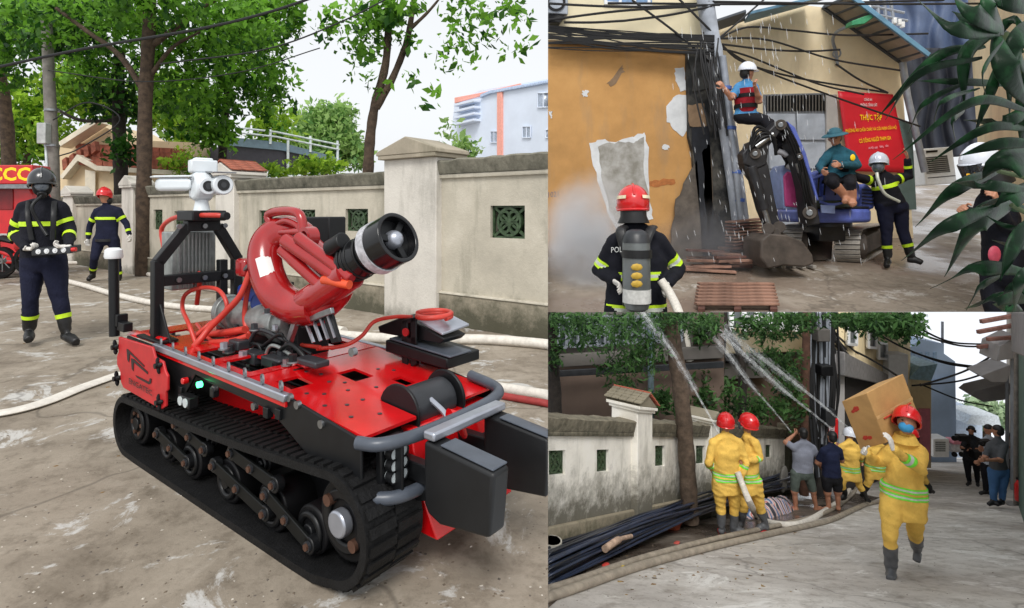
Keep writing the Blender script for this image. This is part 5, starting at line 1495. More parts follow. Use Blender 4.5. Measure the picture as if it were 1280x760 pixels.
# ---- mouldy corner pier, pole, pipe
t = thing('mouldy_pier', 'black mould-streaked corner pier with grey render between ochre wall and pole', 'wall', P(895, 330, YO - .3))
mb = MB(); mb.pp(fplane(YO - .25), ragged([(858, 66), (895, 60), (908, 110), (922, 220), (938, 335), (876, 335), (872, 250), (862, 170)], 1.2), .8, MOULD); mb.build('pier_wall', t, smooth=False)
for poly, m in (([(846, 250), (858, 225), (872, 200), (880, 330), (836, 330), (840, 290)], M('smoke_stain', C(92, 84, 76), .95, var=.4, scale=1.4)), ([(861, 132), (881, 130), (882, 158), (862, 157)], PATCH), ([(878, 190), (888, 180), (892, 250), (884, 300)], M('brown_streak', C(90, 78, 66), .95, var=.3, scale=2)), ([(862, 70), (886, 68), (890, 110), (866, 115)], M('dark_grey_render', C(74, 74, 72), .95, var=.4, scale=2, bmp=.4)), ([(864, 160), (886, 158), (894, 320), (878, 322), (872, 240)], M('soot', C(30, 32, 38), .95, var=.3, scale=2))):
    mb = MB(); mb.pp(fplane(YO - .3), ragged(poly, 1.5), .06, m); mb.build('stain_patch', t, smooth=False)
t = thing('utility_pole', 'leaning pale concrete utility pole above the mouldy pier, wrapped in cables', 'utility pole', P(928, 330, YO - .6))
mb = MB(); mb.tube(spline([P(878, -25, YO - .5), P(886, 30, YO - .5), P(897, 90, YO - .5), P(912, 180, YO - .55), P(926, 280, YO - .6), P(932, 335, YO - .6)]), [.34 - .0 * i for i in range(41)], CONCP, 18); mb.build('pole', t)
mb = MB(); mb.tube(spline([P(903, 70, YO - .95), P(912, 140, YO - .95), P(922, 230, YO - 1.0), P(932, 325, YO - 1.0)]), .14, METW, 12); mb.build('drain_pipe', t)
for y in (110, 160, 215, 250): mb = MB(); mb.ring(P(909 + (y - 110) * .115, y, YO - .97), (.1, 0, 1), .18, .13, .14, M('blue_tag', C(70, 100, 170), .5), 14); mb.build('clamp', t)
for k in range(14):
    y0 = 40 + rng.uniform(0, 25); mb = MB(); x0 = rng.uniform(866, 900)
    mb.tube(spline([P(x0, y0, YO - .8), P(x0 + rng.uniform(-6, 12), y0 + 40, YO - .9), P(x0 + 14 + rng.uniform(-8, 8), y0 + rng.uniform(70, 130), YO - .9)]), .035, CABLE, 6); mb.build('hanging_cable', t)
# cables
rng = random.Random(11)
GC = 'cable bundle along the ochre building'
for k in range(26):
    y0 = rng.uniform(28, 60); y1 = rng.uniform(44, 68)
    cable('black cable in the bundle running along the ochre building to the pole', [P(660, y0, YO - .5), P(745, (y0 + y1) / 2 + rng.uniform(-5, 6), YO - .6), P(830, y1 - rng.uniform(-1, 5), YO - .7), P(893, y1, YO - .9)], rng.uniform(.02, .042), GC, n=6)
GC2 = 'cables fanning from the leaning pole'
L6 = ['topmost black cable over the ochre building', 'black cable crossing the top of the picture above the gable roof', 'black cable above the air conditioner sloping up to the pole', 'long cable running along the top edge past the lamp', 'short level cable from the air conditioner across the pale wall', 'cable rising from the pale wall to the pole head']
L10 = ['cable arching over the gable peak to the tarpaulin', 'cable falling from the pole across the gable to the eave corner', 'long cable passing the white helmet to the banner top', 'low slanting cable crossing the red banner', 'steep cable rising from the pole past the roof edge', 'straight pale cable slanting down across the upper wall to the pole', 'cable dropping steeply to the pole head', 'cable running level from the pole to the green lamp bracket', 'thin cable crossing above the shutter door', 'short cable from the lamp bracket to the banner corner']
for a, b, dr in (((660, 3, 0), (900, 6, 0), 4), ((760, 4, 0), (1180, 0, 4), 3), ((685, 25, 0), (870, 8, 0), -3), ((885, 2, 0), (1290, 4, 4), 2), ((705, 28, 0), (780, 26, 0), 1), ((780, 26, 0), (890, 8, 0), 2)):
    cable(L6.pop(0), [P(a[0], a[1], YO - .8 + a[2]), P((a[0] + b[0]) / 2, (a[1] + b[1]) / 2 + dr, YO - .8 + (a[2] + b[2]) / 2), P(b[0], b[1], YO - .8 + b[2])], .05, GC2)
for pts in ([(895, 50), (935, 34), (990, 38), (1060, 44), (1160, 42)], [(896, 48), (960, 50), (1040, 74), (1125, 88)], [(898, 52), (930, 78), (1000, 98), (1110, 116)], [(898, 56), (950, 86), (1040, 120), (1150, 158)], [(896, 50), (920, 30), (960, -5)], [(790, 0), (850, 45), (902, 92)], [(845, -5), (885, 35), (900, 50)], [(900, 55), (960, 62), (1010, 64), (1050, 62)], [(899, 60), (940, 72), (1020, 104), (1080, 118)], [(1045, 80), (1075, 100), (1110, 116)]):
    Yc = 27.0
    cable(L10.pop(0), [P(x, y, YO - .8 + (Yc - YO + .8) * min(1, max(0, (x - 895) / 90))) for x, y in pts], .045, GC2)

# ---- cream gable house
YG = 29.0
pl = fplane(YG)
gh = thing('gable_house', 'cream gable house with corrugated eave and grey shutter door behind the excavator', 'house', P(1020, 310, YG))
mb = MB()
mb.pp(pl, [(900, 345), (900, 34), (1000, 6), (1036, 10), (1126, 76), (1142, 300)], 1.2, BEIGE); mb.build('wall', gh, smooth=False)
SOFF = M('corrugated_soffit', C(160, 150, 138), .7, var=.15, scale=1)
BLUER = M('blue_roof_edge', C(104, 148, 176), .5, var=.12, scale=1.5)
RAFT = M('rafter_grey', C(74, 80, 88), .6, var=.2, scale=2)
def q3(a, b, c, d, thick, m, name, par, bev=0):
    mb = MB(); P4 = [P(*a), P(*b), P(*c), P(*d)]; n = (P4[1] - P4[0]).cross(P4[3] - P4[0]).normalized(); mb.prism(P4, n * thick, m); return mb.build(name, par, bevel=bev)
Yf = YG - 2.4
q3((1030, 8, YG), (1128, 78, YG), (1160, 68, Yf), (1062, -6, Yf), .06, SOFF, 'soffit', gh)
for k in range(8):
    q = k / 7.5
    A = P(1030 + 98 * q, 8 + 70 * q + 1, YG - .05); B = P(1062 + 98 * q, -6 + 74 * q + 1.2, Yf)
    mb = MB(); mb.bar(A, B, .1, .12, RAFT); mb.build('rafter', gh)
for k in range(30):
    pass
mb = MB(); mb.bar(P(1060, -8, Yf - .05), P(1161, 69, Yf - .05), .12, .22, BLUER); mb.build('barge_board', gh, bevel=.02)
mb = MB(); mb.bar(P(1029, 8, YG - .1), P(1128, 78, YG - .1), .16, .2, RAFT); mb.build('purlin', gh)
q3((930, 26, YG - .2), (1008, 4, YG - .2), (1060, -14, Yf - .6), (938, 14, Yf - .6), .12, BLUER, 'roof_edge', gh)
q3((896, 36, YG - .2), (930, 24, YG - .2), (932, 12, Yf), (896, 24, Yf), .1, RAFT, 'gutter', gh)
# shutter door with grille
mb = MB(); mb.pp(pl, [(954, 300), (954, 118), (1033, 116), (1044, 300)], .1, M('door_frame', C(120, 124, 130), .6, var=.15, scale=2), .03); dr = mb.build('door', gh, bevel=.02)
GRYP = M('grey_door_panel', C(166, 174, 186), .6, var=.12, scale=1.2, col2=C(186, 194, 206), bmp=.2)
for r in range(4):
    for c in range(2):
        x0 = 960 + c * 37 + r * 2; y0 = 142 + r * 36
        mb = MB(); mb.pp(pl, [(x0, y0 + 33), (x0 - 1, y0), (x0 + 34, y0), (x0 + 36, y0 + 33)], .06, GRYP, .08); mb.build('door_panel', dr, bevel=.03)
mb = MB(); mb.pp(pl, [(958, 139), (958, 120), (1031, 118), (1033, 138)], .05, BLACK, .06); mb.build('grille_back', dr)
for k in range(19):
    x = 959.5 + k * 4; mb = MB(); mb.bar(pl.hit(x, 139, .14), pl.hit(x, 119, .14), .05, .05, STEEL); mb.build('grille_bar', dr)
mb = MB(); mb.pp(pl, [(1034, 300), (1033, 118), (1046, 118), (1058, 300)], .3, M('pier_grey', C(176, 172, 168), .9, var=.1, scale=1), .2); mb.build('door_pier', gh, bevel=.02)
mb = MB(); mb.pp(pl, [(1124, 262), (1120, 150), (1140, 152), (1146, 262)], .1, M('green_gate', C(96, 118, 116), .6, var=.15, scale=1.5), .05); mb.build('gate', gh, bevel=.02)
mb = MB(); mb.tube([P(1128, 78, YG - .5), P(1134, 120, YG - .5), P(1156, 215, YG - .5)], .16, METW, 10); mb.build('downpipe', gh)
# street lamp
t = thing('street_lamp', 'green street lamp on a curled bracket fixed to the cream gable', 'street lamp', P(1047, 82, YG))
mb = MB(); mb.tube(spline([P(1047, 82, YG - .1), P(1045, 66, YG - .25), P(1041, 50, YG - .5), P(1046, 40, YG - 1), P(1058, 34, YG - 1.6)]), .075, METW, 10); mb.build('bracket', t)
mb = MB(); mb.prism([P(1056, 36, YG - 1.7), P(1057, 30, YG - 1.7), P(1079, 22, YG - 1.9), P(1086, 24, YG - 1.9), P(1072, 34, YG - 1.8)], Vector((0, -.5, 0)), M('lamp_green', C(60, 150, 104), .4, var=.1)); mb.build('lamp_head', t, bevel=.03)
mb = MB(); mb.ring(P(1046, 67, YG - .3), (0, 1, .2), .22, .16, .05, METW, 16); mb.build('coil', t)
# banner
t = thing('banner', 'red banner with yellow Vietnamese lettering hung beside the grey shutter door', 'banner', P(1095, 212, YG - .3))
pb_ = fplane(YG - .35)
BAN = M('banner_red', C(214, 30, 48), .45, var=.07, scale=.9, coord='World')
mb = MB(); n = 12; TL, TR, BR, BL = (1047, 114), (1116, 118), (1137, 216), (1062, 214)
rows = []
for i in range(n + 1):
    v = i / n; r = []
    for j in range(n + 1):
        u_ = j / n; x = (TL[0] * (1 - u_) + TR[0] * u_) * (1 - v) + (BL[0] * (1 - u_) + BR[0] * u_) * v; y = (TL[1] * (1 - u_) + TR[1] * u_) * (1 - v) + (BL[1] * (1 - u_) + BR[1] * u_) * v
        r.append(pb_.hit(x, y) + Vector((0, .03 * math.sin(u_ * 7 + v * 3) * (v + .1), 0)))
    rows.append(r)
mb.sheet(rows, BAN); bn_ = mb.build('sheet', t)
so = bn_.modifiers.new('solid', 'SOLIDIFY'); so.thickness = .02
for body, quad, m in (('THỰC TẬP', [(1076, 152), (1103, 152), (1102, 141), (1074.5, 141)], YT), ('PHƯƠNG ÁN CHỮA CHÁY VÀ CỨU NẠN CỨU HỘ', [(1057.5, 167), (1121, 162), (1120, 156), (1056.5, 160)], YT), ('CÓ ĐÔNG NGƯỜI THAM GIA', [(1074.5, 179), (1114, 174.5), (1113.5, 168), (1073, 172)], YT),
                      ('Hà Nội, ngày    tháng    năm', [(1086, 187.5), (1111, 184), (1110, 180), (1085.5, 183.5)], M('pale_pink_letter', C(240, 176, 190), .5)), ('CÔNG AN', [(1080, 126), (1090, 126), (1090, 122), (1080, 122)], WHITE), ('PHÒNG CẢNH SÁT', [(1076, 133), (1097, 133), (1096, 128), (1075.5, 128)], WHITE)):
    text_on(pb_, quad, body, m, bn_, off=.06, depth=.02, bold=.012)

# ---- tarpaulin and right hand side
def cloth_sheet(name, label, cat, Y, quad, m, amp=.25, n=40, freq=26, kind=None):
    TL, TR, BR, BL = quad; rows = []
    for i in range(n + 1):
        v = i / n; r = []
        for j in range(n + 1):
            u_ = j / n; x = (TL[0] * (1 - u_) + TR[0] * u_) * (1 - v) + (BL[0] * (1 - u_) + BR[0] * u_) * v; y = (TL[1] * (1 - u_) + TR[1] * u_) * (1 - v) + (BL[1] * (1 - u_) + BR[1] * u_) * v
            r.append(P(x, y, Y + amp * math.sin(u_ * freq + v * 5 + 1.3 * math.sin(v * 9 + u_ * 4)) + amp * .5 * mnoise.noise(Vector((u_ * 9, v * 5, 1)))))
        rows.append(r)
    mb = MB(); mb.sheet(rows, m); o = mb.build(name, None, angle=180)
    s = o.modifiers.new('solid', 'SOLIDIFY'); s.thickness = .04
    return tag(o, label, cat)
TARP = M('blue_grey_tarp', C(92, 108, 140), .55, var=.2, scale=.6)
TARPD = M('dark_tarp', C(52, 56, 68), .6, var=.25, scale=.6)
cloth_sheet('scaffold_tarpaulin', 'blue-grey scaffold tarpaulin hanging behind the eave at upper right', 'tarpaulin', 36, [(1075, -30), (1225, -30), (1245, 90), (1130, 110)], TARP)
cloth_sheet('scaffold_tarpaulin', 'dark lower tarpaulin hanging between the gable house and beige wall', 'tarpaulin', 34.5, [(1126, 60), (1222, 60), (1240, 192), (1150, 200)], TARPD, .2)
t = thing('scaffold', 'thin rooftop scaffold frame in front of the blue-grey tarpaulin', 'scaffold', P(1110, 35, 34))
for a, b in (((1096, -5), (1100, 40)), ((1104, -10), (1108, 30)), ((1090, 8), (1130, 16)), ((1092, 18), (1134, 26)), ((1112, -5), (1118, 32))):
    mb = MB(); mb.tube([P(*a, 34), P(*b, 34)], .09, METW, 8); mb.build('scaffold_tube', t)
for x, y in ((1118, 26), (1124, 28), (1128, 31)):
    mb = MB(); mb.box(P(x, y, 33.9), .2, .2, .35, WHITE); mb.build('insulator', t, bevel=.04)
SIDEW = plaster('side_wall_render', C(222, 200, 160), C(150, 130, 104), TOP, -.5, 2.5, .3, .4, C(204, 182, 142))
t = thing('beige_wall', 'plain beige wall behind the big plant leaves at the right edge', 'wall', P(1250, 300, 22))
A, B = P(1214, 240, 33.0), P(1330, 380, 15.0)
pl2 = vplane(A, B)
mb = MB(); mb.pp(pl2, [(1208, -30), (1400, -60), (1400, 520), (1232, 265), (1222, 180)], .4, SIDEW); mb.build('wall_panel', t, smooth=False)
# air cooler
t = thing('air_cooler', 'white evaporative air cooler standing on the wet ground in front of the dark tarpaulin', 'air cooler', P(1176, 232, 30.5))
pc = fplane(30.5)
mb = MB(); mb.pp(pc, [(1152, 186), (1191, 183), (1197, 229), (1158, 232)], 1.2, WHITE); cs = mb.build('casing', t, bevel=.08, seg=3)
mb = MB(); mb.pp(pc, [(1155, 197), (1184, 194), (1188, 215), (1159, 217)], .02, CHARC, .02); mb.build('intake', t)
for k in range(8):
    mb = MB(); y = 198.2 + k * 2.45; mb.pp(pc, [(1155.5 + k * .5, y + .9), (1155.4 + k * .5, y), (1184.4 + k * .5, y - 2.4), (1184.5 + k * .5, y - 1.5)], .08, M('grille_grey', C(150, 150, 146), .5), .1); mb.build('grille_slat', t)
mb = MB(); mb.pp(pc, [(1158, 191), (1172, 190), (1172, 187.5), (1158, 188.5)], .03, BLACK, .05); mb.build('control_panel', t)
mb = MB(); mb.pp(pc, [(1160, 222), (1194, 219), (1195, 220), (1160, 223)], .03, CHARC, .02); mb.build('seam', t)

# ---- stacked timber and pallet
WOODR = M('reddish_board', C(140, 106, 90), .85, var=.4, scale=1.6, bmp=.4, bscale=10)
WOODD = M('dark_red_board', C(100, 66, 56), .85, var=.35, scale=1.6, bmp=.4, bscale=10)
def gpt(x, y, lift=0): return TOP.G(x, y) + Vector((0, 0, lift))
t = thing('pallet', 'weathered reddish wooden pallet lying on the wet ground at the lower edge', 'pallet', gpt(922, 385))
for k in range(7):
    y = 360 + k * 4.3; mb = MB(); a, b = gpt(873 - k * .6, y + 2, .2), gpt(966 + k * 1.0, y + 2, .2)
    mb.bar(a, b, .27, .08, WOODR); mb.build('board', t, bevel=.015)
for x in (880, 922, 964):
    mb = MB(); mb.bar(gpt(x, 361, .08), gpt(x + (x - 922) * .08, 392, .08), .2, .16, WOODD); mb.build('bearer', t, bevel=.02)
t = thing('timber_stack', 'heap of dark red boards stacked against the foot of the mouldy pier', 'timber', gpt(905, 340))
rng = random.Random(8)
for k in range(20):
    x = rng.uniform(866, 925); y = rng.uniform(330, 342); h = .1 + .09 * (k // 3); an = rng.uniform(-.25, .25)
    c = gpt(x + 8, y, h); L = rng.uniform(1.0, 2.2)
    mb = MB(); mb.box(c, L, .32, .1, rng.choice((WOODR, WOODD)), (math.cos(an), math.sin(an), rng.uniform(-.06, .06)), (-math.sin(an), math.cos(an), 0)); mb.build('board', t, bevel=.015)
for k in range(9):
    mb = MB(); a, b = gpt(912, 334, .75 + k * .13), gpt(952, 330, .8 + k * .13); mb.bar(a, b, .5, .07, rng.choice((WOODR, WOODD))); mb.build('board', t, bevel=.01)

# ---- small excavator
EB = M('excavator_blue', C(88, 104, 182), .45, var=.25, scale=1.6, bmp=.1)
EBL = M('faded_blue_panel', C(136, 152, 196), .5, var=.2, scale=1.5)
EK = M('greasy_black', C(34, 34, 38), .5, var=.4, scale=2)
EPINK = M('pink_cover', C(196, 74, 134), .5, var=.12, scale=1.5)
EMUD = M('muddy_steel', C(74, 66, 60), .7, var=.35, scale=1.6, bmp=.3, bscale=8)
ESTL = M('worn_track_steel', C(150, 146, 140), .5, metal=.2, var=.3, scale=2)
YE = frontY(82)
ex = thing('excavator', 'small open blue excavator with pink cover, folded boom and bucket down', 'excavator', P(1040, 332, YE))
def E(x, y, d=0): return P(x, y, YE + d)
def eslab(px, d, th, m, name, bev=.03, par=None):
    mb = MB(); mb.prism([E(x, y, d) for x, y in px], Vector((0, th, 0)), m); return mb.build(name, par or ex, bevel=bev)
# crawler tracks (run away to the right rear)
def crawler(xf, yb, wpx, dpt, name='crawler'):
    t = tag(thing('crawler_track', None, None, gpt(xf, yb))); t.parent = ex; t.location = WLOC[t.name] - WLOC[ex.name]
    f0 = gpt(xf, yb); run = (gpt(xf + 62, yb - 36) - f0); run.z = run.z; L = 4.6; run = run.normalized() * L
    side_ = Vector((run.y, -run.x, 0)).normalized(); wv = Vector((-1, 0.35, 0)).normalized() * .82
    n = 44; out = []
    for k in range(12): t_ = R(90 + 180 * k / 11); out.append((.7 + math.cos(t_) * .7, .7 + math.sin(t_) * .7))
    for k in range(1, 10): out.append((.7 + (L - 1.3) * k / 10, 0))
    for k in range(10): t_ = R(-90 + 180 * k / 9); out.append((L - .6 + math.cos(t_) * .6, .6 + math.sin(t_) * .6))
    for k in range(1, 10): out.append((L - .6 - (L - 1.3) * k / 10, 1.2 + .2 * k / 10))
    d = run.normalized()
    mb = MB(); vs = []
    for a, c in out:
        p = f0 + d * a + Vector((0, 0, c)); vs += [p, p + wv]
    m_ = len(out); mb.add(vs, [[2 * i, 2 * i + 1, 2 * ((i + 1) % m_) + 1, 2 * ((i + 1) % m_)] for i in range(m_)], EK)
    mb.build('belt', t)
    for i in range(m_):
        a, c = out[i]; a2, c2 = out[(i + 1) % m_]
        p = f0 + d * a + Vector((0, 0, c)); p2 = f0 + d * a2 + Vector((0, 0, c2)); q = p.lerp(p2, .5); tt = (p2 - p).normalized()
        nn = tt.cross(wv).normalized()
        mb = MB(); mb.box(q + wv * .5, min((p2 - p).length * .8, .34), .92, .07, ESTL, tt, wv, nn); mb.build('shoe', t, bevel=.012)
    mb = MB(); mb.prism([f0 + d * .5 + Vector((0, 0, .25)) - wv * .02, f0 + d * (L - .5) + Vector((0, 0, .25)) - wv * .02, f0 + d * (L - .5) + Vector((0, 0, .95)) - wv * .02, f0 + d * .5 + Vector((0, 0, 1.0)) - wv * .02], wv * .9, EMUD); mb.build('track_frame', t, bevel=.03)
    for a in (.7, L - .6): 
        mb = MB(); c = f0 + d * a + Vector((0, 0, .66)); mb.cyl(c - wv * .04, c + wv * .95, .52, EMUD, seg=24); mb.build('wheel', t, bevel=.03)
crawler(1073, 331, 1, 1); crawler(1000, 328, 1, 1)
mb = MB(); mb.box(E(1026, 290, 1.4), 1.1, 1.6, .7, EK); mb.build('undercarriage', ex, bevel=.05)
mb = MB(); mb.cyl(E(1035, 283, .9), E(1035, 276, .9), .85, EK, seg=28); mb.build('slew_ring', ex)
# blue skirt and deck
def arc_skirt(y0, y1, r, m, name):
    c = E(1040, y0, .6); mb = MB(); rr_ = []
    for k in range(25):
        a = R(180 + 180 * k / 24); d = Vector((math.cos(a) * r, math.sin(a) * r * .62, 0)); rr_.append(c + d)
    top_ = [p.copy() for p in rr_] + [p + Vector((0, 1.6, 0)) for p in (rr_[-1], rr_[0])]
    mb.prism(top_, Vector((0, 0, E(0, y1, .6).z - E(0, y0, .6).z)), m); return mb.build(name, ex, bevel=.14, seg=3)
arc_skirt(278, 261, 1.46, EB, 'skirt'); arc_skirt(261, 258, 1.4, EK, 'deck')
eslab([(1074, 262), (1076, 232), (1084, 228), (1094, 238), (1095, 262)], .3, 1.4, EB, 'engine_cover', .2)
eslab([(980, 262), (976, 214), (980, 206), (1004, 208), (1006, 262)], -.35, .9, EBL, 'side_housing', .06)
eslab([(982, 258), (980, 220), (985, 214), (998, 218), (1003, 260)], -.42, .12, EPINK, 'pink_cover', .05)
eslab([(1030, 252), (1030, 230), (1044, 226), (1058, 230), (1058, 252)], -.1, .8, EB, 'seat_base', .06)
eslab([(1032, 229), (1034, 224), (1056, 223), (1060, 229)], -.2, .9, BLACK, 'seat', .05)
eslab([(1018, 246), (1018, 216), (1028, 212), (1034, 220), (1034, 246)], .1, .5, EB, 'console', .05)
mb = MB(); mb.tube(spline([E(1016, 224, -.5), E(1036, 216, -.55), E(1060, 222, -.5)]), .055, EB, 10); mb.build('guard_rail', ex)
mb = MB(); mb.tube(spline([E(1024, 252, -.6), E(1040, 256, -.6), E(1064, 250, -.55)]), .06, EB, 10); mb.build('guard_rail', ex)
for x in (1022, 1030, 1044): 
    mb = MB(); mb.tube([E(x, 244, -.4), E(x + 3, 208, -.5)], .035, BLACK, 8); mb.ell(E(x + 3, 206, -.5), .1, .1, .13, BLACK, seg=10, rows=6); mb.build('control_lever', ex)
mb = MB(); mb.tube([E(1028, 206, -.6), E(1034, 200, -.62), E(1040, 203, -.6)], .05, BLACK, 8); mb.build('control_lever', ex)
# boom, stick, ram, bucket
eslab([(972, 151), (980, 150), (992, 158), (1006, 191), (1018, 235), (1026, 280), (1008, 282), (1003, 235), (994, 200), (984, 176), (968, 162)], -1.3, .55, EK, 'boom', .05)
eslab([(984, 151), (994, 159), (1008, 192), (1020, 236), (1024, 250), (1021, 250), (1015, 230), (1003, 194), (990, 164)], -1.36, .68, EB, 'boom_plate', .03)
eslab([(928, 192), (934, 185), (952, 186), (961, 207), (968, 245), (977, 286), (964, 290), (952, 262), (942, 225), (931, 210)], -1.35, .5, EK, 'stick', .05)
eslab([(930, 205), (938, 178), (952, 172), (974, 150), (980, 160), (962, 182), (958, 206), (944, 212)], -1.4, .6, EK, 'knuckle', .05)
mb = MB(); mb.cyl(E(939, 208, -1.5), E(956, 262, -1.5), .17, EK, seg=16); mb.build('ram', ex, bevel=.02)
mb = MB(); mb.cyl(E(955, 260, -1.5), E(964, 290, -1.5), .09, STEEL, seg=14); mb.build('ram_rod', ex)
mb = MB(); mb.cyl(E(944, 184, -1.5), E(966, 168, -1.5), .11, STEEL, seg=14); mb.build('ram_rod', ex)
for k in range(4):
    mb = MB(); mb.tube(spline([E(936, 188, -1.5), E(944 + k * 3, 160 + k * 4, -1.6), E(958 + k * 3, 164 + k * 3, -1.6), E(970, 176 + k * 6, -1.5)]), .06, BLACK, 8); mb.build('hydraulic_hose', ex)
for (x, y) in ((968, 292), (974, 284), (960, 286)):
    mb = MB(); mb.cyl(E(x, y, -1.6), E(x, y, -.7), .22, EMUD, seg=16); mb.build('pin', ex, bevel=.02)
mb = MB(); mb.bar(E(962, 288, -1.3), E(985, 300, -1.3), .35, .25, EMUD); mb.build('bucket_link', ex, bevel=.03)
for off in (0, 3.2, 6.4):
    mb = MB(); mb.tube(spline([E(972 + off, 156, -1.42), E(986 + off, 172, -1.44), E(998 + off, 204, -1.44), E(1006 + off, 244, -1.42), E(1014 + off, 272, -1.2)]), .045, BLACK, 8); mb.build('hydraulic_hose', ex)
for (x, y, r) in ((976, 156, .2), (1012, 266, .24), (944, 192, .2), (999, 196, .13)):
    mb = MB(); mb.cyl(E(x, y, -1.5), E(x, y, -1.2), r, EMUD, seg=20); mb.cyl(E(x, y, -1.54), E(x, y, -1.45), r * .5, STEEL, seg=14); mb.build('pivot_pin', ex, bevel=.02)
mb = MB(); mb.cyl(E(1016, 262, -1.25), E(1000, 216, -1.35), .13, EK, seg=16); mb.cyl(E(1000, 216, -1.35), E(996, 204, -1.38), .07, STEEL, seg=12); mb.build('boom_ram', ex)
eslab([(1014, 259), (1016, 251), (1070, 250), (1072, 259)], -.62, 1.0, M('floor_mat', C(44, 52, 44), .9, var=.3, scale=3), 'floor_mat', .03)
for k in range(5): eslab([(1079, 238 + k * 4), (1079, 236.6 + k * 4), (1092, 237 + k * 4.2), (1092, 238.4 + k * 4.2)], .22, .1, EK, 'vent_slot', .01)
eslab([(1062, 250), (1063, 226), (1072, 224), (1076, 232), (1076, 252)], .0, .7, EB, 'side_console', .12)
eslab([(1026, 256), (1027, 266), (1044, 267), (1044, 257)], -.95, .06, EBL, 'decal_plate', .01)
bkt = [(952, 300), (962, 292), (985, 294), (1004, 302), (1016, 318), (1018, 330), (1006, 334), (980, 332), (960, 336), (951, 322)]
eslab(bkt, -1.9, 1.5, EMUD, 'bucket', .06)
for k in range(5):
    mb = MB(); mb.box(gpt(962 + 13 * k, 337, .12) , .16, .5, .14, ESTL); mb.build('bucket_tooth', ex, bevel=.03)
mb = MB(); mb.prism([gpt(985, 330, .05), gpt(1040, 326, .05), gpt(1042, 318, .8), gpt(988, 320, .8)], Vector((0, .25, .0)), EMUD); mb.build('dozer_blade', ex, bevel=.04)

# ---- people in the yard
BLKT = cloth('black_trousers', C(24, 24, 30)); TEAL = cloth('teal_shirt', C(34, 82, 98)); BLUET = cloth('blue_shirt', C(72, 132, 180)); REDV = cloth('red_vest', C(140, 26, 38))
GREYS = M('grey_shoe', C(150, 150, 156), .6)
pr, K = person(TOP, 'person in black fire jacket and red helmet from behind, with air cylinder', dict(head=(791, 254, .02), neck=(792, 280), shA=(764, 299), shB=(828, 299), elA=(748, 338, .1), elB=(849, 336, .06), wrA=(768, 352, -.12), wrB=(834, 356, -.2),
    hipA=(777, 398), hipB=(812, 398), knA=(774, 448), knB=(818, 448), anA=(770, 502), anB=(823, 502)), 140, 170, top=NAVY2, bottom=NAVY2, shoe=BLK2, bulk=1.3, bootat=.7, handmat=GLOVE, neckmat=BLK2, headr=1.05, hands='AB', width=1.08,
    limb=1.18, bands=[('torso', .12, .15, LIME), ('torso', .15, .19, SILV), ('torso', .19, .22, LIME), ('torso', .46, .485, LIME), ('torso', .485, .515, SILV), ('torso', .515, .54, LIME), ('uaA', .62, .7, LIME), ('uaA', .7, .8, SILV), ('uaA', .8, .88, LIME), ('uaB', .55, .65, LIME), ('uaB', .65, .75, SILV), ('uaB', .75, .85, LIME)], hlen=dict(B=(-.5, -.7, -.2)))
hh = helmet(pr, K['head'] - K['hu'] * .01 * U, K['hu'], K['hf'], U * 1.16, HRED, visor=None, stripe=M('cream_reflective', C(220, 206, 176), .5))
mk = MB(); mk.loft([(K['head'] - K['hu'] * .02 * U - K['hf'] * .03 * U, K['hs'] * .11 * U, K['hf'] * .11 * U), (K['head'] - K['hu'] * .12 * U - K['hf'] * .04 * U, K['hs'] * .115 * U, K['hf'] * .11 * U), (K['head'] - K['hu'] * .18 * U - K['hf'] * .03 * U, K['hs'] * .14 * U, K['hf'] * .12 * U)], BLK2, 20); mk.build('neck_flap', pr)
Yt = K['neck'].y - .27 * U
GREYC = M('cylinder_grey', C(112, 116, 116), .4, metal=.4, var=.12, scale=2)
mk = MB(); r_ = 17 * Yt / FX
mk.tube([P(795, 288, Yt), P(795, 289.5, Yt), P(795, 294, Yt), P(795, 302, Yt), P(796, 376, Yt), P(796, 386, Yt), P(796, 390, Yt)], [r_ * .3, r_ * .6, r_ * .85, r_, r_, r_ * .8, r_ * .4], GREYC, 28); ac = mk.build('air_cylinder', pr)
mk = MB(); mk.tube([P(795, 286.5, Yt), P(795, 289, Yt), P(795, 294, Yt), P(795, 303, Yt)], [r_ * .35, r_ * .68, r_ * .91, r_ * 1.03], CHARC, 28); mk.build('cylinder_cap', ac)
mk = MB(); mk.tube([P(796, 361, Yt), P(796, 378, Yt)], [r_ * 1.02, r_ * 1.02], M('paper_label', C(206, 206, 202), .6, var=.15, scale=9), 28); mk.build('label', ac)
for y in (334, 345, 355):
    mk = MB(); mk.ell(P(796, y, Yt - r_), .13, .02, .08, M('faded_yellow_mark', C(196, 160, 60), .6), seg=8, rows=4); mk.build('hazard_mark', ac)
mk = MB(); mk.tube([P(796, 312, Yt), P(796, 322, Yt)], [r_ * 1.08, r_ * 1.08], BLK2, 28); mk.build('retaining_strap', ac)
mk = MB(); mk.prism([P(779, 300, Yt + .25), P(812, 300, Yt + .25), P(812, 384, Yt + .25), P(779, 384, Yt + .25)], Vector((0, .15, 0)), BLK2); mk.build('back_plate', pr, bevel=.06)
for xs in ((776, 284, 768, 300), (812, 284, 822, 300)):
    mk = MB(); mk.tube(spline([P(xs[0] + 4, xs[1], K['neck'].y - .1 * U), P(xs[0], xs[1] + 6, K['neck'].y - .19 * U), P((xs[0] + 790) / 2, 318, K['neck'].y - .24 * U)]), .045 * U, BLK2, 8, flat=.5); mk.build('harness_strap', pr)
pbk = fplane(K['neck'].y - .235 * U)
text_on(pbk, [(764, 316), (778, 315), (778, 308), (764, 309)], 'POL', M('white_print', C(206, 208, 206), .6), pr, off=.02)
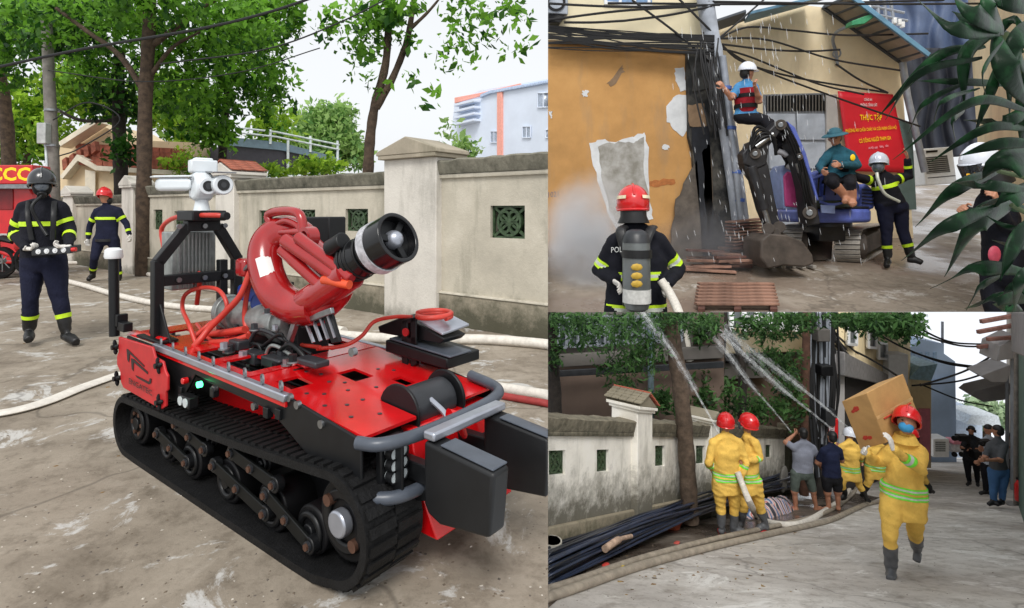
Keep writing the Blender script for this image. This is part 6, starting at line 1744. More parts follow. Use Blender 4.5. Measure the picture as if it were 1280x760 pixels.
hose('white hose held by the firefighter with the air cylinder', TOP, [(Vector(P(826, 350, K['wrB'].y - .15)), 0), (Vector(P(838, 368, K['wrB'].y - .3)), 0), (Vector(P(850, 396, K['wrB'].y - .8)), 0), (Vector(P(862, 450, K['wrB'].y - .8)), 0)], .042, n=6)
mk = MB(); 
pr, K = person(TOP, 'person in white helmet, blue shirt and red vest climbing on the boom', dict(head=(934, 92, -.02), neck=(932, 104), shA=(921, 108, .02), shB=(944, 108, -.06), elA=(914, 122, -.05), elB=(949, 126, -.16), wrA=(905, 110, -.12), wrB=(944, 108, -.34),
    hipA=(926, 146), hipB=(938, 146), knA=(956, 150, -.2), knB=(962, 154, -.1), anA=(974, 184, -.35), anB=(986, 202, -.25), toeA=(984, 196, -.4), toeB=(996, 214, -.35)), 82, 110, top=BLUET, bottom=BLKT, shoe=GREYS, sleeve=.75, bootat=None, bulk=1.08, neckmat=SKIN, hairm=HAIR)
helmet(pr, K['head'] + K['hu'] * .045 * U, K['hu'], K['hf'], U, HWHITE, 'hard')
mk = MB(); pel = K['hipA'].lerp(K['hipB'], .5)
sw_ = K['rt'] * .175 * U; df = K['fwd'] * .15 * U
mk.loft([(K['hipA'].lerp(K['hipB'], .5).lerp(K['neck'], q), sw_ * w, df * w) for q, w in ((.12, .85), (.3, .95), (.6, 1.0), (.82, .95))], REDV, 20); vs_t = mk.build('vest', pr)
for q in (.3, .6):
    mk = MB(); c = pel.lerp(K['neck'], q); mk.loft([(c - Vector((0, 0, .03 * U)), sw_ * 1.03, df * 1.03), (c + Vector((0, 0, .03 * U)), sw_ * 1.03, df * 1.03)], BLACK, 20); mk.build('vest_strap', vs_t)
pr, K = person(TOP, 'person in teal shirt and hat hat sitting at the excavator controls', dict(head=(1044, 173, -.03), neck=(1047, 184), shA=(1033, 192), shB=(1066, 192), elA=(1024, 208, -.12), elB=(1072, 207, -.1), wrA=(1028, 214, -.4), wrB=(1050, 206, -.4),
    hipA=(1040, 224), hipB=(1060, 224), knA=(1040, 228, -.42), knB=(1062, 230, -.42), anA=(1058, 246, -.35), anB=(1066, 250, -.38), toeA=(1056, 252, -.5), toeB=(1066, 256, -.5)), 84, -44, top=TEAL, bottom=BLKT, shoe=SKIN, leg=1.2, bootat=None, bare=1, bulk=1.1, eyes=True, hairm=HAIR)
helmet(pr, K['head'] + K['hu'] * .05 * U, K['hu'], K['hf'], U * .95, M('teal_hat', C(44, 92, 106), .8, var=.15), 'hat')
mk = MB(); mk.ell(P(1066, 197, K['neck'].y - .17 * U), .1, .03, .13, YT, seg=10, rows=6); mk.build('sleeve_badge', pr)
pr, K = person(TOP, 'person in dark fire uniform and silver helmet with raised arms beside the excavator track', dict(head=(1099, 206, -.04), neck=(1103, 217), shA=(1089, 225), shB=(1119, 224), elA=(1070, 221, -.2), elB=(1136, 220, .0), wrA=(1052, 210, -.35), wrB=(1134, 198, -.05),
    hipA=(1106, 258), hipB=(1125, 258), knA=(1108, 290), knB=(1128, 288), anA=(1110, 322), anB=(1139, 320, -.05), toeA=(1108, 333, -.16), toeB=(1153, 329, -.14)), 82, -52, tilt=10, top=NAVY2, bottom=NAVY, shoe=BLK2, bulk=1.15, bootat=.68, curl=.3,
    bands=[('torso', .62, .72, LIME), ('uaA', .3, .46, LIME), ('uaB', .3, .46, LIME), ('faA', .35, .5, LIME), ('faB', .45, .6, LIME), ('shnA', .52, .64, LIME), ('shnB', .52, .64, LIME)])
helmet(pr, K['head'] + K['hu'] * .035 * U, K['hu'], K['hf'], U * 1.02, HSILV, visor=None)
mk = MB(); mk.ell(K['head'] + K['hf'] * .06 * U - K['hu'] * .03 * U, .084 * U, .072 * U, .092 * U, GLASS, K['hs'], K['hf'], K['hu'], 20, 12); mk.build('breathing_mask', pr)
mk = MB(); mk.tube(spline([P(1096, 216, K['neck'].y - .5), P(1098, 226, K['neck'].y - .6), P(1106, 242, K['neck'].y - .6), P(1124, 252, K['neck'].y - .5)]), .022 * U, SILV, 8); mk.build('air_tube', pr)
pr, K = person(TOP, 'person in black uniform and white helmet half hidden behind the big plant leaves', dict(head=(1226, 206, -.02), neck=(1240, 228), shA=(1232, 246, .15), shB=(1262, 246, -.12), elA=(1222, 272, .05), elB=(1262, 288, -.1), wrA=(1204, 262, -.2), wrB=(1246, 250, -.3),
    hipA=(1244, 345, .1), hipB=(1270, 345, -.05), knA=(1246, 400), knB=(1272, 400), anA=(1248, 455), anB=(1274, 455)), 134, -95, top=NAVY2, bottom=NAVY2, shoe=BLK2, bulk=1.2, neckmat=BLK2, bootat=.7, curl=.9)
helmet(pr, K['head'] + K['hu'] * .03 * U, K['hu'], K['hf'], U * 1.1, HWHITE, visor=DARKGLASS)
mk = MB(); mk.loft([(K['head'] - K['hf'] * .04 * U - K['hu'] * .02 * U, K['hs'] * .15 * U, K['hf'] * .14 * U), (K['head'] - K['hf'] * .05 * U - K['hu'] * .2 * U, K['hs'] * .18 * U, K['hf'] * .16 * U)], BLK2, 20); mk.build('neck_flap', pr)
text_on(fplane(K['head'].y - .165 * U), [(1208, 226), (1238, 223), (1237, 214), (1208, 217)], 'PCCC', M('amber_letter', C(236, 176, 30), .5), pr, off=.02, bold=.02)
mk = MB(); mk.ell(P(1243, 318, K['neck'].y - .3 * U), .15, .05, .2, M('badge_red', C(170, 60, 80), .5), seg=12, rows=8); mk.build('sleeve_badge', pr)

# ---- big leaves hanging in from the right
PLF = M('glossy_dark_leaf', C(13, 40, 21), .36, var=.35, scale=9, col2=C(40, 84, 48), thr=(.45, .78), bmp=.1, spec=.12)  # colour darkened to carry the shade of leaves lit from behind
YP = 2.3
pt_ = thing('plant', 'broad-leaved dark green plant with wet hanging leaves at the right edge', 'plant', P(1330, 560, YP))
LV = [((1250, 42), (1195, 34), (1145, -2), 24), ((1255, 40), (1215, 12), (1176, -20), 30), ((1243, 40), (1208, 68), (1205, 135), 21), ((1232, 58), (1170, 72), (1092, 152), 15), ((1228, 72), (1150, 92), (1107, 150), 13), ((1275, 106), (1205, 102), (1145, 101), 12), ((1215, 100), (1158, 128), (1135, 168), 9),
      ((1285, 138), (1215, 128), (1116, 200), 14), ((1290, 162), (1235, 160), (1160, 204), 14), ((1246, 44), (1262, 90), (1288, 138), 36), ((1250, 40), (1275, 30), (1300, 74), 30), ((1266, 256), (1224, 278), (1181, 346), 42), ((1246, 258), (1188, 282), (1127, 326), 22), ((1248, 214), (1196, 236), (1144, 284), 20),
      ((1285, 340), (1225, 336), (1163, 361), 22), ((1250, 346), (1226, 360), (1208, 388), 17), ((1300, 374), (1250, 374), (1206, 386), 22), ((1296, 240), (1240, 232), (1190, 228), 16), ((1300, 290), (1262, 284), (1230, 268), 8), ((1300, 186), (1262, 205), (1222, 226), 46), ((1225, 110), (1178, 128), (1166, 166), 7), ((1206, 138), (1192, 152), (1196, 182), 13),
      ((1255, 38), (1240, 5), (1232, -30), 30), ((1300, 210), (1268, 190), (1236, 176), 30), ((1290, 262), (1270, 260), (1236, 256), 12), ((1300, 310), (1270, 308), (1240, 300), 8), ((1300, 352), (1275, 360), (1245, 372), 24), ((1255, 50), (1230, 90), (1235, 130), 10), ((1258, 44), (1230, 30), (1190, 14), 34), ((1290, 100), (1275, 70), (1262, 40), 30), ((1280, 395), (1262, 384), (1240, 380), 20), ((1300, 20), (1268, 60), (1262, 150), 26), ((1300, 60), (1284, 120), (1276, 190), 26), ((1305, 10), (1262, 0), (1215, -20), 30), ((1300, 120), (1262, 150), (1205, 150), 18), ((1300, 225), (1262, 250), (1216, 262), 26), ((1300, 270), (1272, 300), (1250, 352), 26), ((1300, 330), (1280, 352), (1268, 388), 24), ((1262, 50), (1240, 110), (1216, 175), 15), ((1300, 180), (1250, 180), (1196, 196), 18)]
rng = random.Random(21)
for (b, m, tp, w) in LV:
    y0 = YP + rng.uniform(-.35, .35)
    ctr = spline([P(*b, y0), P(*m, y0 - rng.uniform(.05, .25)), P(*tp, y0 + rng.uniform(-.1, .15))], 9)
    n = len(ctr); rows = []; tw = rng.uniform(-.5, .5)
    wm = w * y0 / FX
    for i, p in enumerate(ctr):
        q = i / (n - 1); d = (ctr[min(i + 1, n - 1)] - ctr[max(i - 1, 0)]).normalized()
        s = d.cross(Vector((0, 1, 0))).normalized(); s = (s + Vector((0, tw, 0))).normalized()
        hw = wm * .41 * max(.02, math.sin(math.pi * min(1, (q * .9 + .08))) ** .8 * (1 - q ** 6))
        up_ = s.cross(d); k_ = .07 * hw
        rows.append([p - s * hw + up_ * k_, p - s * hw * .5, p + up_ * -k_ * .6, p + s * hw * .5, p + s * hw + up_ * k_])
    mb = MB(); mb.sheet(rows, PLF); lf = mb.build('leaf', pt_, angle=70)
    so = lf.modifiers.new('solid', 'SOLIDIFY'); so.thickness = .002
mb = MB(); mb.tube(spline([P(1345, 700, YP), P(1330, 400, YP), P(1310, 200, YP), P(1252, 42, YP)]), .022, M('plant_stem', C(70, 84, 50), .6), 10); mb.build('stem', pt_)
for a, b in (((1330, 380), (1285, 342)), ((1326, 300), (1264, 256)), ((1320, 240), (1248, 214)), ((1316, 200), (1285, 140)), ((1330, 400), (1298, 374))):
    mb = MB(); mb.tube(spline([P(*a, YP), P((a[0] + b[0]) / 2, (a[1] + b[1]) / 2 - 4, YP), P(*b, YP)]), .009, MATS['plant_stem'], 8); mb.build('leaf_stalk', pt_)

# ---- falling water and drifting smoke
DROP, nt, b = newmat('water_streak'); b.inputs['Base Color'].default_value = (.85, .88, .92, 1); b.inputs['Roughness'].default_value = .15; b.inputs['Alpha'].default_value = .3
mb = MB(); rng = random.Random(4)
for k in range(260):
    x = rng.gauss(955, 60); y = rng.uniform(15, 325); Y = rng.uniform(19.5, 22.0)
    if x < 840 or x > 1110 or k % 9 == 0: continue
    l = rng.uniform(5, 12) * (1.2 if y < 80 else .8); dx = rng.uniform(.5, 2.2)
    mb.tube([P(x, y, Y), P(x + dx * .5, y + l * .5, Y), P(x + dx, y + l, Y)], [.005, .014, .006], DROP, 5)
tag(mb.build('falling_water'), kind='stuff')

def smoke(name, lo, hi, col, dens, y0, y1, n=1.0, xfade=None):
    c = (Vector(lo) + Vector(hi)) / 2; d = Vector(hi) - Vector(lo)
    m = bpy.data.materials.new(name); m.use_nodes = True; nt = m.node_tree; nt.nodes.remove(nt.nodes['Principled BSDF'])
    v = nt.nodes.new('ShaderNodeVolumePrincipled'); v.inputs['Color'].default_value = col; v.inputs['Anisotropy'].default_value = .2
    f = noise_node(nt, .55 * n, 4, .55, 'World'); r = ramp(nt, f, [(.36, (0, 0, 0, 1)), (.66, (1, 1, 1, 1))])
    tc = nt.nodes.new('ShaderNodeTexCoord'); gr = nt.nodes.new('ShaderNodeTexGradient'); gr.gradient_type = 'SPHERICAL'
    mp = nt.nodes.new('ShaderNodeMapping'); mp.inputs['Scale'].default_value = (2, 2, 2); mp.inputs['Location'].default_value = (-1, -1, -.85)
    nt.links.new(tc.outputs['Generated'], mp.inputs['Vector']); nt.links.new(mp.outputs['Vector'], gr.inputs['Vector'])
    a = nt.nodes.new('ShaderNodeMath'); a.operation = 'MULTIPLY'; nt.links.new(r, a.inputs[0]); nt.links.new(gr.outputs['Fac'], a.inputs[1])
    b2 = nt.nodes.new('ShaderNodeMath'); b2.operation = 'MULTIPLY'; b2.inputs[1].default_value = dens; nt.links.new(a.outputs[0], b2.inputs[0])
    nt.links.new(b2.outputs[0], v.inputs['Density']); nt.links.new(v.outputs[0], nt.nodes['Material Output'].inputs['Volume'])
    mb = MB(); mb.box(c, d.x, d.y, d.z, m); return tag(mb.build(name, None, smooth=False), kind='stuff')
z_ = TOP.gz(22)
smoke('smoke', (P(640, 0, 21).x, 18.5, z_ - 1), (P(790, 0, 22).x, 24.3, P(0, 195, 22).z), (.96, .97, 1, 1), 2.6, 0, 1)
smoke('smoke', (P(815, 0, 22).x, 21.0, z_ - .6), (P(960, 0, 23).x, 24.4, P(0, 235, 22).z), (.5, .52, .56, 1), .8, 0, 1)

crop([o for o in bpy.data.objects if o.name not in START], (0, 0, 0), (-1, SEAM, 0))
p5 = pr
crop([o for o in bpy.data.objects if o.name not in START and o.parent and (o.parent.name.startswith('plant') or o.parent == p5 or o.parent.parent == p5)], (0, 0, HC), (0, -EDGE, -1))
# ================================================================== LOWER RIGHT PLACE: downhill street with the hose teams
START = set(o.name for o in bpy.data.objects)
STREET = pavement('damp_street', (C(172, 166, 160), C(200, 195, 189), C(218, 214, 208), C(230, 228, 224)), C(140, 130, 120), .58, .72, .55, .25, 45, .3)
WETS = pavement('wet_verge', (C(82, 74, 66), C(104, 94, 84), C(122, 112, 100), C(140, 130, 120)), C(84, 74, 66), .36, .52, 1.2, .1, 45, 0)
LRENDER = plaster('white_wall_render', C(242, 238, 228), C(92, 88, 74), LOW, .4, 1.8, .9, 2.2, C(248, 245, 238))
LPLINTH = plaster('mossy_plinth', C(150, 140, 120), C(62, 64, 44), LOW, .05, .8, .95, 3.2)
LCOPE = plaster('stained_coping', C(138, 130, 112), C(54, 54, 42), LOW, 1.2, 2.6, .95, 4.5)
def lp(x, y, lift=0): return LOW.G(x, y) + Vector((0, 0, lift))
rows = []
for Y in (3.5, 5, 6.5, 8, 10, 12.5, 15, 18, 24, 34, 44):
    rows.append([Vector((SEAM * Y + (1.05 * Y + 1 - SEAM * Y) * k / 8, Y, LOW.gz(Y))) for k in range(9)])
mb = MB(); mb.sheet(rows, STREET); tag(mb.build('street'), kind='structure')
# damp verge along the wall (a dished gutter strip)
mb = MB()
e0 = [(640, 800), (700, 748), (760, 720), (850, 690), (930, 672), (1000, 655), (1060, 640), (1100, 622)]
w0 = [(640, 740), (690, 702), (740, 682), (800, 664), (860, 648), (920, 632), (980, 617), (1020, 608)]
mb.sheet([[lp(*p, .006) for p in w0], [lp(*p, .006) for p in e0]], WETS); tag(mb.build('verge'), kind='structure')

# ---- boundary wall running down the street
A, B = Vector(lp(690, 702)), Vector(lp(980, 617))
LD = (B - A); LD.z = 0; LD.normalize(); LN = Vector((LD.y, -LD.x, 0))
LPL = Plane(A, LN); LN = LPL.n
kz = -(LOW.hor - HY) / FX
def lwu(x): h = LPL.hit(x, 600); return Vector((h.x - A.x, h.y - A.y, 0)).dot(LD)
def lwf(u, z):
    p = A + LD * u; return Vector((p.x, p.y, LOW.gz(p.y) + z))
def lwz(x, y): h = LPL.hit(x, y); return h.z - LOW.gz(h.y)
def low_run(label, x0, x1, ztop, vents):
    u0, u1 = sorted((lwu(x0), lwu(x1)))
    t = thing('boundary_wall', label, 'wall', lwf((u0 + u1) / 2, 0), None)
    holes = []
    for xa, xb, ya, yb in vents:
        a, b = sorted((lwu(xa), lwu(xb))); xm = (xa + xb) / 2; holes.append((a, b, lwz(xm, yb), lwz(xm, ya)))
    mb = MB(); wall_cells(mb, lwf, u0, u1, -.1, ztop - .2, holes, .2, LN, LRENDER); mb.build('wall_panel', t, smooth=False)
    for h in holes: vent_block(*h, lwf, LN, t, LD)
    n = max(6, int((u1 - u0) / .15)); rng = random.Random(int(x0)); rows = []
    for k in range(n + 1):
        u = u0 + (u1 - u0) * k / n; e = rng.uniform(-.014, .014)
        rows.append([lwf(u, ztop - .17) + LN * .05, lwf(u, ztop - .015 + e) + LN * (.085 + e), lwf(u, ztop + e) + LN * .05, lwf(u, ztop + e) - LN * .2, lwf(u, ztop - .17) - LN * .28])
    mb = MB(); mb.sheet(rows, LCOPE); mb.build('coping', t, smooth=False)
    mb = MB(); mb.prism([lwf(u0, ztop - .235) + LN * .045, lwf(u1, ztop - .235) + LN * .045, lwf(u1, ztop - .175) + LN * .05, lwf(u0, ztop - .175) + LN * .05], -LN * .04, LCOPE); mb.build('ledge', t, bevel=.006)
    mb = MB(); mb.prism([lwf(u0, -.1) + LN * .07, lwf(u1, -.1) + LN * .07, lwf(u1, .44) + LN * .06, lwf(u0, .44) + LN * .06], -LN * .06, LPLINTH); mb.build('plinth', t, bevel=.02)
low_run('white wall stretch with two green vent blocks left of the red-tiled pillar', 640, 789, 1.74, [(686, 707, 563, 594), (746, 761, 562, 590)])
low_run('stained white wall stretch with two vent blocks behind the leaning tree trunk', 806, 884, 1.74, [(819, 831, 557, 583), (877, 884, 558, 580)][:1] + [(870, 881, 557, 580)])
low_run('far white wall stretch with one vent behind the yellow hose pair', 892, 984, 1.74, [(957, 964, 556, 572)])
def low_pillar(label, xl, xr, ztop, tiled):
    u0, u1 = sorted((lwu(xl), lwu(xr))); um = (u0 + u1) / 2
    t = thing('wall_pillar', label, 'pillar', lwf(um, 0)); o = LN * .1; e = .06
    mb = MB(); mb.prism([lwf(u0, -.1) + o, lwf(u1, -.1) + o, lwf(u1, ztop) + o, lwf(u0, ztop) + o], -LN * .42, LRENDER); mb.build('shaft', t, bevel=.012)
    for k, (ee, zz) in enumerate(((.03, 0), (.06, .045))):
        mb = MB(); a = o + LN * ee; mb.prism([lwf(u0 - ee, ztop + zz) + a, lwf(u1 + ee, ztop + zz) + a, lwf(u1 + ee, ztop + zz + .045) + a, lwf(u0 - ee, ztop + zz + .045) + a], -LN * (.42 + 2 * ee), LRENDER); mb.build('moulding', t, bevel=.006)
    a = o + LN * e; z1 = ztop + .09
    mb = MB(); mb.prism([lwf(u0 - e, z1) + a, lwf(u1 + e, z1) + a, lwf(um, z1 + .17) + a], -LN * (.42 + 2 * e + .02), LCOPE); mb.build('gable_cap', t, bevel=.012)
    if tiled:
        for sd, uu in ((1, u1 + e * 1.3), (-1, u0 - e * 1.3)):
            for r in range(4):
                for k in range(5):
                    f0, f1 = r / 4, (r + 1) / 4 + .08; w = .6 / 5
                    A_ = lwf(uu + (um - uu) * f0, z1 + .18 * f0 + .035) + a * 1.2; B_ = lwf(uu + (um - uu) * f1, z1 + .18 * f1 + .02) + a * 1.2
                    s0, s1 = -LN * (w * k + .004), -LN * (w * (k + 1) - .004)
                    mb = MB(); mb.prism([A_ + s0, B_ + s0, B_ + s1, A_ + s1], Vector((0, 0, .022)), M('bright_clay_tile', C(196, 106, 84), .8, var=.3, scale=6) if sd > 0 else LCOPE); mb.build('roof_tile', t, bevel=.004)
low_pillar('white wall pillar with little red-tiled cap', 789, 808, 1.88, True)
low_pillar('plain white pillar behind the yellow hose pair', 883, 893, 1.76, False)
t = thing('gate_post', 'weathered grey post at the far end of the white wall', 'post', lwf(lwu(985), 0))
mb = MB(); mb.prism([lwf(lwu(981), -.1) + LN * .1, lwf(lwu(987), -.1) + LN * .1, lwf(lwu(987), 1.85) + LN * .1, lwf(lwu(981), 1.85) + LN * .1], -LN * .3, LCOPE); mb.build('shaft', t, bevel=.02)

# ---- buildings behind the wall
GREYB = M('grey_building', C(96, 92, 88), .85, var=.2, scale=.8, coord='World')
SLATG = M('dim_window', C(88, 96, 100), .35, var=.25, scale=1.2)
DIMW = M('dim_cream_wall', C(150, 138, 112), .9, var=.15, scale=.8, coord='World')
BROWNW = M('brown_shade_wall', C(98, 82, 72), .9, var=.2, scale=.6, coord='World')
t = thing('grey_building', 'dim grey building with barred windows behind the trees and wall', 'building', P(780, 560, 12))
plA = vplane(P(685, 500, 11.0), P(905, 500, 12.3))
def face(poly, th, m, nm, off=0, bev=0, par=None): mb = MB(); mb.pp(plA, poly, th, m, off); return mb.build(nm, par or t, bevel=bev)
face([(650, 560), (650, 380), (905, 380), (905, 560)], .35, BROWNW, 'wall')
face([(650, 462), (650, 446), (905, 432), (905, 448)], .2, GREYB, 'slab_band', .12, .02)
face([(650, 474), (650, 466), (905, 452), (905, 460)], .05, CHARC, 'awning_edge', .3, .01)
face([(650, 446), (650, 380), (866, 380), (866, 434)], .02, GREYB, 'upper_wall', .05)
for k in range(7):
    x0 = 688 + k * 24; y1 = 440 - k * 1.4; w = face([(x0, y1 - 6), (x0, 396), (x0 + 20, 396), (x0 + 20, y1 - 7)], .02, SLATG, 'window', .08)
    mb = MB()
    for q in (0, 10, 20): mb.bar(plA.hit(x0 + q, y1 - 6, .11), plA.hit(x0 + q, 394, .11), .05, .05, METW)
    for yy in (396, 418, y1 - 6): mb.bar(plA.hit(x0, yy, .11), plA.hit(x0 + 20, yy, .11), .05, .05, METW)
    mb.build('window_bars', w)
mb = MB(); mb.tube([plA.hit(814, 560, .35), plA.hit(813, 392, .35)], .06, M('bluegrey_pipe', C(96, 112, 120), .5), 10); mb.build('downpipe', t)
t = thing('cream_building', 'cream building with long balcony band behind the forked dark trunks', 'building', P(940, 570, 16.5))
YB2 = 16.6; pB = vplane(P(870, 500, 15.6), P(1015, 500, 18.0))
def face2(poly, th, m, nm, off=0, bev=0): mb = MB(); mb.pp(pB, poly, th, m, off); return mb.build(nm, t, bevel=bev)
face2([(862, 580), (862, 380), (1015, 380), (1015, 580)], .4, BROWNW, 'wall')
face2([(856, 444), (856, 410), (1012, 418), (1012, 440)], .6, DIMW, 'balcony_band', .7, .03)
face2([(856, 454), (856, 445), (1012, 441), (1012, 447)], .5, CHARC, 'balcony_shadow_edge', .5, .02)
for k in range(9):
    x0 = 870 + k * 16; w = face2([(x0, 412), (x0, 385), (x0 + 13, 385), (x0 + 13, 413)], .05, SLATG, 'window', .08)
for k in range(10): 
    x0 = 866 + k * 16; mb = MB(); mb.bar(pB.hit(x0, 414, .8), pB.hit(x0, 385, .8), .1, .1, WHITE); mb.build('balcony_post', t)
for yy in (396, 408): mb = MB(); mb.bar(pB.hit(930, yy, .8), pB.hit(1012, yy + 4, .8), .07, .07, WHITE); mb.build('balcony_rail', t)
face2([(866, 475), (866, 456), (960, 452), (960, 472)], .05, GREYB, 'signboard', .3)

# ---- trees
keepR = lambda c: (c[:, 0] > SEAM * c[:, 1] + .02) & (c[:, 2] - HC < -EDGE * c[:, 1] - .02)
def ltree(label, trunks, blobs, leaf, size, base, seed, bark=BARK2, Y=10, per=9, asp=.34, group='trees along the street wall'):
    t = thing('tree', label, 'tree', base, group)
    for i, (px, rad, Yt) in enumerate(trunks): trunk_part(px, rad, Yt, bark, t, 'trunk' if i == 0 else 'limb')
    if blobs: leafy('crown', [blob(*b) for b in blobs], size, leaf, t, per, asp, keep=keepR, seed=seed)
    return t
LEAFS = leafmat('shade_leaf', C(28, 56, 28), C(92, 134, 74), .4)
ltree('leaning pale brown trunk in front of the white wall, beside the clay pot', [([(863, 652), (860, 600), (856, 540), (850, 480), (842, 430), (834, 380), (828, 340)], (10.5, 9), 9.6), ([(838, 402), (848, 380)], (4, 2), 9.6)],
      [(800, 400, 9.4, 90, 28, 170), (740, 418, 9.2, 46, 22, 60), (775, 458, 9.5, 36, 24, 50), (800, 440, 9.6, 36, 36, 70), (715, 400, 9, 36, 16, 36), (860, 393, 9.2, 40, 14, 40), (770, 484, 9.8, 20, 10, 14)], LEAFS, .06, lp(863, 650), 31, asp=.26)
ltree('dark trunk cut by the left side of the street scene behind the wall', [([(695, 540), (692, 480), (688, 430), (684, 380)], (9, 8), 9.9)], [(690, 395, 9.7, 24, 20, 50), (695, 440, 9.7, 12, 24, 20)], LEAFS, .06, P(695, 540, 9.9), 32, DARKBARK)
ltree('forked dark trunk behind the yellow hose pair', [([(898, 560), (900, 480), (903, 430), (905, 380)], (5, 4), 12.6), ([(926, 560), (928, 480), (924, 440), (908, 412), (904, 385)], (5, 4), 12.6)],
      [(960, 405, 12.4, 50, 22, 110), (900, 500, 12.5, 30, 34, 90), (970, 450, 13.2, 36, 20, 60), (870, 490, 12.2, 20, 34, 80), (950, 510, 13.5, 34, 16, 70), (985, 500, 14, 18, 40, 70), (880, 410, 12, 20, 20, 50), (820, 505, 11.0, 40, 14, 70)], LEAFS, .075, P(898, 560, 12.6), 33, DARKBARK)
ltree('straight brown trunk rising in front of the cable pole', [([(1005, 618), (1005, 540), (1007, 460), (1009, 380)], (5.5, 4.5), 14.2)],
      [(1100, 402, 9.0, 50, 14, 150), (1060, 395, 9.5, 36, 10, 60), (1130, 412, 9, 22, 12, 50), (1000, 398, 12, 24, 14, 50), (985, 470, 14.2, 12, 24, 36), (1140, 398, 9, 20, 10, 30)], LEAFS, .055, P(1005, 618, 14.2), 34, M('brown_bark', C(84, 58, 46), .95, var=.3, scale=8))
mb = MB()
# ---- cable pole
t = thing('utility_pole', 'dark street pole loaded with vertical cable bundles', 'utility pole', P(1026, 618, 14.6))
mb = MB(); mb.tube([P(1027, 622, 14.6), P(1026, 500, 14.6), P(1025, 370, 14.6)], [.17, .16, .15], M('dark_pole', C(58, 54, 52), .9, var=.3, scale=5, bmp=.4), 14); mb.build('pole', t)
rng = random.Random(9)
for k in range(34):
    x = rng.uniform(1013, 1046); mb = MB()
    mb.tube(spline([P(x, 380, 14.3), P(x + rng.uniform(-3, 3), 440, 14.35), P(x + rng.uniform(-4, 4), 500, 14.3), P(x * .5 + 514 + rng.uniform(-3, 3), rng.uniform(545, 600), 14.35)], 5), rng.uniform(.02, .045), rng.choice((CABLE, CABLE, CHARC, METW)), 6); mb.build('hanging_cable', t)
for (x, y, w, h) in ((1026, 418, .3, .3), (1030, 462, .3, .24), (1034, 520, .24, .4)):
    mb = MB(); mb.box(P(x, y, 14.2), w, .3, h, rng.choice((CHARC, BLACK, GREYB))); mb.build('junction_box', t, bevel=.02)
# ---- beige street building on the right of the pole
CRM2 = plaster('cream_street_front', C(226, 208, 168), C(150, 140, 120), LOW, 0, 2, .4, .8, C(234, 220, 186))
WHT2 = M('white_street_wall', C(206, 204, 206), .85, var=.1, scale=.6, coord='World')
t = thing('street_building', 'cream street building with sagging cables and dark shop opening', 'building', P(1100, 600, 20))
pC = vplane(P(1046, 560, 15.2), P(1140, 560, 27))
def face3(poly, th, m, nm, off=0, bev=0): mb = MB(); mb.pp(pC, poly, th, m, off); return mb.build(nm, t, bevel=bev)
face3([(1044, 640), (1044, 380), (1138, 380), (1138, 590)], .5, CRM2, 'wall')
face3([(1044, 640), (1044, 440), (1056, 444), (1056, 632)], .1, WHT2, 'white_pier', .1, .02)
face3([(1057, 630), (1057, 462), (1100, 478), (1100, 610)], .1, M('unlit_interior_dark', C(44, 40, 40), .9), 'opening_dark_sheet', .06)  # dark sheet on the wall, its colour stands in for the unlit interior
face3([(1056, 470), (1056, 440), (1110, 468), (1110, 482)], .25, M('grey_fascia', C(132, 130, 130), .8), 'shop_fascia', .3, .02)
for x0, y0, y1 in ((1060, 400, 430), (1085, 408, 434), (1098, 428, 448)):
    w = face3([(x0, y1), (x0, y0), (x0 + 10, y0 + 2), (x0 + 10, y1 + 1)], .05, SLATG, 'window', .06)
    mb = MB(); 
    for a, b in (((x0, y1), (x0, y0)), ((x0 + 10, y1 + 1), (x0 + 10, y0 + 2)), ((x0, y0), (x0 + 10, y0 + 2)), ((x0, y1), (x0 + 10, y1 + 1))): mb.bar(pC.hit(*a, .1), pC.hit(*b, .1), .08, .08, WHITE)
    mb.build('frame', w)
mb = MB(); p = pC.hit(1117, 460, .3); mb.box(p, .7, .5, 1.1, WHITE); ac2 = mb.build('condenser', t, bevel=.03)
t = thing('far_building', 'pale cream building with pink poster at its foot, beyond the carried box', 'building', P(1150, 580, 27))
pD = fplane(27.0)
mb = MB(); mb.pp(pD, [(1120, 585), (1120, 395), (1136, 395), (1136, 470), (1164, 476), (1164, 585)], 1.0, CRM2); mb.build('wall', t, smooth=False)
mb = MB(); mb.pp(pD, [(1149, 575), (1149, 511), (1163, 511), (1163, 575)], .05, M('pink_poster', C(214, 130, 150), .6, var=.15, scale=2), .05); mb.build('poster', t)
mb = MB(); mb.prism([P(1136, 474, 26.2), P(1150, 458, 26.2), P(1172, 455, 26.2), P(1164, 476, 26.2)], Vector((0, 1.5, 0)), M('pale_blue_roof', C(150, 190, 214), .5)); mb.build('roof', t)
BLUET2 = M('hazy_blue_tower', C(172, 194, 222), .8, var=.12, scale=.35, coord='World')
t = thing('netted_tower', 'hazy blue netted building rising at the end of the street', 'building', P(1170, 570, 36))
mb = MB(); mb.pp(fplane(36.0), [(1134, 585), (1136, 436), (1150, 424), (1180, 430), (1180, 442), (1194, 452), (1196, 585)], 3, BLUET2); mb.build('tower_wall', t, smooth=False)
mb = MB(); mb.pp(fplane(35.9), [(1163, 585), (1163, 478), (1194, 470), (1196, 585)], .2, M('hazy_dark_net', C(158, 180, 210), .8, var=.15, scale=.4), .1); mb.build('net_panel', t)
for k in range(4):
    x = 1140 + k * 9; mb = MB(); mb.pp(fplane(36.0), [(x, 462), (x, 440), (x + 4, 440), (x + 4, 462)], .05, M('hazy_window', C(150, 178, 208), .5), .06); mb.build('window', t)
mb = MB(); mb.tube([P(1178, 432, 36.5), P(1178, 402, 36.5)], .08, METW, 6); mb.build('mast', t)
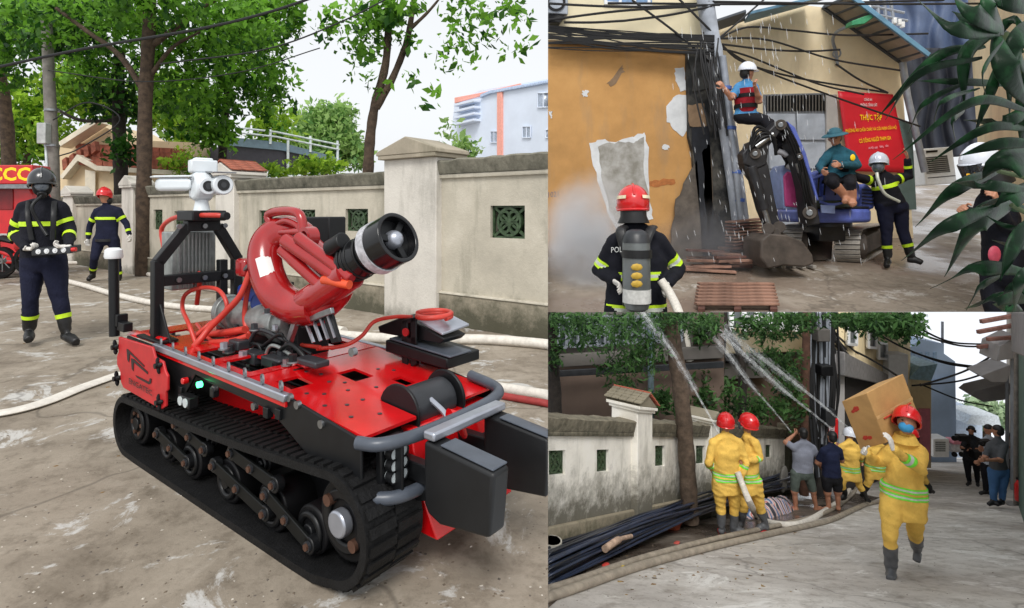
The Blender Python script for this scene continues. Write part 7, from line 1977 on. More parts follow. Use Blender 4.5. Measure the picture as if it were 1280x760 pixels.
t = thing('shed', 'low hazy shed roof at the street end right of the blue tower', 'shed', P(1205, 570, 40))
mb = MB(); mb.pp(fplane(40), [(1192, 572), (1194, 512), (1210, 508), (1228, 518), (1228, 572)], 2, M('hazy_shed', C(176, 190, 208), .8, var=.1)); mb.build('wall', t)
mb = MB(); mb.prism([P(1208, 530, 38), P(1214, 519, 38), P(1248, 520, 38), P(1252, 534, 38)], Vector((0, 2, 0)), M('pale_roof', C(196, 204, 210), .7)); mb.build('roof', t)
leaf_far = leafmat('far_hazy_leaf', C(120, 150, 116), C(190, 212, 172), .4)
t = thing('tree', 'hazy green tree at the far end of the street', 'tree', P(1230, 560, 41))
mb = MB(); mb.tube([P(1230, 560, 41), P(1231, 525, 41)], [.3, .15], BARK, 8); mb.build('trunk', t)
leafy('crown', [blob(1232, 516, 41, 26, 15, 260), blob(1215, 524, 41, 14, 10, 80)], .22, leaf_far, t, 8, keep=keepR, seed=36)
# hazy sky beyond the street end
m_, nt_, b_ = newmat('hazy_sky'); nt_.nodes.remove(b_)
em = nt_.nodes.new('ShaderNodeEmission'); f = noise_node(nt_, .05, 4, .5, 'World'); c = ramp(nt_, f, [(.3, C(222, 228, 238)), (.7, C(240, 242, 246))]); nt_.links.new(c, em.inputs['Color']); em.inputs['Strength'].default_value = 1.0
nt_.links.new(em.outputs[0], nt_.nodes['Material Output'].inputs['Surface'])
mb = MB(); mb.sheet([[P(x, y, 47) for x in (1000, 1150, 1300, 1420)] for y in (389.9, 480, 600, 700)], m_); tag(mb.build('sky'), kind='structure')

# ---- right side frontage
t = thing('shop_row', 'row of shop fronts with jutting awnings and rusty roof beams at the right edge', 'building', P(1275, 640, 13))
pE = vplane(P(1262, 600, 26), P(1290, 640, 9.0))
RFR = M('shop_wall', C(176, 168, 156), .85, var=.2, scale=.8, coord='World'); RSTK = M('grey_purlins', C(104, 98, 98), .7, var=.2)
def face4(poly, th, m, nm, off=0, bev=0): mb = MB(); mb.pp(pE, poly, th, m, off); return mb.build(nm, t, bevel=bev)
face4([(1258, 610), (1258, 380), (1400, 340), (1400, 780)], .4, RFR, 'wall')
face4([(1273, 650), (1273, 400), (1300, 396), (1300, 680)], .1, M('green_shutter', C(84, 110, 102), .6, var=.15), 'shutter', .06, .02)
face4([(1264, 440), (1264, 385), (1300, 380), (1300, 455)], .8, M('grey_upper_front', C(120, 116, 116), .8, var=.2), 'upper_front', .25, .02)
for k, (x0, y0, x1, y1) in enumerate(((1226, 402, 1262, 393), (1222, 415, 1262, 405), (1234, 424, 1262, 421), (1222, 434, 1262, 426))):
    mb = MB(); mb.bar(P(x0, y0, 13 + k * .5), P(x1 + 14, y1, 13 + k * .5), .09, .09, M('rusty_beam', C(120, 84, 76), .8, var=.3)); mb.build('roof_beam', t, bevel=.01)
AWN = M('grey_awning', C(150, 148, 150), .6, var=.15, scale=1)
for (q, Y) in (([(1226, 470), (1230, 468), (1262, 456), (1268, 460), (1258, 478), (1240, 478)], 16), ([(1213, 494), (1220, 488), (1262, 478), (1266, 490), (1256, 500), (1230, 503)], 19), ([(1246, 452), (1250, 432), (1275, 420), (1280, 446)], 14)):
    mb = MB(); mb.prism([P(x, y, Y) for x, y in q], Vector((.25, .8, 0)), AWN); mb.build('awning', t, bevel=.02)
for x0, x1, y0, y1, Y in ((1266, 1266, 440, 612, 14.5), (1259, 1259, 470, 590, 18)):
    mb = MB(); mb.tube([P(x0, y0, Y), P(x1, y1, Y)], .05, METW, 8); mb.build('conduit', t)
t = thing('steel_post', 'slim rusty steel post on a round base at the right edge', 'post', lp(1270, 632))
Yp_ = LOW.G(1270, 632).y
mb = MB(); mb.tube([P(1270, 631, Yp_), P(1271, 400, Yp_)], .045, M('post_steel', C(124, 116, 110), .6, var=.25), 12); mb.cyl(lp(1270, 632), lp(1270, 632, .03), .17, STEEL, seg=20); mb.build('post', t)
t = thing('fire_extinguisher', 'red cylinder standing against the slim steel post', 'extinguisher', P(1273, 628, Yp_ - .1))
mb = MB(); pz = [P(1273.5, 626, Yp_ - .1), P(1273.5, 624, Yp_ - .1), P(1273.5, 606, Yp_ - .1), P(1273.5, 603, Yp_ - .1), P(1273.5, 600, Yp_ - .1)]; mb.tube(pz, [.06, .075, .075, .05, .025], HRED, 16); mb.build('bottle', t)
mb = MB(); mb.box(P(1273.5, 599, Yp_ - .1), .05, .1, .05, BLACK); mb.build('valve', t, bevel=.006)
# far street things
t = thing('air_cooler', 'white air cooler standing at the far left side of the street', 'air cooler', P(1178, 572, 30))
mb = MB(); mb.pp(fplane(30), [(1167, 572), (1167, 549), (1187, 549), (1187, 572)], .8, WHITE); mb.build('casing', t, bevel=.05)
for k in range(5):
    mb = MB(); mb.pp(fplane(30), [(1170, 554 + k * 2.6), (1170, 552.5 + k * 2.6), (1182, 552.5 + k * 2.6), (1182, 554 + k * 2.6)], .05, GALV, .04); mb.build('grille_slat', t)
t = thing('cart', 'pale cart with pink load beside the far air cooler', 'cart', P(1197, 570, 30))
mb = MB(); mb.pp(fplane(30), [(1190, 566), (1190, 556), (1205, 556), (1205, 566)], .6, M('pale_cart', C(206, 206, 212), .6)); mb.build('body', t, bevel=.04)
mb = MB(); mb.pp(fplane(29.9), [(1192, 556), (1193, 551), (1203, 552), (1204, 556)], .6, M('pink_load', C(214, 140, 156), .6)); mb.build('load', t, bevel=.05)
for x in (1193, 1202):
    mb = MB(); mb.cyl(P(x, 568, 29.9), P(x, 568, 30.1), .13, BLACK, seg=16); mb.build('wheel', t)
# red shop sign by the pole
t = thing('sign', 'red hanging sign with white print beside the cable pole', 'sign', P(1044, 560, 14.2))
mb = MB(); mb.pp(fplane(14.1), [(1038, 552), (1036, 528), (1048, 523), (1048, 548)], .06, HRED); sg = mb.build('board', t, bevel=.01)
mb = MB(); mb.pp(fplane(14.1), [(1036.5, 541), (1036, 528), (1044, 525), (1043, 539)], .005, M('pale_print', C(206, 186, 190), .6), .006); mb.build('printed_panel', sg)
for k in range(4): mb = MB(); mb.pp(fplane(14.1), [(1037, 531 + k * 2.4), (1037, 530.3 + k * 2.4), (1042.5, 528.6 + k * 2.4), (1042.5, 529.3 + k * 2.4)], .004, CHARC, .01); mb.build('printed_line', sg)
mb = MB(); mb.tube([P(1047, 526, 14.15), P(1047, 600, 14.15)], .03, METW, 8); mb.build('post', t)

# ---- street cables
rng = random.Random(17)
GS = 'cables sagging along the cream street building'
for k in range(13):
    x0 = rng.uniform(1030, 1044); y0 = rng.uniform(395, 440)
    cable('dark cable sagging from the street pole along the cream building', [P(x0, y0, 14.4), P(1066 + rng.uniform(-4, 4), y0 + rng.uniform(22, 40), 17), P(1090 + rng.uniform(-5, 5), 462 + rng.uniform(-8, 8), 20), P(1108, 474 + rng.uniform(-3, 6), 23), P(1118, 470 + rng.uniform(-3, 6), 25)], rng.uniform(.025, .05), GS, n=6)
GX = 'thin cables crossing the hazy street sky'
for i, (pts, Y) in enumerate((([(1060, 392), (1120, 430), (1180, 452), (1255, 462)], 18), ([(1130, 400), (1180, 425), (1220, 430), (1262, 428)], 18), ([(1128, 410), (1200, 432), (1262, 430)], 17), ([(1262, 430), (1210, 462), (1150, 482)], 18), ([(1140, 482), (1200, 476), (1255, 458)], 19), ([(1150, 480), (1200, 500), (1240, 508)], 22), ([(1050, 430), (1090, 450), (1130, 475)], 17), ([(1140, 440), (1190, 456), (1258, 462)], 20))):
    cable(['long cable dipping from the cream building to the right awnings', 'upper twin cable reaching the rusty beams', 'lower twin cable reaching the rusty beams', 'cable slanting down from the rusty beams to the pale blue roof', 'nearly level cable under the slanting one', 'low cable sagging over the far shed', 'short cable in front of the cream building windows', 'cable passing the top of the hazy blue tower'][i], [P(x, y, Y) for x, y in pts], .03, GX)

# ---- things on the ground
BPIPE = M('black_pipe', C(34, 38, 48), .32, var=.3, scale=3, spec=.6)
BPIPE2 = M('blue_black_pipe', C(44, 54, 76), .32, var=.3, scale=3, spec=.6)
t = thing('pipe_pile', 'long pile of thin black pipes lying along the foot of the wall', 'pipes', lp(800, 700))
rng = random.Random(12)
for k in range(84):
    q = rng.random(); h = .02 + .045 * (k // 16)
    a = lp(640 + rng.uniform(-10, 10), 722 + 34 * q, h); b_ = lp(820 + rng.uniform(-8, 8), 664 + 14 * q, h + .05 + rng.uniform(0, .14)); c_ = lp(905 + rng.uniform(-10, 10), 634 + 12 * q, h + .1 + rng.uniform(0, .2)); d_ = lp(985 + rng.uniform(-10, 22), 606 + 14 * q, h + .1 + rng.uniform(0, .3))
    mb = MB(); mb.tube(spline([a, a.lerp(b_, .5) + Vector((0, 0, rng.uniform(-.01, .03))), b_, c_, d_], 5), rng.uniform(.010, .019), rng.choice((BPIPE, BPIPE, BPIPE2)), 7); mb.build('pipe', t)
POT = M('terracotta', C(176, 88, 62), .8, var=.15, scale=10)
t = thing('plant_pot', 'terracotta pot between the leaning trunk and the black pipes', 'pot', lp(839, 660))
mb = MB(); b0 = lp(839, 662); mb.tube([b0 + Vector((0, 0, z)) for z in (0, .17, .17, .215, .215, .14)], [.12, .165, .185, .185, .155, .14], POT, 24); mb.build('pot', t)
mb = MB(); mb.cyl(b0 + Vector((0, 0, .14)), b0 + Vector((0, 0, .17)), .15, M('soil', C(60, 46, 38), .95), seg=20); mb.build('soil', t)
t = thing('log', 'short cut pale log resting on the black pipes', 'log', lp(770, 706))
a, b_ = lp(756, 708, .2), lp(789, 694, .24)
mb = MB(); mb.tube(spline([a, a.lerp(b_, .5) + Vector((0, 0, .03)), b_]), [.04] * 9 + [.026] * 8, M('pale_log', C(176, 150, 130), .9, var=.3, scale=8, bmp=.4), 12); mb.build('bark', t)
t = thing('bucket', 'worn white bucket at the left end of the black pipes', 'bucket', lp(690, 712))
mb = MB(); b0 = lp(690, 708); mb.tube([b0 + Vector((0, 0, z)) for z in (0, .26, .27, .3, .3, .26)], [.085, .105, .115, .115, .1, .09], M('worn_white_bucket', C(196, 192, 180), .7, var=.2, scale=5), 20); mb.build('shell', t)
# striped tarpaulin heap
m_, nt_, b_s = newmat('striped_tarp'); 
tc = nt_.nodes.new('ShaderNodeTexCoord'); wv = nt_.nodes.new('ShaderNodeTexWave'); wv.inputs['Scale'].default_value = 1.6; wv.inputs['Distortion'].default_value = 9; wv.inputs['Detail'].default_value = 2; nt_.links.new(tc.outputs['Object'], wv.inputs['Vector'])
c = ramp(nt_, wv.outputs['Fac'], [(.0, C(60, 92, 140)), (.25, C(206, 206, 206)), (.5, C(190, 70, 66)), (.7, C(214, 208, 200)), (.9, C(60, 60, 70))]); nt_.links.new(c, b_s.inputs['Base Color']); b_s.inputs['Roughness'].default_value = .6
t0 = None
mb = MB(); rows = []; rng = random.Random(2)
c0 = lp(962, 640); 
for i in range(25):
    r = []
    for j in range(33):
        u_ = i / 24 * 2 - 1; v = j / 32 * 2 - 1
        h = max(0, 1 - u_ * u_ - v * v) ** .6 * .26
        p = c0 + Vector((v * .95 + u_ * .1, u_ * .6 + v * .9, 0)); n_ = mnoise.noise(Vector((p.x * 3, p.y * 3, 0))) * .16 + mnoise.noise(Vector((p.x * 8, p.y * 8, 3))) * .07
        r.append(Vector((p.x, p.y, LOW.gz(p.y) + max(-.02, h * (1 + n_ * 2) + n_ * (.4 if h > .02 else 0)))))
    rows.append(r)
mb.sheet(rows, m_); tag(mb.build('tarpaulin_heap', angle=180), 'crumpled heap of red, white and blue striped tarpaulin beside the black pipes', 'tarpaulin')
t = thing('slab', 'grey rounded stone slab leaning behind the black pipes', 'stone', lwf(lwu(964), 0))
mb = MB(); mb.ell(lwf(lwu(963), .55) + LN * .3, .32, .07, .32, M('grey_stone', C(104, 102, 98), .9, var=.2, scale=6, bmp=.3), LD, LN, seg=18); mb.build('stone', t)
t = thing('metal_sheet', 'dark ribbed sheet lying between the mossy plinth and the black pipes', 'metal sheet', lp(790, 668))
mb = MB(); q = [lp(766, 684, .1), lp(840, 652, .1), lp(846, 640, .3), lp(770, 668, .3)]; mb.prism(q, Vector((0, 0, .02)), CHARC)
for k in range(12): 
    f_ = k / 11; mb.bar(q[0].lerp(q[1], f_) + Vector((0, 0, .03)), q[3].lerp(q[2], f_) + Vector((0, 0, .03)), .03, .02, CHARC)
mb.build('sheet', t, smooth=False)
rng = random.Random(6)
for k, (x, y, cc) in enumerate(((757, 708, (190, 60, 50)), (778, 712, (220, 190, 40)), (800, 700, (186, 70, 60)), (848, 684, (150, 60, 60)), (700, 702, (200, 150, 60)), (846, 680, (170, 70, 60)))):
    mb = MB(); p = lp(x, y, .02); mb.ell(p, .05, .035, .012, M('litter_%d' % k, C(*cc), .8), (1, .4, .2), (-.4, 1, 0), seg=8, rows=4); tag(mb.build('fallen_leaf'), ['red fallen leaf below the pale log', 'yellow fallen leaf right of the pale log', 'red leaf scrap on the wet verge by the pipes', 'dark red scrap near the tree foot on the verge', 'ochre scrap beside the worn white bucket', 'small red scrap just under the leaning trunk'][k], 'litter', 'scraps on the wet verge')

# ---- hoses
HOSEG = M('wet_grey_hose', C(150, 140, 126), .6, var=.2, scale=9, bmp=.2)
GH2 = 'fire hoses on the street'
hose('thick muddy hose running the length of the street from lower left', LOW, [(650, 764), (720, 740), (800, 712), (880, 690), (960, 671), (1010, 660), (1040, 652), (1066, 640), (1085, 632), (1108, 628)], .05, HOSEG, GH2)
hose('second muddy hose lying against the thick street hose', LOW, [(650, 752), (720, 730), (800, 702), (880, 680), (960, 662), (1008, 651), (1036, 641), (1056, 628), (1068, 616), (1072, 606)], .042, HOSEG, GH2)

# ---- people
SHOEB = M('black_shoe', C(26, 26, 28), .5)
BLUEM_ = M('blue_mask', C(60, 150, 204), .8, var=.08)
def yel(label, J, ppm, face, hel=HRED, visor=GLASS, **kw):
    kw.setdefault('bands', jacket_bands(.26) + [('faA', .1, .2, LIME2), ('faA', .2, .26, SILV), ('faA', .26, .36, LIME2), ('faB', .1, .2, LIME2), ('faB', .2, .26, SILV), ('faB', .26, .36, LIME2)])
    kw.setdefault('shoe', BOOTG); kw.setdefault('bootat', .35); kw.setdefault('bulk', 1.14); kw.setdefault('fold', .02); kw.setdefault('skirt', .1); kw.setdefault('limb', 1.08)
    pr, K = person(LOW, label, J, ppm, face, top=YEL, bottom=YEL, **kw)
    if hel: helmet(pr, K['head'] + K['hu'] * .03, K['hu'], K['hf'], 1.05, hel, visor=visor)
    return pr, K
pr, K = yel('person in yellow fire suit, red helmet and blue face mask carrying a big cardboard box', dict(head=(1133, 529, -.05), neck=(1131, 546), shA=(1111, 561, .05), shB=(1153, 562, -.05), elA=(1096, 578, .12), elB=(1152, 588, -.24), wrA=(1082, 566, -.05), wrB=(1116, 560, -.36),
    hipA=(1115, 628), hipB=(1143, 628), knA=(1112, 668, -.08), knB=(1143, 664, .12), anA=(1114, 712, -.02), anB=(1146, 686, .5), toeA=(1112, 724, -.17), toeB=(1145, 702, .44)), 117, -38, bulk=1.1, tilt=34, bootat=.3, handmat=GLOVE, curl=.5, eyes=True,
    bands=jacket_bands(.31) + [('faB', .38, .46, LIME2), ('faB', .46, .54, SILV), ('faB', .54, .62, LIME2)], hlen=dict(B=(-.25, .1, .95)), palm=dict(B=(-.6, .8, 0)), visor=None, hairm=HAIR)
mk = MB(); hd = K['head']; mk.ell(hd + K['hf'] * .046 - K['hu'] * .048, .068, .062, .056, BLUEM_, K['hs'], K['hf'], K['hu'], 20, 12); mk.build('face_mask', pr)
mk = MB(); mk.loft([(K['neck'] + Vector((0, 0, .03)), K['rt'] * .09, K['fwd'] * .085), (K['neck'] - Vector((0, 0, .05)), K['rt'] * .13, K['fwd'] * .12)], YEL, 18); mk.build('collar', pr)
# cardboard box
CARD = M('cardboard', C(188, 146, 92), .85, var=.1, scale=5, bmp=.08)
t = thing('cardboard_box', 'large tilted cardboard box carried on the shoulder of the masked firefighter', 'box', P(1100, 560, 6.1))
Yb_ = 6.1; c0 = P(1083.5, 491, Yb_); e1 = P(1107.5, 554, Yb_ + .06) - c0; e2 = P(1052, 502, Yb_ + .3) - c0; e3 = P(1129, 467, Yb_ + .28) - c0
mb = MB(); mb.hexa([c0, c0 + e2, c0 + e2 + e1, c0 + e1], [c0 + e3, c0 + e3 + e2, c0 + e3 + e2 + e1, c0 + e3 + e1], CARD); bx = mb.build('carton', t, bevel=.008)
n3 = e1.cross(e2).normalized(); n3 = n3 if n3.dot(Vector((0, 0, HC)) - c0) > 0 else -n3
n2 = e1.cross(e3).normalized(); n2 = n2 if n2.dot(Vector((0, 0, HC)) - c0) > 0 else -n2
mb = MB(); mb.prism([c0 + e1 * .47 + e3 * 0 + n2 * .003, c0 + e1 * .53 + n2 * .003, c0 + e1 * .53 + e3 + n2 * .003, c0 + e1 * .47 + e3 + n2 * .003], n2 * .001, M('tape', C(206, 168, 116), .3)); mb.build('tape', t)
mb = MB(); mb.bar(c0 + e1 * .57 + e3 * .15 + n2 * .003, c0 + e1 * .56 + e3 * .9 + n2 * .003, .004, .03, M('print_red', C(190, 56, 40), .7), n2); mb.build('printed_line', t)
RP = MATS['print_red']
for (s, q, w) in ((.42, .22, .07), (.36, .80, .06), (.52, .82, .05), (.28, .25, .04)):
    mb = MB(); c = c0 + e2 * (1 - s) + e1 * q + n3 * .003; X = e2.normalized(); Z = e1.normalized()
    for k in range(5):
        an = k * 1.257; mb.ell(c + X * math.cos(an) * w * .35 + Z * math.sin(an) * w * .25, w * .32, .003, w * .24, RP, X, n3, Z, 10, 6)
    mb.build('printed_mark', t)

pr, K = yel('person in yellow fire suit and red helmet seen from behind, gripping the white hose', dict(head=(907, 531, .02), neck=(906, 544), shA=(889, 551), shB=(925, 551), elA=(885, 578, -.06), elB=(933, 578, -.08), wrA=(892, 588, .24), wrB=(926, 599, -.1), hipA=(899, 602), hipB=(916, 602), knA=(901, 632), knB=(918, 633), anA=(902, 658), anB=(917, 660), toeA=(903, 664, .14), toeB=(930, 665, -.05)), 81, 162, visor=None, curl=1.0, hlen=dict(B=(-.2, -.1, -.9)))
for a in 'AB':
    mk = MB(); mk.ell(K['an' + a].lerp(K['toe' + a], .5) - Vector((0, 0, .06)), .055, .13, .018, REDSOLE, seg=14, rows=6); mk.build('sole', pr)
wrB2 = K['wrB']
pr, K = yel('person in yellow fire suit and red helmet with raised visor, right of the pair', dict(head=(936, 532, .0), neck=(934, 545), shA=(927, 552, .14), shB=(945, 552, -.12), elA=(924, 574, .1), elB=(950, 573, -.12), wrA=(922, 592, -.05), wrB=(934, 576, -.25), hipA=(930, 602, .05), hipB=(944, 602, -.05), knA=(930, 630), knB=(949, 632), anA=(926, 652, .1), anB=(957, 654), toeA=(922, 660, .0), toeB=(944, 663, -.05)), 79, -142, curl=.9)
mk = MB(); mk.ell(K['anB'].lerp(K['toeB'], .6) - Vector((0, 0, .05)), .12, .06, .016, REDSOLE, seg=14, rows=6); mk.build('sole', pr)
hose('white hose leading from the hands of the yellow pair down to the street hoses', LOW, [(Vector(P(922, 590, wrB2.y - .04)), 0), (Vector(P(928, 606, wrB2.y - .1)), 0), (Vector(P(938, 630, wrB2.y - .25)), 0), (947, 648), (962, 656), (990, 659), (1012, 653), (1036, 638), (1056, 622), (1064, 606), (1060, 594)], .05, HOSE, GH2)
TGREY = cloth('grey_tee', C(138, 142, 156), .12); TNAVY = cloth('navy_tee', C(30, 36, 62)); SHG = cloth('olive_shorts', C(86, 96, 90)); SHB = cloth('black_shorts', C(26, 26, 30)); TBLK = cloth('black_tee', C(36, 38, 42)); TDG = cloth('charcoal_tee', C(84, 86, 90), .12); JEAN = cloth('blue_jeans', C(74, 112, 160), .15); WSH = cloth('white_shirt', C(206, 200, 200), .08)
def civ(label, J, ppm, face, top, bottom, **kw):
    kw.setdefault('sleeve', .8); kw.setdefault('hairm', HAIR); kw.setdefault('bulk', 1.06)
    return person(LOW, label, J, ppm, face, top=top, bottom=bottom, **kw)
civ('barefoot person in grey t-shirt and olive shorts seen from behind, arm raised', dict(head=(1004, 543, .03), neck=(1004, 552), shA=(990, 558), shB=(1018, 558), elA=(982, 553, .1), elB=(1023, 572), wrA=(993, 543, .2), wrB=(1030, 576, .15), hipA=(995, 592), hipB=(1010, 592), knA=(993, 614), knB=(1016, 614), anA=(995, 633), anB=(1020, 633), toeA=(991, 638, .05), toeB=(1028, 637, .05)), 61, 165, TGREY, SHG, leg=.95, bootat=None, shoe=SKIN, bare=1)
civ('barefoot person in navy t-shirt and black shorts seen from behind next to the pole', dict(head=(1040, 547, .03), neck=(1039, 557), shA=(1028, 562), shB=(1050, 562), elA=(1022, 578, .1), elB=(1052, 575, .1), wrA=(1030, 588, .25), wrB=(1046, 560, .35), hipA=(1033, 598), hipB=(1046, 598), knA=(1034, 616), knB=(1047, 616), anA=(1036, 633), anB=(1048, 631), toeA=(1028, 638, .02), toeB=(1048, 636, .1)), 62, 172, TNAVY, SHB, leg=.85, bootat=None, shoe=SKIN, bare=1)
yel('person in yellow fire suit and white helmet bracing with legs apart behind the navy shirt', dict(head=(1062, 545, .1), neck=(1062, 553), shA=(1051, 557), shB=(1073, 558), elA=(1044, 560, .1), elB=(1077, 572), wrA=(1040, 548, .25), wrB=(1076, 578, .2), hipA=(1057, 590), hipB=(1069, 590), knA=(1052, 604), knB=(1074, 606), anA=(1056, 618, .1), anB=(1083, 622), toeA=(1048, 624), toeB=(1088, 627, .0)), 58, 160, HWHITE, None, shoe=BLK2, bootat=.4, )
yel('person in yellow fire suit half hidden under the carried cardboard box', dict(head=(1094, 542, .1), neck=(1094, 553), shA=(1084, 558), shB=(1106, 558), elA=(1078, 570), elB=(1112, 574), wrA=(1076, 566, .2), wrB=(1104, 590, .1), hipA=(1088, 588), hipB=(1101, 588), knA=(1086, 602), knB=(1104, 604), anA=(1078, 616, .1), anB=(1106, 618), toeA=(1076, 621, .1), toeB=(1108, 623, .1)), 56, 150, shoe=BLK2, bootat=.3)
yel('person in yellow fire suit mostly hidden behind the box carrier, one black boot showing', dict(head=(1140, 545, .1), neck=(1140, 553), shA=(1130, 558), shB=(1150, 558), elA=(1127, 572), elB=(1152, 574), wrA=(1130, 584), wrB=(1150, 588), hipA=(1136, 588), hipB=(1148, 588), knA=(1136, 602), knB=(1156, 600), anA=(1134, 616), anB=(1163, 611), toeA=(1132, 620), toeB=(1168, 616, .02)), 55, 120, shoe=BLK2, bootat=.1)
pr, K = civ('camera operator in black with headphones holding a stabilised camera at the far right', dict(head=(1214, 538), neck=(1214, 545), shA=(1206, 549), shB=(1224, 549), elA=(1202, 560, -.1), elB=(1228, 560), wrA=(1206, 561, -.4), wrB=(1216, 563, -.3), hipA=(1209, 576), hipB=(1220, 576), knA=(1210, 590), knB=(1221, 590), anA=(1212, 602), anB=(1222, 603), toeA=(1209, 606, -.12), toeB=(1222, 607, -.12)), 43, -52, TBLK, BLKT, shoe=SHOEB, bootat=None, sleeve=.9, eyes=True)
for sd in (-1, 1):
    mk = MB(); mk.cyl(K['head'] + K['hs'] * sd * .075, K['head'] + K['hs'] * sd * .11, .04, BLACK, seg=14); mk.build('headphone', pr)
t = thing('video_camera', 'black video camera on a two-handle stabiliser held by the operator in black', 'camera', P(1204, 552, 16.0))
Yv = K['wrA'].y - .1
mb = MB(); mb.box(P(1203, 547, Yv), .3, .2, .16, BLACK); mb.cyl(P(1199, 547, Yv), P(1192, 548, Yv - .1), .07, BLACK, seg=14); mb.build('camera_body', t, bevel=.015)
mb = MB(); mb.tube(spline([P(1206, 549, Yv), P(1212, 556, Yv), P(1207, 562, Yv)]), .03, BLACK, 8); mb.tube([P(1202, 562, Yv), P(1216, 563, Yv)], .025, BLACK, 8); mb.build('stabiliser', t)
mb = MB(); mb.box(P(1222, 568, Yv), .35, .25, .22, BLACK); mb.build('battery_pack', t, bevel=.02)
civ('person in charcoal t-shirt and blue jeans seen from behind near the steel post', dict(head=(1247, 539, .02), neck=(1247, 549), shA=(1236, 555, .1), shB=(1257, 555, -.1), elA=(1232, 572, .0), elB=(1250, 575, -.16), wrA=(1225, 576, -.1), wrB=(1232, 575, -.3), hipA=(1242, 588), hipB=(1254, 588), knA=(1242, 608), knB=(1253, 608), anA=(1242, 625), anB=(1253, 625), toeA=(1235, 631, -.05), toeB=(1246, 631, -.1)), 59, -160, TDG, JEAN, shoe=SHOEB, bootat=.95, sleeve=.9, bulk=1.1)
pr, K = civ('dark-haired person behind the one in charcoal t-shirt, filming', dict(head=(1235, 537), neck=(1236, 546), shA=(1228, 551, .08), shB=(1246, 551), elA=(1226, 562), elB=(1248, 564), wrA=(1227, 556, -.25), wrB=(1234, 556, -.3), hipA=(1232, 582), hipB=(1244, 582), knA=(1232, 600), knB=(1243, 600), anA=(1232, 613), anB=(1243, 613)), 49, -85, cloth('pale_tee', C(170, 178, 190)), BLKT, shoe=SHOEB, bootat=.95)
t = thing('video_camera', 'small black camera held up by the dark-haired person behind the charcoal t-shirt', 'camera', P(1230, 556, K['wrA'].y))
mb = MB(); mb.box(P(1231, 553, K['wrA'].y - .1), .26, .16, .14, BLACK); mb.cyl(P(1228, 553, K['wrA'].y - .1), P(1225, 554, K['wrA'].y - .2), .05, BLACK, seg=12); mb.build('camera_body', t, bevel=.01)
civ('person in white shirt and dark trousers by the shop fronts behind the steel post', dict(head=(1264, 546), neck=(1264, 552), shA=(1258, 556), shB=(1271, 556), elA=(1256, 566), elB=(1273, 566), wrA=(1260, 560, -.3), wrB=(1268, 560, -.3), hipA=(1260, 574), hipB=(1269, 574), knA=(1260, 586), knB=(1269, 586), anA=(1260, 597), anB=(1269, 597)), 37, -45, WSH, BLKT, shoe=SHOEB, bootat=.95, eyes=True)

# ---- water jets
m_, nt_, bj = newmat('water_jet'); bj.inputs['Base Color'].default_value = (.9, .93, .96, 1); bj.inputs['Roughness'].default_value = .4
tr = nt_.nodes.new('ShaderNodeBsdfTransparent'); ms = nt_.nodes.new('ShaderNodeMixShader'); f = noise_node(nt_, 11, 6, .75, 'World'); r_ = ramp(nt_, f, [(.36, (.0, .0, .0, 1)), (.72, (.42, .42, .42, 1))])
nt_.links.new(r_, ms.inputs[0]); nt_.links.new(tr.outputs[0], ms.inputs[1]); nt_.links.new(bj.outputs[0], ms.inputs[2]); nt_.links.new(ms.outputs[0], nt_.nodes['Material Output'].inputs['Surface'])
JETM = m_
m_, nt_, bj = newmat('water_spray'); bj.inputs['Base Color'].default_value = (.9, .93, .96, 1)
tr = nt_.nodes.new('ShaderNodeBsdfTransparent'); ms = nt_.nodes.new('ShaderNodeMixShader'); f = noise_node(nt_, 7, 6, .7, 'World'); r_ = ramp(nt_, f, [(.42, (0, 0, 0, 1)), (.75, (.22, .22, .22, 1))])
nt_.links.new(r_, ms.inputs[0]); nt_.links.new(tr.outputs[0], ms.inputs[1]); nt_.links.new(bj.outputs[0], ms.inputs[2]); nt_.links.new(ms.outputs[0], nt_.nodes['Material Output'].inputs['Surface'])
SPRAY = m_
def jet(label, px, Y0, dY, r0, r1):
    pts = spline([P(x, y, Y0 + dY * i / (len(px) - 1)) for i, (x, y) in enumerate(px)], 8); n = len(pts)
    t = thing('water_jet', label, 'water jet', pts[0], 'water jets over the wall')
    mb = MB(); mb.tube(pts, [r0 + (r1 - r0) * (i / (n - 1)) ** 1.4 for i in range(n)], JETM, 10, cap=False); mb.build('stream', t)
    mb = MB(); mb.tube(pts[n // 3:], [(r0 + (r1 - r0) * (i / (n - 1)) ** 1.4) * 2.0 + .02 for i in range(n // 3, n)], SPRAY, 10, cap=False); mb.build('spray', t)
jet('water jet rising past the leaning trunk from the yellow pair', [(898, 540), (880, 508), (862, 476), (838, 436), (816, 408), (796, 380)], 8.7, .5, .014, .036)
jet('water jet rising from the person in grey t-shirt', [(989, 540), (966, 512), (936, 478), (908, 440), (884, 412), (860, 380)], 11.7, .5, .014, .06)
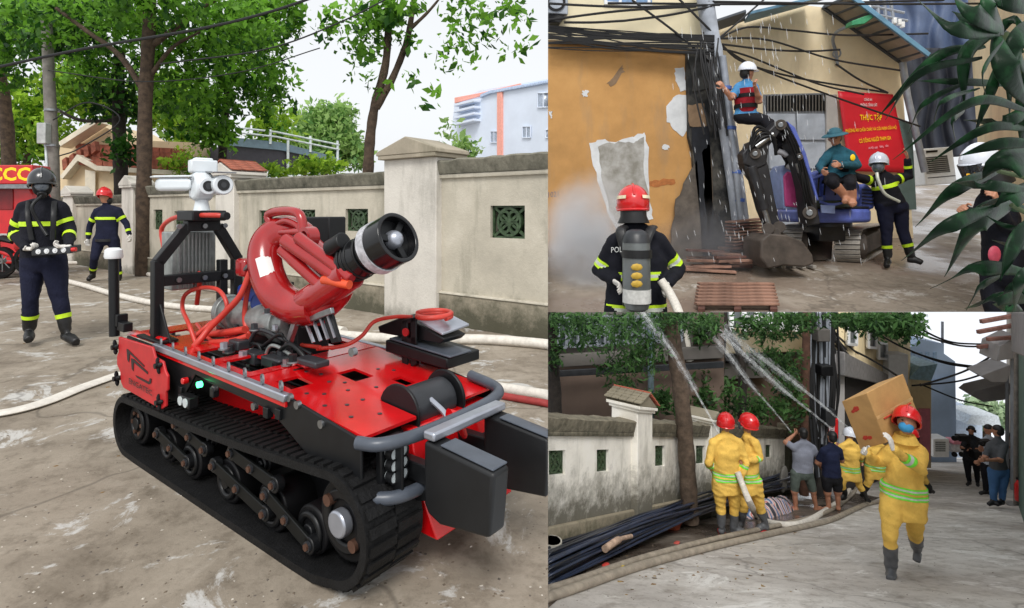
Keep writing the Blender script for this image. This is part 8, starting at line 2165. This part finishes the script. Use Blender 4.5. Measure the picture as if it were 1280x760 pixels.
jet('water jet rising above the person in navy t-shirt', [(1041, 537), (1010, 512), (975, 484), (940, 452), (905, 420), (870, 384)], 11.9, .4, .018, .07)
jet('uppermost water jet starting beside the white helmet', [(1063, 537), (1030, 508), (990, 476), (950, 446), (920, 424), (880, 396)], 12.2, .3, .018, .08)

def scatter(name, place, n, box, r, mats, seed, flat=.5):
    rng = random.Random(seed); mb = MB(); x0, x1, y0, y1 = box
    for k in range(n):
        y = y0 + (y1 - y0) * rng.random() ** .8; p = place.G(rng.uniform(x0, x1), y); s = r * rng.uniform(.35, 1.3)
        a = rng.uniform(0, 6.28); X = Vector((math.cos(a), math.sin(a), 0)); Y = Vector((-X.y, X.x, 0)); h = s * flat * rng.uniform(.5, 1)
        v = [p + X * s * rng.uniform(.7, 1.2), p + Y * s * rng.uniform(.5, .9), p - X * s * rng.uniform(.7, 1.2), p - Y * s * rng.uniform(.5, .9)]
        t = p + Vector((0, 0, h)) + X * s * rng.uniform(-.3, .3)
        mb.add(v + [t], [[0, 1, 4], [1, 2, 4], [2, 3, 4], [3, 0, 4]], rng.choice(mats))
    return tag(mb.build(name, smooth=False), kind='stuff')
GRIT = [M('pale_grit', C(184, 176, 164), .9), M('brown_grit', C(104, 92, 78), .9), M('dark_grit', C(96, 88, 80), .9)]
DRYL = [M('dry_leaf', C(120, 92, 52), .8), M('yellow_leaf', C(140, 116, 70), .8), GRIT[1]]
scatter('grit', LEFT, 700, (-20, 684, 330, 760), .0075, GRIT, 41)
scatter('leaf_litter', LEFT, 30, (-20, 684, 340, 640), .02, DRYL, 42, .3)
scatter('grit', LOW, 300, (690, 1260, 625, 760), .010, GRIT, 43)
scatter('leaf_litter', LOW, 120, (690, 1000, 650, 745), .03, DRYL, 44, .25)
newo = [o for o in bpy.data.objects if o.name not in START and not (o.get('kind') == 'stuff' and o.name in ('grit', 'leaf_litter'))]
crop(newo, (0, 0, 0), (-1, SEAM, 0))
newo = [o for o in bpy.data.objects if o.name not in START]
crop(newo, (0, 0, HC), (0, EDGE, 1))
bpy.context.view_layer.update()
